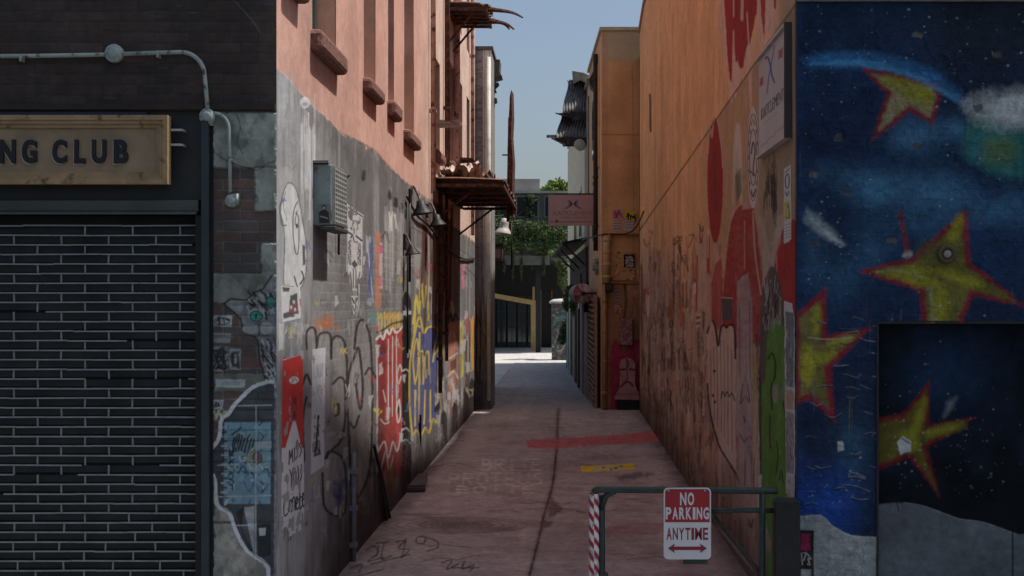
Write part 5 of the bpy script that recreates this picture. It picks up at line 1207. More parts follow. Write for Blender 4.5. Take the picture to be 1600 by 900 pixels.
cells('PARKING', xx(1040), xx(1107.8), zz(811.5), zz(792.5), Ys - .0012, M_sw, .035)
cells('ANYTIME', xx(1041.5), xx(1106.5), zz(843.5), zz(824.5), Ys - .0004, M_dr, .02)
b = MB(); zc_ = zz(856.7); hh = .0072
b.prism([(xx(1043.5), Ys - .0016, zc_), (xx(1054.5), Ys - .0016, zc_ + .030), (xx(1053), Ys - .0016, zc_ + hh * 1.5), (xx(1095), Ys - .0016, zc_ + hh * 1.5), (xx(1093.5), Ys - .0016, zc_ + .030), (xx(1104.5), Ys - .0016, zc_), (xx(1093.5), Ys - .0016, zc_ - .030), (xx(1095), Ys - .0016, zc_ - hh * 1.5), (xx(1053), Ys - .0016, zc_ - hh * 1.5), (xx(1054.5), Ys - .0016, zc_ - .030)], (0, .0012, 0)); b.build('arrow', mat('sign_dark_red', (0, 0, 0)), ps)
for x_ in (1044.5, 1101.5):
    MB().lathe((xx(x_), Ys - .0012, zz(766.5)), (0, -1, 0), [(0, .006), (.003, .005), (.004, .001)], 10).build('bolt', mat('zinc_bolt', (.4, .42, .42), .4), ps, True)
MB().box(xx(1068), xx(1106), Yg - .028, Yg - .004, zz(882), zz(872), .004).build('rear_bracket', M_gate, ps)
# ================================================================ orange end building (turns across the right side)
M_or = mat('orange_stucco', (.60, .35, .19), .9, .22, 3, .3)
ob = empty('orange_building', (1.4, 29, 0), 'narrow orange stucco building closing the right side beyond the tall wall', 'building')
Yp = 27.0; gp = lambda x: g(x, Yp); zp = lambda y: z(y, Yp)
A, B = np.meshgrid(np.arange(.70, 1.46, .009), np.arange(0, zp(48), .010)); U = CX + A * F / Yp; V = CY - (B - H) * F / Yp
p = Paint(A, B, U, V, (.60, .35, .19))
p.all(.7 * fbm(A * 3, B * 1.2, 5, 3), np.array([.42, .21, .09])); p.all(smooth(98 + 0 * U, 92 + 0 * U, V + (fbm(A * 8, B * 4, 3, 2) - .5) * 8) * .9, np.array([.40, .32, .20])); p.all(smooth(952, 948, U) * .5, np.array([.42, .25, .15]))
for v in (210, 366, 441): p.line([(940, v), (1002, v + 1)], 1.3, (.13, .06, .035), .7, .6, sm=False)
p.line([(988, 100), (990, 300), (989, 430)], 1.2, (.2, .09, .04), .5, .8)
p.all(smooth(440, 470, V) * .55, np.array([.22, .10, .06])); p.line([(976, 444), (978, 470), (975, 500)], 4, (.07, .05, .045), .8, 1.5, jag=2)
p.poly([(958, 450), (971, 450), (971, 474), (958, 474)], (.28, .17, .14), .8, 1); 
for v in (454, 459, 464, 469): p.line([(959, v), (970, v)], 1.2, (.46, .38, .34), .7, .5, sm=False)
p.poly([(959, 478), (972, 476), (972, 490), (960, 490)], (.34, .06, .05), .8, 1, 1); p.tag(960, 478, 11, 10, WHITE * .8, 1.2, 4, 2)
p.poly([(953, 545), (962, 530), (975, 548), (990, 532), (1002, 530), (1002, 650), (953, 650)], (.36, .02, .085), .92, 1.5, 3, tex=.2)
p.tag(985, 465, 14, 30, (.16, .08, .05), 1.2, 8, 2, .6); p.poly([(962, 612), (998, 615), (998, 640), (962, 640)], (.05, .012, .02), .85, 2)
p.ell(988, 427, 4, 4, (.06, .03, .02), .9, 1, 1); p.poly([(984, 450), (1000, 446), (1000, 452), (985, 456)], (.36, .22, .16), .7)
p.grit(.2, 4, 2); p.disp += .01 * fbm(A * 3, B * 3, 4, 5)
P = np.stack([A, Yp - p.disp, B], -1); grid_mesh('end_wall', P, p.col, M_paint, ob)
ang = lambda Y: .70 - .0323 * (Y - 27.0)            # line of the right side as the alley bends left
def along(Y0, Y1, off, z0, z1, th=.03):
    return [(ang(Y0) + off, Y0, z0), (ang(Y1) + off, Y1, z0), (ang(Y1) + off, Y1, z1), (ang(Y0) + off, Y0, z1)], (-th, 0, 0)
b = MB()
b.prism([(.70, 27.02, 0), (4, 27.02, 0), (4, 32.0, 0), (ang(32), 32.0, 0)], (0, 0, zp(48) - .005)); b.build('side_wall', M_or, ob)
MB().prism([(.66, 26.96, zp(48)), (4, 26.96, zp(48)), (4, 32.04, zp(48)), (ang(32) - .05, 32.04, zp(48))], (0, 0, .07)).build('coping', mat('beige_coping', (.36, .30, .19), .9, .3), ob)
b = MB(); b.box(.64, .70, 27.6, 28.6, 4.9, 7.0); w_ = b.build('side_pilaster', M_or, ob)
for z0_ in (3.5, 5.3):
    f_ = MB().prism([(ang(29.2) - .012, 29.2, z0_), (ang(30.4) - .012, 30.4, z0_), (ang(30.4) - .012, 30.4, z0_ + 1.3), (ang(29.2) - .012, 29.2, z0_ + 1.3)], (.02, 0, 0)).build('window', mat('dark_recess_frame', (.09, .05, .03), .7), ob)
    MB().prism([(ang(29.3) - .022, 29.3, z0_ + .1), (ang(30.3) - .022, 30.3, z0_ + .1), (ang(30.3) - .022, 30.3, z0_ + 1.2), (ang(29.3) - .022, 29.3, z0_ + 1.2)], (.008, 0, 0)).build('pane', M_glass, f_)
def vpipe(x, Y, z0, z1, rad, m, label, nm='downpipe'):
    o = empty(nm, (x, Y, z0), label, 'pipe')
    MB().tube([(x, Y, z0), (x, Y, (z0 + z1) / 2), (x, Y, z1)], rad, 10).build('pipe_run', m, o, True)
    for k in range(4):
        zz_ = z0 + (z1 - z0) * (k + .5) / 4; MB().lathe((x, Y, zz_ - .03), (0, 0, 1), [(0, rad + .004), (.01, rad + .012), (.05, rad + .012), (.06, rad + .004)], 10).build('pipe_collar', m, o, True)
vpipe(.60, 27.9, 3.2, zp(72), .05, mat('sooty_pipe', (.03, .024, .022), .7, .4, 8), 'black downpipe down the corner of the orange building')
vpipe(.80, 26.92, zp(442), zp(366), .075, mat('yellowed_pipe', (.42, .30, .14), .6, .3, 6), 'thick yellowish pipe stub on the lower orange end wall')
vpipe(.76, 26.94, 0.05, zp(445), .045, mat('orange_brown_pipe', (.36, .19, .09), .6, .35, 6), 'orange brown pipe at the left edge of the orange end wall')
M_soot = mat('sooty_sheet', (.045, .04, .038), .7, .5, 5, .4, rust=(.14, .09, .06), rust_amt=.3)
o = MB().prism([(.60, 28.3, zp(70)), (.69, 28.3, zp(68)), (.69, 28.3, zp(130)), (.50, 28.3, zp(118)), (.47, 28.3, zp(108)), (.55, 28.3, zp(95))], (0, .5, 0)).build('bent_flashing', M_soot); tag(o, 'bent black flashing at the top corner of the orange building', 'flashing')
b = MB(); b.tube(curve([(ang(29) - .3, 29, z(375, 29)), (.68, 27, z(367, 27)), (.9, 26.9, z(366, 27)), (1.2, 26.7, z(366, 27)), (1.36, 26.2, z(352, 26)), (1.42, 25, z(330, 25))], 5), .014, 7)
tag(b.build('cable', M_dark, None, True), 'dark cable strung across the orange end wall to the right wall', 'cable')
# small things on the end wall
def stk(u0, u1, v0, v1, c_, label, fn, Y=Yp, outline=None, nm='sticker', cat='sticker', off=.016):
    def pf(p):
        p.col *= (.9 + .2 * fbm(p.A * 20, p.B * 20, 2, 3))[..., None]; fn(p)
    o = sheet(nm, 'F', u0, u1, v0, v1, pf, M_paper, None, off, .004, .42, outline, curl=.002, base=c_, Y=Y); tag(o, label, cat, 'stickers on the orange end wall' if cat == 'sticker' else None); return o
stk(954, 976, 324, 346, (.48, .20, .24), 'round pink sticker on the orange end wall', lambda p: (p.tag(957, 330, 16, 10, (.2, .04, .08), 1.6, 3, 3), p.ring(965, 335, 9, 9, 1, (.55, .4, .4))), outline=[(965 + 10 * math.cos(t), 335 + 9.5 * math.sin(t)) for t in np.linspace(0, 6.28, 24)[:-1]])
stk(974, 996, 326, 350, (.52, .38, .05), 'yellow tilted sticker with black letters on the orange end wall', lambda p: p.tag(978, 333, 15, 9, INK, 2.2, 5, 4, slant=.25), outline=[(976, 328), (980, 326), (995, 333), (993, 347), (990, 346), (975, 341)], off=.024)
stk(957, 972, 345, 361, (.44, .38, .36), 'small white sticker below the round pink sticker', lambda p: [p.line([(959, 349 + k * 4), (970, 349 + k * 4)], 1.6, (.14, .12, .12), .8, .5, sm=False) for k in range(3)], outline=[(957, 345), (971, 347), (971, 360), (958, 359)])
stk(974, 991, 344, 361, (.47, .42, .40), 'small white sticker below the yellow sticker', lambda p: [p.line([(976, 348 + k * 4), (988, 347 + k * 4)], 1.6, (.16, .13, .13), .8, .5, sm=False) for k in range(3)], outline=[(974, 345), (990, 346), (989, 361), (975, 360)])
stk(974.5, 991.5, 397.5, 418, (.02, .018, .018), 'black notice with rows of pale lettering on the orange end wall', lambda p: [p.tag(977, 400.5 + k * 4.4, 12, 3.2, (.46, .36, .34), 1.3, k, 4) for k in range(4)], nm='notice', cat='notice', off=.05)
mb = empty('meter_box', (gp(978), 26.85, zp(540)), 'sticker covered meter box on the wall above the pink mask', 'meter box')
def mbp(p):
    for k in range(70):
        r = random.Random(k); u, v = r.uniform(968, 988), r.uniform(496, 540); p.line([(u, v), (u + r.uniform(-4, 4), v + r.uniform(-4, 4))], r.uniform(.8, 1.8), r.choice([(.45, .33, .33), (.07, .03, .035), (.3, .08, .1), (.4, .36, .35)]), .8)
sheet('cover', 'F', 968.5, 988, 497, 539, mbp, M_paper, mb, .002, .01, .42, curl=0, base=(.22, .12, .12), Y=26.84)
MB().box(gp(968), gp(988), 26.85, 26.985, zp(540), zp(496), .01).build('box_body', mat('dull_red_brown_box', (.14, .07, .065), .7, .3, 10), mb)
fm = empty('face_board', (gp(979), 26.9, zp(622)), 'pink cut-out face board with a frown at the foot of the orange wall', 'cut-out')
def fbp(p):
    R_ = (.20, .015, .04); K = (.05, .02, .03)
    p.line([(967, 578), (976, 577)], 3.4, R_, .95); p.line([(984, 577), (992, 578)], 3.4, R_, .95); p.line([(979, 562), (980, 590), (977, 594)], 1.6, K, .8); p.line([(978, 560), (982, 568), (979, 576)], 2, R_)
    p.line([(971, 604), (976, 598), (983, 597), (989, 603)], 3.2, R_, .95); p.line([(970, 585), (974, 588)], 1.2, K, .7); p.grit(.25, 8, 3); p.line([(964, 616), (998, 616)], 1.2, K, .5)
ol = [(969, 585), (968, 572), (971, 562), (979, 558.5), (988, 561), (993, 570), (993, 585), (992, 598), (995, 608), (1000, 619), (1000, 625), (960, 624), (962, 617), (968, 606)]
sheet('face', 'F', 958, 1000.5, 557, 627, fbp, M_paper, fm, .0, .06, .42, ol, curl=0, base=(.42, .23, .24), Y=26.87)
MB().box(gp(966), gp(997), 26.90, 26.97, 0, zp(600)).build('stand', M_dark, fm)

# ================================================================ low frontages along the right where the alley bends
cb = empty('cream_building', (.6, 38, 0), 'cream stucco building behind the crumpled awnings on the right', 'building')
M_cream = mat('cream_stucco', (.52, .48, .36), .9, .25, 3, .25); M_stain = mat('stained_cream', (.30, .26, .20), .9, .4, 3, .3)
MB().prism([(ang(32.05), 32.05, 0), (5, 32.05, 0), (5, 47.2, 0), (ang(47.2), 47.2, 0)], (0, 0, 7.3)).build('side_wall', M_cream, cb)
MB().prism([(ang(32.05) - .03, 32.05, 2.6), (ang(33.8) - .03, 33.8, 2.6), (ang(33.8) - .03, 33.8, 7.0), (ang(32.05) - .03, 32.05, 7.0)], (.028, 0, 0)).build('stained_bay', M_stain, cb)
MB().prism([(ang(32.05) - .06, 32.02, 7.3), (5, 32.02, 7.3), (5, 46.05, 7.3), (ang(46) - .06, 46.05, 7.3)], (0, 0, .1)).build('coping', M_stain, cb)
pts, d = along(32.1, 43.2, -.034, .05, 3.45, .03); MB().prism(pts, d).build('recess_shade_panel', mat('recess_shade_black', (.012, .011, .011), .9), cb)  # black panel stands in for the shade of an open recess
for Y in (36.0, 39.5):
    f_ = MB().prism([(ang(Y) - .02, Y, 3.8), (ang(Y + 1.2) - .02, Y + 1.2, 3.8), (ang(Y + 1.2) - .02, Y + 1.2, 5.2), (ang(Y) - .02, Y, 5.2)], (.019, 0, 0)).build('window', M_wframe[0], cb)
    MB().prism([(ang(Y) - .03, Y + .1, 3.9), (ang(Y + 1.1) - .03, Y + 1.1, 3.9), (ang(Y + 1.1) - .03, Y + 1.1, 5.1), (ang(Y) - .03, Y + .1, 5.1)], (.008, 0, 0)).build('pane', M_glass, f_)
# crumpled awnings
M_iron = mat('grey_corrugated_iron', (.20, .20, .205), .6, .45, 6, .3, rust=(.14, .10, .075), rust_amt=.4)
def pent(Yc, xa, xb_, zt_, zb2, dy, label, tip):
    aw = empty('corrugated_awning', ((xa + xb_) / 2, Yc, zb2), label, 'awning', 'awnings on the cream building')
    def fn(u, v):
        s_ = .02 * math.sin(9 * u + 5 * v) ; lo = xa - .10 * v * v
        return (lo + (xb_ - lo) * u + .03 * math.sin(6 * v) , Yc - dy * v, zt_ + (zb2 - zt_) * (v ** 1.25) + s_), (0, -.8, .6)
    v_, f = corrugated(fn, 90, 10, 11, .022); MB().add(v_, f).build('roof_sheet', M_iron, aw, True)
    b = MB(); b.prism([(xa - .08, Yc - dy, zb2), (xb_, Yc - dy, zb2 + .02), (xb_, Yc - dy, zb2 - .20), (xa + .15, Yc - dy, zb2 - .16), (xa - tip, Yc - dy, zb2 - .02)], (0, .04, 0)); b.prism([(xa - tip, Yc - dy + .05, zb2 - .02), (xa + .1, Yc - dy + .05, zb2 - .12), (xa + .12, Yc + .1, zb2 - .1), (xa - .05, Yc + .1, zb2)], (0, 0, .03)); b.build('fascia', M_soot, aw)
    b = MB(); b.box(xa + .05, xb_ + .1, Yc + .02, Yc + .10, zb2 - .1, zt_ + .02); b.build('rear_panel', M_soot, aw)
    b = MB(); b.bar((xb_ - .02, Yc - dy * .9, zb2), (xb_ + .02, Yc, zb2 - .5), .04); b.build('brace', M_dark, aw)
    return aw
Ya = 33.6; ga = lambda x: g(x, Ya); za_ = lambda y: z(y, Ya)
pent(Ya, ga(876), ga(925), za_(178), za_(222), .9, 'lower grey corrugated awning with a long pointed tip on the cream building', .22)
pent(Ya, ga(886), ga(930), za_(126), za_(182), .7, 'upper grey corrugated awning stacked above the pointed one', .28)
b = MB(); b.prism([(ga(894), Ya - .5, za_(116)), (ga(912), Ya - .5, za_(119)), (ga(930), Ya - .5, za_(128)), (ga(930), Ya - .5, za_(140)), (ga(906), Ya - .5, za_(130)), (ga(896), Ya - .5, za_(136))], (0, .7, .05)); tag(b.build('roof_vent', mat('beige_grey_vent', (.24, .22, .16), .7, .5, 4, .3)), 'beige dented vent cap above the upper grey awning', 'vent')
b = MB(); b.tube([(ga(854), Ya, za_(213)), (ga(880), Ya + .02, za_(213)), (ga(905), Ya + .05, za_(214))], .04, 10); tag(b.build('pipe_stub', M_scrap, None, True), 'pale horizontal pipe poking out above the pointed awning tip', 'pipe')
b = MB(); b.lathe((ga(905), Ya - .95, za_(234)), (.15, -1, .1), [(0, .03), (.02, .12), (.05, .145), (.07, .12), (.08, .02)], 16); tag(b.build('round_lamp', mat('cream_lamp_glass', (.55, .52, .40), .4, .1), None, True), 'round cream lamp under the lower corrugated awning', 'lamp')

# hanging sign
Yh = 29.2; gh = lambda x: g(x, Yh); zh = lambda y: z(y, Yh)
hs = empty('hanging_sign', (gh(895), Yh, zh(352)), 'pink hanging clinic sign with a blue crossed logo projecting over the alley', 'sign')
def hsp(p):
    p.col *= (.9 + .2 * fbm(p.A * 4, p.B * 4, 4, 2))[..., None]; p.all(smooth(880, 935, p.U) * .35, np.array([.42, .16, .18]))
    for s_ in (-1, 1):
        p.poly([(895.5 + s_ * 1.2, 319), (895.5 + s_ * 5, 313.5), (895.5 + s_ * 8, 312), (895.5 + s_ * 6.5, 318), (895.5 + s_ * 8, 322), (895.5 + s_ * 15, 326.5), (895.5 + s_ * 9, 326), (895.5 + s_ * 4, 323)], (.10, .15, .26), .9, .7); p.poly([(895.5 + s_ * .6, 319), (895.5 + s_ * 4, 313.5), (895.5 + s_ * 5, 315), (895.5 + s_ * 3.5, 319), (895.5 + s_ * 4.5, 322.5), (895.5 + s_ * 2.5, 321.5)], (.03, .03, .14), .95, .6)
    p.line([(876, 339.8), (918, 340)], 1.4, (.26, .16, .16), .7, .7)
    for k in range(11): p.line([(860 + k * 6.6, 346.5), (864.5 + k * 6.6, 346.8)], 2, (.26, .09, .10), .7, .7, sm=False)
    p.poly([(868, 343.5), (872, 343.5), (871, 348), (869, 348)], (.08, .05, .06), .9)
sheet('board', 'F', 856.8, 935, 304.5, 352.5, hsp, M_paper, hs, .012, .05, .42, curl=0, base=(.50, .345, .345), Y=Yh)
text('lettering', 'KAITCLEMENT', gh(865), gh(927), zh(336.5), zh(330), Yh - .0125, .003, mat('faded_sign_ink', (.26, .15, .155), .6), hs)
MB().bar((gh(866), Yh + .03, zh(303)), (ang(Yh) + .02, Yh + .03, zh(303)), .04, .03).build('arm', M_dark, hs)
for x_ in (868, 922): MB().box(gh(x_) - .012, gh(x_) + .012, Yh + .02, Yh + .04, zh(305.5), zh(303)).build('strap', M_dark, hs)

# gates and panels at the foot
lg = empty('lattice_gate', (.6, 28.3, 0), 'rusty lattice gate beside the pink mask at the foot of the orange building', 'gate')
M_lat = mat('rusty_red_brown_iron', (.30, .19, .16), .7, .45, 9, .3, rust=(.30, .18, .12), rust_amt=.4)
b = MB()
for k in range(20): zz_ = .06 + k * .112; b.bar((ang(27.35) - .13, 27.35, zz_), (ang(29.6) - .13, 29.6, zz_ + .03), .035, .03)
b.build('rungs', M_lat, lg)
b = MB()
for Y in (27.3, 27.9, 28.5, 29.1, 29.65): b.bar((ang(Y) - .10, Y, 0), (ang(Y) - .10, Y, 2.3), .05)
b.build('uprights', M_lat, lg)
pts, d = along(27.4, 29.6, -.03, .0, 2.25, .02); MB().prism(pts, d).build('backing', mat('dark_red_backing', (.05, .022, .022), .8), lg)
fp2 = empty('panel_fence', (.35, 38, 0), 'grey-green board fence along the right where the alley bends', 'fence')
M_board = [mat('grey_green_board', (.25, .28, .25), .85, .4, 4, .4), mat('weathered_mauve_board', (.30, .23, .23), .85, .4, 4, .4), mat('dark_brown_board', (.09, .065, .055), .85, .4, 4, .4)]
r = random.Random(4); Y = 29.8
while Y < 43.5:
    w_ = r.uniform(.7, 1.3); h_ = 2.12 + r.uniform(-.25, .22); pts, d = along(Y, Y + w_ - .02, -.08 - r.uniform(0, .09), 0, h_, .04)
    MB().prism(pts, d).build('board', M_board[1 if Y < 32 else (0 if r.random() < .75 else 2)], fp2); Y += w_
for Y in (33.0, 36.6, 43.4):
    MB().box(ang(Y) - .18, ang(Y) - .06, Y - .06, Y + .06, 0, 2.3).build('post', M_board[2], fp2)
b = MB(); b.tube(curve([(ang(28.6) - .32, 28.6, 2.28), (ang(29.2) - .30, 29.2, 2.34), (ang(30.2) - .30, 30.2, 2.33), (ang(31.3) - .34, 31.3, 2.30)], 5), .17, 12)
A_ = b
ra = empty('rolled_awning', (ang(30) - .3, 30, 2.15), 'rolled pale awning with red blotches above the lattice gate', 'awning')
def roll():
    A, B = np.meshgrid(np.linspace(0, 2 * math.pi, 50), np.linspace(28.5, 31.4, 60)); U = A * 20; V = B * 40
    p = Paint(A, B, U, V, (.42, .36, .35))
    for k in range(60):
        rr = random.Random(k); p.ell(rr.uniform(0, 125), rr.choice([rr.uniform(1140, 1256), rr.uniform(1139, 1146)]), rr.uniform(2, 7), rr.uniform(2, 7), rr.choice([(.40, .05, .05), (.5, .46, .44), (.2, .06, .06)]), .8, 1.5, 2)
    rad = .19 + .03 * fbm(A * 1.2, B * 3, 3, 2); c_ = ang(B) - .30; rad[0] = rad[-1] = .002; B = B.copy(); B[0] = B[1] - .01; B[-1] = B[-2] + .01
    grid_mesh('rolled_cloth', np.stack([c_ + rad * np.cos(A), B, 2.33 + rad * np.sin(A)], -1), p.col, M_paper, ra)
roll(); MB().tube([(ang(28.4) - .3, 28.4, 2.33), (ang(30) - .3, 30, 2.33), (ang(31.5) - .3, 31.5, 2.33)], .05, 8).build('roller', M_dark, ra, True)
MB().box(ang(28.4) - .32, ang(28.4) - .02, 28.4, 28.44, 2.31, 2.35).build('bracket', M_dark, ra)
dr = empty('dark_awning', (.3, 40, 4.2), 'flat black awning over the fence on the right', 'awning')
MB().prism([(ang(32.3) - .62, 32.3, 3.5), (ang(32.3) + .02, 32.3, 3.62), (ang(43) + .02, 43, 3.62), (ang(43) - .66, 43, 3.5)], (0, 0, .07)).build('roof', mat('tarred_roof', (.02, .018, .017), .8), dr)
for Y in (32.6, 36.0, 39.5):
    MB().bar((ang(Y) - .55, Y, 3.5), (ang(Y) - .05, Y, 3.0), .05).build('brace', M_soot, dr)
b = MB(); b.box(g(906, 34.5), g(915, 34.5), 34.4, 34.55, 0, z(428, 34.5)); tag(b.build('wooden_post', mat('bare_brown_wood', (.22, .15, .10), .8, .35, 4, .3)), 'bare brown wooden post in front of the grey-green fence', 'post')

# painted brick pillar
gpn = empty('gate_pillar', (g(878, 49), 49, 0), 'graffiti covered brick pillar with a pale rounded cap at the bend', 'pillar')
Yq = 49.0; gq = lambda x: g(x, Yq); zq = lambda y: z(y, Yq)
def gpp(p):
    for k in range(240):
        rr = random.Random(k); u, v = rr.uniform(862, 894), 474 + 90 * rr.random(); c_ = rr.choice([(.30, .29, .27), (.05, .05, .055), (.36, .34, .30), (.08, .09, .09), (.12, .16, .16)] if v > 525 else [(.30, .29, .27), (.06, .06, .07), (.12, .26, .24), (.25, .22, .27), (.16, .15, .15)])
        p.line([(u, v), (u + rr.uniform(-4, 4), v + rr.uniform(-3, 3))], rr.uniform(.8, 2.2), c_, .8, .6)
    p.line([(865, 508), (872, 498), (884, 496), (890, 502)], 3, (.10, .28, .27), .8); p.ell(884, 508, 3.5, 4, (.45, .30, .03), .9, .8, .6); p.line([(882, 506), (886, 508), (882, 511)], 1.2, INK)
sheet('painted_face', 'F', 862, 894, 474, 563, gpp, M_paper, gpn, .0, .02, .42, curl=0, base=(.10, .10, .10), Y=Yq - .03)
MB().box(gq(862), gq(894), Yq - .01, Yq + .7, 0, zq(474), .01).build('shaft', mat('dark_painted_brick', (.10, .09, .085), .85, .4, 5, .3), gpn)
b = MB(); b.lathe(((gq(862) + gq(894)) / 2, Yq + .33, zq(474)), (0, 0, 1), [(0, .46), (.05, .47), (.10, .42), (.15, .3), (.17, .05)], 4 * 6); b.build('cap', mat('pale_cement_cap', (.45, .44, .41), .85, .2, 6, .3), gpn, True)
MB().lathe((gq(886), Yq + .2, zq(466)), (0, 0, 1), [(0, .05), (.06, .07), (.12, .06), (.18, .02)], 10).build('finial', mat('pale_cement_cap', (0, 0, 0)), gpn, True)

# ================================================================ left beyond the pink building
gb = empty('grey_brick_building', (-2.6, 27.6, 0), 'dark grey brick building end with an off-white edge just past the pink wall', 'building')
Yo = 27.0; xo = g(768, Yo)
A, B = np.meshgrid(np.arange(XL - .02, xo + .006, .0075), np.arange(0, z(78, Yo), .010)); U = CX + A * F / Yo; V = CY - (B - H) * F / Yo
p = Paint(A, B, U, V, (.15, .135, .135)); p.bricks(np.ones(A.shape), [(.25, .22, .23), (.21, .19, .20), (.28, .24, .24)], (.32, .30, .30), ch=.08, L=.24, gap=.014)
for k in range(60):
    rr = random.Random(k); p.ell(rr.uniform(743, 754), rr.uniform(85, 460), rr.uniform(.5, 1.1), rr.uniform(.6, 1.4), (.02, .018, .018), .9)
p.all(smooth(754.5, 755.5, U), np.array([.62, .62, .59])); p.line([(757.5, 60), (757.5, 640)], 1.3, (.20, .19, .19), .8, sm=False); p.line([(764.5, 60), (764.5, 640)], 1.2, (.28, .27, .26), .7, sm=False)
for k in range(30):
    rr = random.Random(80 + k); x = rr.uniform(743, 767); p.line([(x, rr.uniform(80, 400)), (x, rr.uniform(400, 560))], rr.uniform(.6, 1.6), rr.choice([(.1, .09, .09), (.3, .29, .28)]), rr.uniform(.2, .5), .7)
p.all(smooth(430, 520, V) * .75, np.array([.055, .045, .05]))
for k in range(18):
    rr = random.Random(50 + k); p.line([(rr.uniform(744, 766), rr.uniform(400, 520)), (rr.uniform(744, 766), rr.uniform(520, 600))], 1.8, rr.choice([(.35, .33, .3), (.3, .06, .12), (.42, .3, .06), (.03, .03, .035)]), .6, .8)
p.grit(.2, 3, 2)
grid_mesh('end_wall', np.stack([A, Yo - .004 - p.disp, B], -1), p.col, M_paint, gb)
MB().box(-9, xo, Yo + .004, 28.3, 0, z(78, Yo)).build('side_wall', mat('grey_render', (.24, .235, .23), .9, .3, 3, .3), gb)
MB().box(-9, xo + .03, Yo - .03, 28.33, z(78, Yo) + .002, z(78, Yo) + .07).build('coping', mat('dark_lead_coping', (.10, .09, .09), .7), gb)
MB().tube([(xo - .05, 26.93, .2), (xo - .05, 26.93, 4), (xo - .05, 26.93, 7.0)], .04, 10).build('rain_pipe', mat('off_white_pipe', (.58, .58, .55), .6, .3, 5), gb, True)
hb = empty('dark_hoarding', (XL - .05, 31, 0), 'low dark stained hoarding continuing the left side past the grey brick end', 'fence')
rr = random.Random(3)
for k in range(6):
    MB().box(XL - .10 + rr.uniform(-.02, .02), XL - .03 + rr.uniform(-.02, .03), 28.34 + k * .92, 29.24 + k * .92, 0, 3.1 + rr.uniform(-.25, .2)).build('board', mat('soot_dark_board', (.05, .042, .045), .85, .5, 4, .4, rust=(.12, .06, .07), rust_amt=.3), hb)
Yv = 28.0; gv = lambda x: g(x, Yv); zv = lambda y: z(y, Yv)
def scrap(pts, dy, label, nm, m=M_soot): tag(MB().prism([(gv(x), Yv, zv(y)) for x, y in pts], (0, dy, 0)).build(nm, m), label, nm.replace('_', ' '))
scrap([(767, 92), (781, 93), (780, 112), (784, 118), (770, 122), (767, 118)], .6, 'upper bent metal hood at the top of the grey brick building', 'metal_hood', mat('bent_hood', (.10, .095, .08), .6, .4, 5, .3))
scrap([(766, 128), (779, 129), (772, 136), (775, 141), (767, 142)], .4, 'small dark bracket below the bent metal hood', 'wall_bracket')
scrap([(767, 152), (776, 153), (776, 158), (767, 162)], .3, 'lowest small ledge on the end of the grey brick building', 'wall_ledge')
bl2 = empty('bell_lamp', (g(787, 30), 30, z(368, 30)), 'off-white bell shaped lamp hanging over the alley beside the blade', 'lamp')
Yl = 30.0
MB().lathe((g(789, Yl), Yl, z(341, Yl)), (-.12, 0, -1), [(0, .02), (.02, .08), (.12, .10), (.2, .10), (.24, .13), (.32, .19), (.37, .2), (.36, .17), (.3, .1), (.25, .01)], 18).build('lamp_shade', mat('off_white_enamel', (.50, .46, .43), .5, .2, 8), bl2, True)
MB().tube([(g(789, Yl), Yl, z(342, Yl)), (g(786, Yl), Yl + .1, z(336, Yl)), (xo - .02, 28.2, z(346, Yl))], .018, 8).build('arm', M_dark, bl2, True)
bx = empty('lantern', (g(777, 31), 31, z(410, 31)), 'boxy brown lantern with a pale pane past the grey brick end', 'lantern'); Yk = 29.2
MB().box(g(768, Yk), g(785, Yk), Yk, Yk + .25, z(407, Yk), z(384, Yk), .012).build('case', mat('brown_lantern_case', (.12, .075, .07), .6, .3), bx)
MB().box(g(770.5, Yk), g(782, Yk), Yk - .012, Yk - .002, z(403, Yk), z(389, Yk), .003).build('pane', mat('dusty_pane', (.30, .25, .24), .4), bx)
MB().box(g(765, Yk), g(787, Yk), Yk - .03, Yk + .28, z(384, Yk), z(381.5, Yk)).build('cap', M_dark, bx)
MB().bar((xo - .02, Yk - .9, z(395, Yk)), (g(772, Yk), Yk + .1, z(395, Yk)), .05).build('arm', M_dark, bx)

# ================================================================ the building that closes the alley
fb = empty('rear_building', (-1.5, 62, 0), 'two storey grey green building with a dark ground floor closing the alley', 'building')
Yf = 62.0; gf_ = lambda x: g(x, Yf); zf = lambda y: z(y, Yf)
M_fg = mat('grey_green_render', (.10, .11, .095), .9, .35, 1.2, .3); M_fl = mat('pale_parapet', (.34, .34, .30), .9, .3, 1, .3); M_fd = mat('shade_black_shopfront', (.012, .014, .014), .6, .4, 2)
MB().box(-9, 3, Yf, 70, zf(392), zf(300)).build('upper_wall', M_fg, fb)
MB().box(-9, gf_(843), Yf + .5, 70, zf(300) + .004, zf(278)).build('parapet', M_fl, fb)
MB().box(gf_(843), 3, Yf + 1.5, 70, zf(300) + .003, zf(291)).build('rear_parapet', M_fl, fb)
MB().box(-9, 3, Yf - .10, Yf + .3, zf(302), zf(299) + .02).build('cornice', M_fl, fb)
MB().box(-9, 3, Yf - .06, Yf - .002, zf(347), zf(343)).build('string_course', M_fg, fb)
MB().box(-9, 3, Yf + .6, 70, 0, zf(392) - .005).build('ground_floor_wall', M_fd, fb)  # near-black colour carries the deep shade under the porch
MB().box(-9, 1.2, Yf - 6.0, Yf + .55, 4.06, 4.22).build('porch_roof', mat('dark_porch_slab', (.06, .06, .055), .85, .4, 2), fb)
MB().box(gf_(797), gf_(862), Yf - 6.1, Yf - 6.01, 3.62, 4.0).build('porch_fascia', mat('dull_fascia', (.10, .105, .10), .8, .4, 2), fb)
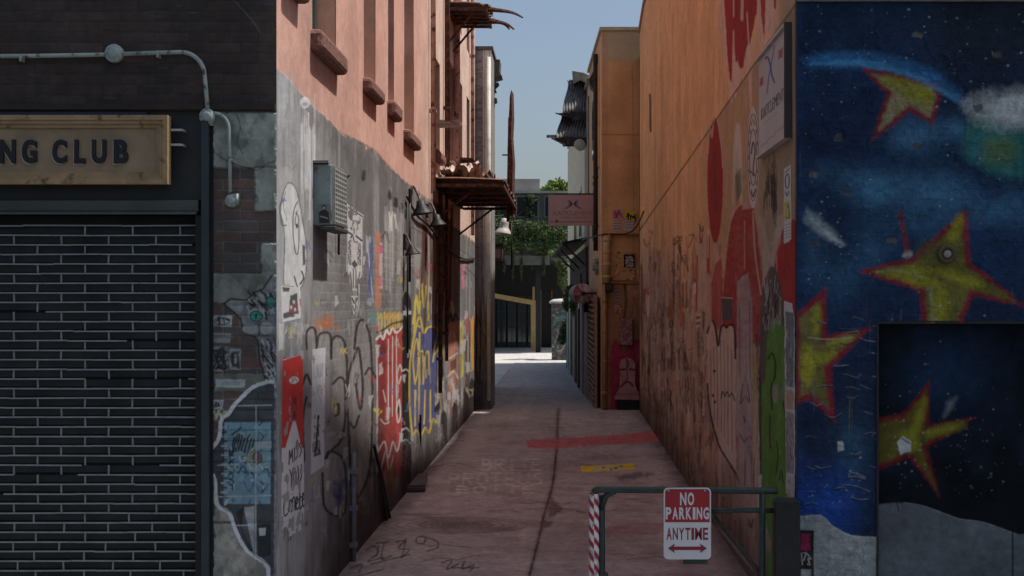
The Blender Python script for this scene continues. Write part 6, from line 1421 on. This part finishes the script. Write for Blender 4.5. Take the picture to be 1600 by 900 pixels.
for x0_, x1_ in ((778, 800), (806, 842), (850, 880)):
    f_ = MB().box(gf_(x0_), gf_(x1_), Yf - .05, Yf - .002, zf(340), zf(306)).build('window', mat('grey_window_frame', (.17, .18, .17), .7), fb)
    MB().box(gf_(x0_ + 2), gf_(x1_ - 2), Yf - .065, Yf - .052, zf(338), zf(308)).build('pane', M_fd, f_)
for k, x_ in enumerate((776, 792, 808, 824)):
    f_ = MB().box(gf_(x_), gf_(x_ + 14), Yf + .52, Yf + .595, 0.02, zf(462)).build('shop_window', mat('dark_shop_frame', (.035, .037, .035), .5), fb)
    for a_ in range(2):
        for b_ in range(3): MB().box(gf_(x_ + 1 + a_ * 6.5), gf_(x_ + 6.6 + a_ * 6.5), Yf + .505, Yf + .518, .25 + b_ * .72, .9 + b_ * .72).build('pane', M_glass, f_)
d_ = MB().box(gf_(846), gf_(861), Yf + .53, Yf + .595, .02, zf(455)).build('door', M_fd, fb); MB().box(gf_(844), gf_(846), Yf + .5, Yf + .59, .02, zf(453)).build('door_frame', mat('brown_door_frame', (.16, .10, .05), .7), fb); MB().box(gf_(861), gf_(863), Yf + .5, Yf + .59, .02, zf(453)).build('door_frame', mat('brown_door_frame', (0, 0, 0)), fb)
for x_ in (772, 845, 900): MB().box(gf_(x_) - .1, gf_(x_) + .1, Yf - 5.9, Yf - 5.7, 0, 4.06).build('porch_post', M_fd, fb)
M_timber = mat('raw_yellow_timber', (.45, .31, .13), .75, .25, 5, .25)
tf = empty('timber_frame', (g(834, 58), 58, 0), 'raw yellow timber post and slanting beam at the end of the alley', 'timber frame')
Yt = 58.0
MB().box(g(829.5, Yt), g(838, Yt), Yt, Yt + .22, 0, z(472, Yt)).build('post', M_timber, tf)
MB().bar((g(764, Yt), Yt - .06, z(460.5, Yt)), (g(839, Yt), Yt - .06, z(474, Yt)), .1, .2).build('beam', M_timber, tf)
MB().box(g(832, 60.5), g(835.5, 60.5), 60.5, 60.6, 0, z(448, 60.5)).build('rear_post', M_timber, tf)

# ================================================================ plants
M_leaf = vmat('leaf', .6, 0, 1, .25, 3, spec=.3)
def leaves(name, blobs, n, size, label, cat, parent=None, dark=(.025, .05, .015), light=(.12, .19, .035), seed=0, group=None, hang=.0):
    rr = np.random.RandomState(seed); tot = sum(b_[3] * b_[4] * b_[5] for b_ in blobs); v = []; f = []; cc = []
    for (cx_, cy_, cz_, rx, ry, rz) in blobs:
        m = max(30, int(n * rx * ry * rz / tot))
        d = rr.randn(m, 3); d /= np.linalg.norm(d, axis=1)[:, None]; rad = rr.rand(m) ** .5
        rad *= .75 + .5 * vnoise(d[:, 0] * 2.2 + 7, d[:, 2] * 2.2 + d[:, 1] + 3, seed)
        ctr = np.array([cx_, cy_, cz_]) + d * rad[:, None] * np.array([rx, ry, rz])
        tone = rr.rand(m) * .6 + .4 * vnoise(ctr[:, 0] * 3, ctr[:, 2] * 3, seed + 3)
        for c_, t in zip(ctr, tone):
            a = rr.randn(3); a[2] -= hang; a /= np.linalg.norm(a); b_ = np.cross(a, rr.randn(3)); b_ /= np.linalg.norm(b_); s_ = size * (.6 + .8 * rr.rand()); k = len(v); nn = np.cross(a, b_) * s_ * .25
            v += [tuple(c_ - a * s_), tuple(c_ + b_ * s_ * .5 + nn), tuple(c_ + a * s_), tuple(c_ - b_ * s_ * .5 + nn)]
            f += [(k, k + 1, k + 2), (k, k + 2, k + 3)]; q_ = np.array(dark) * (1 - t) + np.array(light) * t; cc += [q_] * 4
    me = bpy.data.meshes.new(name); me.from_pydata(v, [], f); me.update(); ca = me.color_attributes.new('Col', 'FLOAT_COLOR', 'POINT'); ca.data.foreach_set('color', np.hstack([np.array(cc), np.ones((len(cc), 1))]).ravel())
    me.materials.append(M_leaf); o = bpy.data.objects.new(name, me); set_origin(me, o); link(o, parent)
    if label: tag(o, label, cat, group)
    return o
M_stain_ = mat('stained_orange_ledge', (.30, .16, .08), .9, .4, 8, .4)
M_bark = mat('brown_bark', (.07, .05, .035), .9, .4, 5, .4)
t_ = empty('roof_shrub', (g(868, 63), 63, zf(300)), 'bright green shrub growing on the roof at the end of the alley', 'shrub')
leaves('foliage', [(g(868, 63), 63, z(290, 63), .42, .5, .26), (g(860, 63), 62.8, z(296, 63), .45, .5, .2), (g(881, 63), 63, z(296, 63), .30, .5, .32), (g(875, 63), 63, z(284, 63), .2, .3, .16), (g(850, 63), 63, z(298, 63), .5, .5, .10), (g(888, 63), 63, z(287, 63), .14, .2, .2)], 1700, .075, None, None, t_, dark=(.04, .08, .012), light=(.26, .36, .06), seed=2)
MB().tube([(g(868, 63), 63, zf(301)), (g(869, 63), 63, z(296, 63)), (g(868, 63), 63, z(288, 63))], .03, 7, r1=.01).build('stem', M_bark, t_)
vn = empty('porch_vine', (g(815, 58.9), 58.9, z(398, 59)), 'leafy green vine spilling over the porch roof of the rear building', 'vine')
VR = random.Random(12)
leaves('foliage', [(g(u_, 56.4), 56.2 + VR.uniform(-.4, .6), z(v_, 56.4), VR.uniform(.35, .75), .45, VR.uniform(.16, .42)) for u_, v_ in ((774, 352), (786, 366), (797, 358), (808, 372), (818, 352), (829, 364), (840, 356), (850, 372), (861, 364), (872, 378), (835, 386), (850, 394), (812, 390), (868, 396), (858, 404), (792, 384))], 10000, .055, None, None, vn, dark=(.012, .026, .010), light=(.10, .155, .04), seed=5, hang=.5)
MB().tube([(g(775, 59), 59, z(395, 59)), (g(820, 59), 59, z(385, 59)), (g(870, 59), 59, z(392, 59))], .04, 7).build('stem', M_bark, vn, True)
hv = empty('hanging_vine', (g(880, 50), 50, z(460, 50)), 'green creeper hanging down behind the graffiti pillar', 'creeper')
leaves('foliage', [(g(879, 50), 50, z(410, 50), .30, .4, .35), (g(880, 50), 50, z(432, 50), .22, .3, .6), (g(872, 50), 50, z(398, 50), .4, .4, .2)], 2600, .05, None, None, hv, dark=(.03, .055, .02), light=(.17, .24, .08), seed=8, hang=.8)
MB().tube([(g(880, 50.1), 50.1, 0), (g(881, 50.1), 50.1, z(440, 50)), (g(879, 50.1), 50.1, z(398, 50))], .03, 7).build('stem', M_bark, hv, True)
# strands trailing from the porch, creeper on the upper wall, planting under the black awning
tv = empty('trailing_vine', (g(822, 55.9), 55.9, 2.9), 'thin strands of vine trailing below the edge of the porch roof', 'vine')
st_ = [(g(u_, 55.9), 55.9 + VR.uniform(-.1, .1), 4.0 - VR.uniform(.15, .8), .06, .06, VR.uniform(.25, .6)) for u_ in [VR.uniform(776, 884) for _ in range(10)]]
leaves('foliage', st_, 900, .045, None, None, tv, dark=(.010, .022, .010), light=(.07, .11, .03), seed=15, hang=.8)
b = MB()
for x_, y_, z__, _, _, rz_ in st_[:10]: b.tube([(x_, y_, 4.1), (x_ + .02, y_, z__), (x_, y_, z__ - rz_)], .01, 5)
b.build('stem', M_bark, tv)
wc = empty('wall_creeper', (g(800, 61.8), 61.8, z(345, 62)), 'dark creeper straggling up the grey green upper wall of the rear building', 'creeper')
leaves('foliage', [(g(VR.uniform(768, 890), 61.8), 61.8, z(VR.uniform(312, 350), 61.8), VR.uniform(.15, .5), .16, VR.uniform(.12, .4)) for _ in range(6)], 800, .06, None, None, wc, dark=(.012, .026, .012), light=(.06, .10, .03), seed=17, hang=.3)
MB().tube([(g(790, 61.9), 61.9, z(392, 62)), (g(800, 61.9), 61.9, z(345, 62)), (g(830, 61.9), 61.9, z(318, 62))], .03, 6).build('stem', M_bark, wc, True)
for k_, (x_, Y, zz_, lab_) in enumerate(((898, 41.0, 2.3, 'leafy plant spilling over the far part of the board fence'), (911, 35.5, 2.25, 'leafy plant growing behind the bare wooden post'), (889, 45.0, 1.2, 'bushy plant on the ground between the fence and the graffiti pillar'))):
    e_ = empty('leafy_plant', (g(x_, Y), Y, 0 if k_ == 2 else zz_ - .5), lab_, 'plant')
    leaves('foliage', [(g(x_, Y) - .08, Y, zz_, .26, .35, .30), (g(x_, Y) - .2, Y + .2, zz_ - .25, .18, .3, .22), (g(x_, Y) + .05, Y + .3, zz_ + .3, .16, .25, .22)], 1500, .05, None, None, e_, dark=(.018, .035, .014), light=(.11, .16, .05), seed=30 + k_, hang=.3)
    MB().tube([(g(x_, Y) - .02, Y, 0 if k_ == 2 else zz_ - .5), (g(x_, Y), Y, zz_ - .1), (g(x_, Y) - .1, Y, zz_ + .2)], .02, 6).build('stem', M_bark, e_, True)
for y_ in (441.5, 366): MB().box(.70, 1.435, Yp - .09, Yp - .012, zp(y_ + 1.2), zp(y_ - 1.2)).build('ledge', M_stain_, ob)
MB().box(.84, 1.36, Yp - .035, Yp - .012, zp(438), zp(393)).build('access_panel', mat('ochre_access_panel', (.50, .28, .13), .75, .35, 8, .3, rust=(.16, .07, .04), rust_amt=.25), ob)
cbx = empty('cable_box', (gp(951), 26.9, zp(452)), 'small dark junction box at the foot of the yellowish pipe stub', 'electrical box')
MB().box(gp(945), gp(957), 26.80, 26.98, zp(456), zp(443), .01).build('case', M_dark, cbx); MB().box(gp(946.5), gp(955.5), 26.785, 26.80, zp(454), zp(445), .004).build('cover', M_soot, cbx)
for (x_, y_, Y, lab_) in ((874, 401, 46, 'white flower cluster above the graffiti pillar'), (899, 408, 44, 'white flower cluster under the flat black awning'), (936, 418, 28.2, 'small pale flower bunch beside the yellowish pipe stub')):
    e_ = empty('flower_bunch', (g(x_, Y), Y, z(y_ + 6, Y)), lab_, 'flowers', 'pale flower bunches on the right')
    leaves('petals', [(g(x_, Y), Y, z(y_, Y), .30 if Y > 40 else .13, .25, .15)], 420, .05, None, None, e_, dark=(.20, .24, .18), light=(.5, .52, .48), seed=int(Y))
    MB().tube([(g(x_, Y), Y + .02, z(y_, Y)), (g(x_ + 1, Y), Y + .25, z(y_ + 14, Y)), (g(x_, Y) + .25, Y + .5, z(y_ + 24, Y))], .018, 6).build('stem', M_bark, e_, True)
# ================================================================ ground
Vr = np.concatenate([np.arange(544.5, 700, .55), np.arange(700, 1030, .75)]); Yr = F * H / (Vr - CY)
Yr = np.concatenate([Yr, np.arange(Yr[-1] - .1, 7.2, -.1)])[::-1]
A, B = np.meshgrid(np.linspace(XL + .002, 1.6, 480), Yr); U = CX + A * F / B; V = CY + H * F / B
G1 = np.array([.42, .332, .322]); G2 = np.array([.38, .345, .33])
p = Paint(A, B, U, V, G1)
p.all(smooth(20, 37, B + (fbm(A * .8, B * .5, 4, 3) - .5) * 4), G2)
p.all(.6 * smooth(.45, .7, fbm(A * 1.2, B * .8, 5, 4)) , np.array([.31, .225, .22])); p.all(.45 * smooth(.5, .7, fbm(A * 2.0, B * .25, 5, 6)), np.array([.54, .42, .40])); p.all(.4 * smooth(620, 560, U - (V - 900) * .5) * smooth(780, 860, V), np.array([.34, .31, .33]))
for k in range(60):
    r = random.Random(k); y = r.uniform(650, 890); x = r.uniform(560, 1100); L = r.uniform(30, 160)
    p.line([(x, y), (x + L * .5, y + r.uniform(-3, 3)), (x + L, y + r.uniform(-5, 5))], r.uniform(1, 4), r.choice([(.26, .18, .175), (.54, .42, .40), (.33, .23, .22)]), r.uniform(.15, .45), 2)
# darker towards both walls
p.all(np.clip(smooth(.28, 0, A - XL) + smooth(.25, 0, XR - A) * (B < 26.6), 0, 1) * .7 * (.4 + fbm(A * 3, B * 2, 3, 9)).clip(0, 1), np.array([.075, .055, .055]))
for k in range(46):
    r = random.Random(k + 300); x, y = r.uniform(560, 1120), r.uniform(640, 895); p.poly([(x + r.uniform(8, 40) * math.cos(t), y + r.uniform(1.5, 7) * math.sin(t)) for t in np.linspace(0, 6.28, 9)[:-1]], r.choice([(.17, .12, .12), (.24, .17, .165), (.5, .4, .38)]), r.uniform(.15, .45), 3, 4, sm=True)
for k in range(16):
    r = random.Random(k + 500); x, y = r.uniform(580, 1080), r.uniform(650, 890); pts = [(x, y)]
    for j in range(6): x += r.uniform(4, 22); y += r.uniform(-5, 5); pts.append((x, y))
    p.line(pts, 1.3, (.10, .075, .075), r.uniform(.35, .7), .6, jag=.6, sm=False)
for k in range(420):
    r = random.Random(k + 700); x, y = r.uniform(545, 1150), r.uniform(640, 897); p.ell(x, y, r.uniform(.6, 1.8), r.uniform(.4, .9), r.choice([(.06, .05, .05), (.6, .52, .5), (.15, .11, .1)]), r.uniform(.3, .8), .6)
# centre gutter
gut = [(873, 640), (871, 665), (870, 700), (866, 740), (861, 770), (852, 800), (845, 830), (836, 868), (828, 900), (815, 960), (800, 1020)]
p.line(gut, 7, (.16, .10, .098), .6, 3, jag=1.5); p.line(gut, 3.2, (.085, .055, .055), .85, 1, jag=1.2)
for pts in ([(860, 780), (872, 788), (880, 798), (872, 806), (856, 812)], [(850, 815), (866, 818), (858, 824), (848, 830)]): p.poly(pts, (.12, .075, .075), .7, 2, 3)
p.line([(770, 617), (840, 620)], 2.4, (.12, .11, .11), .7, 1, jag=1)
# red band, yellow patch
p.poly([(823, 690), (850, 687), (935, 683), (1024, 676), (1032, 690), (1000, 694), (930, 698), (860, 703), (826, 702)], (.56, .105, .12), .92, 1.5, 2, tex=.22); p.poly([(972, 682), (1026, 677), (1031, 690), (975, 694)], (.60, .15, .12), .6, 2, 3)
p.line([(990, 672), (1020, 670)], 3, (.45, .36, .36), .5, 2)
p.poly([(907, 730.5), (990, 726), (992, 735.5), (909, 740)], (.72, .49, .04), .97, .8, .6); p.poly([(929, 730), (975, 728), (973, 736), (931, 738)], (.55, .50, .35), .6, 2, 2)
for u, v in ((943, 732.5), (955, 735), (962, 733.5), (971, 730.5)): p.ell(u, v, 3, 1.4, (.08, .05, .03), .85, .8, 1)
p.poly([(962, 746), (985, 741), (1015, 740), (1022, 744), (1000, 750), (968, 752)], (.10, .07, .068), .7, 3, 4)
# worn white words, dark ovals, scribbles
GLY = {'B': [[(0, 0), (0, 1)], [(0, 0), (.8, .1), (.75, .42), (0, .48)], [(0, .48), (.95, .58), (.85, .95), (0, 1)]], 'R': [[(0, 0), (0, 1)], [(0, 0), (.9, .08), (.8, .45), (0, .5)], [(.3, .5), (.95, 1)]],
       'E': [[(.9, 0), (0, 0), (0, 1), (.95, 1)], [(0, .5), (.7, .5)]], 'T': [[(0, 0), (1, 0)], [(.5, 0), (.5, 1)]], 'P': [[(0, 0), (0, 1)], [(0, 0), (.95, .08), (.85, .5), (0, .55)]],
       'O': [[(.5, 0), (0, .3), (.1, .9), (.5, 1), (.95, .8), (.95, .2), (.5, 0)]], 'U': [[(0, 0), (.05, .85), (.5, 1), (.95, .85), (1, 0)]], 'S': [[(.95, .1), (.4, 0), (.05, .25), (.8, .6), (.85, .92), (0, 1)]], 'I': [[(.5, 0), (.5, 1)]]}
for word, y, h_, x0_, x1_ in (('BRITE', 719, 17, 752, 850), ('PROTEUS', 741, 17, 700, 852), ('BOTTE', 761, 11, 712, 840)):
    for k, ch_ in enumerate(word):
        cw_ = (x1_ - x0_) / len(word); r = random.Random(k + len(word))
        for st in GLY[ch_]:
            for o_ in (0, 2.6): p.line([(x0_ + (k + .08 + .74 * u_) * cw_ + o_ - (v_ * h_) * .12, y + v_ * h_ + o_ * .3) for u_, v_ in st], 1.3, (.62, .54, .52), r.uniform(.35, .75), .7, jag=.9, js=3, sm=False)
for k in range(6): p.ring(712, 823, 22 + k * 18, 2.2 + k * 2.1, 1.5, (.12, .08, .08), .55, .9)
p.ell(712, 823, 60, 6, (.11, .075, .078), .6, 5, 4); p.ell(775, 828, 34, 6, (.14, .085, .085), .5, 4, 3)
for k in range(7): p.line([(620 + k * 8, 806 + k), (640 + k * 9, 806), (668 + k * 7, 812 + k * 2)], 1.2, (.12, .085, .085), .5, .8)
K = (.045, .04, .05)
for pts in ([(572, 862), (585, 856), (590, 868), (575, 880), (600, 874)], [(588, 852), (606, 850)], [(592, 856), (588, 872)], [(600, 852), (596, 876), (612, 872)], [(618, 850), (632, 848), (622, 860), (640, 862), (630, 872)], [(634, 846), (628, 874)], [(650, 850), (652, 842), (664, 842), (662, 852), (652, 852)], [(664, 842), (682, 848), (684, 858), (668, 864)],
            [(580, 884), (640, 870)], [(690, 882), (706, 878), (698, 892), (716, 884)], [(726, 880), (722, 892), (740, 886), (734, 896)], [(706, 890), (748, 890)], [(546, 892), (565, 884), (560, 898)], [(552, 905), (600, 892)]): p.line(pts, 2.0, K, .85, .7, jag=.6)
for k in range(18):
    r = random.Random(k + 90); x, y = r.uniform(920, 1120), r.uniform(760, 890); p.line([(x, y), (x + r.uniform(10, 60), y + r.uniform(-2, 2))], r.uniform(1, 3), r.choice([(.36, .06, .07), (.2, .12, .12), (.4, .3, .28)]), r.uniform(.15, .4), 1.5)
p.poly([(930, 826), (1040, 818), (1040, 836), (935, 838)], (.36, .10, .10), .35, 4, 6)
g2 = smooth(20, 37, B + (fbm(A * .8, B * .5, 4, 3) - .5) * 4); p.all(g2 * .85, G2); p.all(smooth(40, 47, B), np.array([.44, .43, .41]))  # far floor painted paler to brighten the sun patch
p.grit(.22, 6, 2); p.grit(.25, 34, 3)
p.disp += .010 * (fbm(A * 2, B * 2, 4, 6) - .5) - .012 * (p.col[..., 0] < .11)
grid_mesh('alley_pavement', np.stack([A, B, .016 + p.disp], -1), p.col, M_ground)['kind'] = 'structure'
bpy.data.objects['alley_pavement']['label'] = 'pinkish worn asphalt alley floor with faded paint'
def plane(name, x0, x1, y0, y1, zz_, m):
    o = MB().add([(x0, y0, zz_), (x1, y0, zz_), (x1, y1, zz_), (x0, y1, zz_)], [(0, 1, 2, 3)]).build(name, m); o['kind'] = 'structure'; return o
plane('ground', -600, 600, -500, 900, -.004, mat('grey_ground', (.16, .155, .15), .95, .3, .8, .3))
plane('courtyard_paving', -9, 6, 32.9, 62.2, .004, mat('pale_concrete', (.44, .43, .41), .92, .25, .9, .35, bscale=14))  # paving colour lightened too, for the sun patch
plane('street', -60, 60, -30, 6.2, .002, mat('street_asphalt', (.05, .05, .052), .92, .3, 2, .4))

# ================================================================ light, sky, camera
SUN = Vector((.395, .06, .917)).normalized()
L = bpy.data.lights.new('sun', 'SUN'); L.energy = 4.6; L.angle = math.radians(1.4); L.color = (1, .94, .86)
o = bpy.data.objects.new('sun', L); COL.objects.link(o); o.rotation_euler = SUN.to_track_quat('Z', 'Y').to_euler(); o.location = (0, 0, 30)
w = bpy.data.worlds.new('World'); SC.world = w; w.use_nodes = True; nt = w.node_tree
sky = nt.nodes.new('ShaderNodeTexSky'); sky.sky_type = 'NISHITA'; sky.sun_disc = False
sky.sun_elevation = math.asin(SUN.z); sky.sun_rotation = math.atan2(SUN.x, SUN.y); sky.air_density = 1.0; sky.dust_density = 3.2; sky.ozone_density = 1.2
nt.links.new(sky.outputs['Color'], nt.nodes['Background'].inputs['Color']); nt.nodes['Background'].inputs['Strength'].default_value = .105
cam = bpy.data.cameras.new('camera'); co = bpy.data.objects.new('camera', cam); COL.objects.link(co)
co.location = (0, 0, H); co.rotation_euler = (math.radians(90), 0, 0)
cam.sensor_width = 36; cam.lens = F * 36 / 1600; cam.shift_x = -(CX - 800) / 1600; cam.shift_y = (CY - 450) / 1600; cam.clip_end = 3000; cam.clip_start = .05
SC.camera = co
SC.view_settings.view_transform = 'Standard'; SC.view_settings.look = 'None'; SC.view_settings.gamma = 1; SC.view_settings.exposure = 0.2
SC.cycles.use_denoising = True; SC.cycles.max_bounces = 8; SC.cycles.diffuse_bounces = 5; SC.cycles.caustics_reflective = False; SC.cycles.caustics_refractive = False
SC.cycles.sample_clamp_indirect = 6
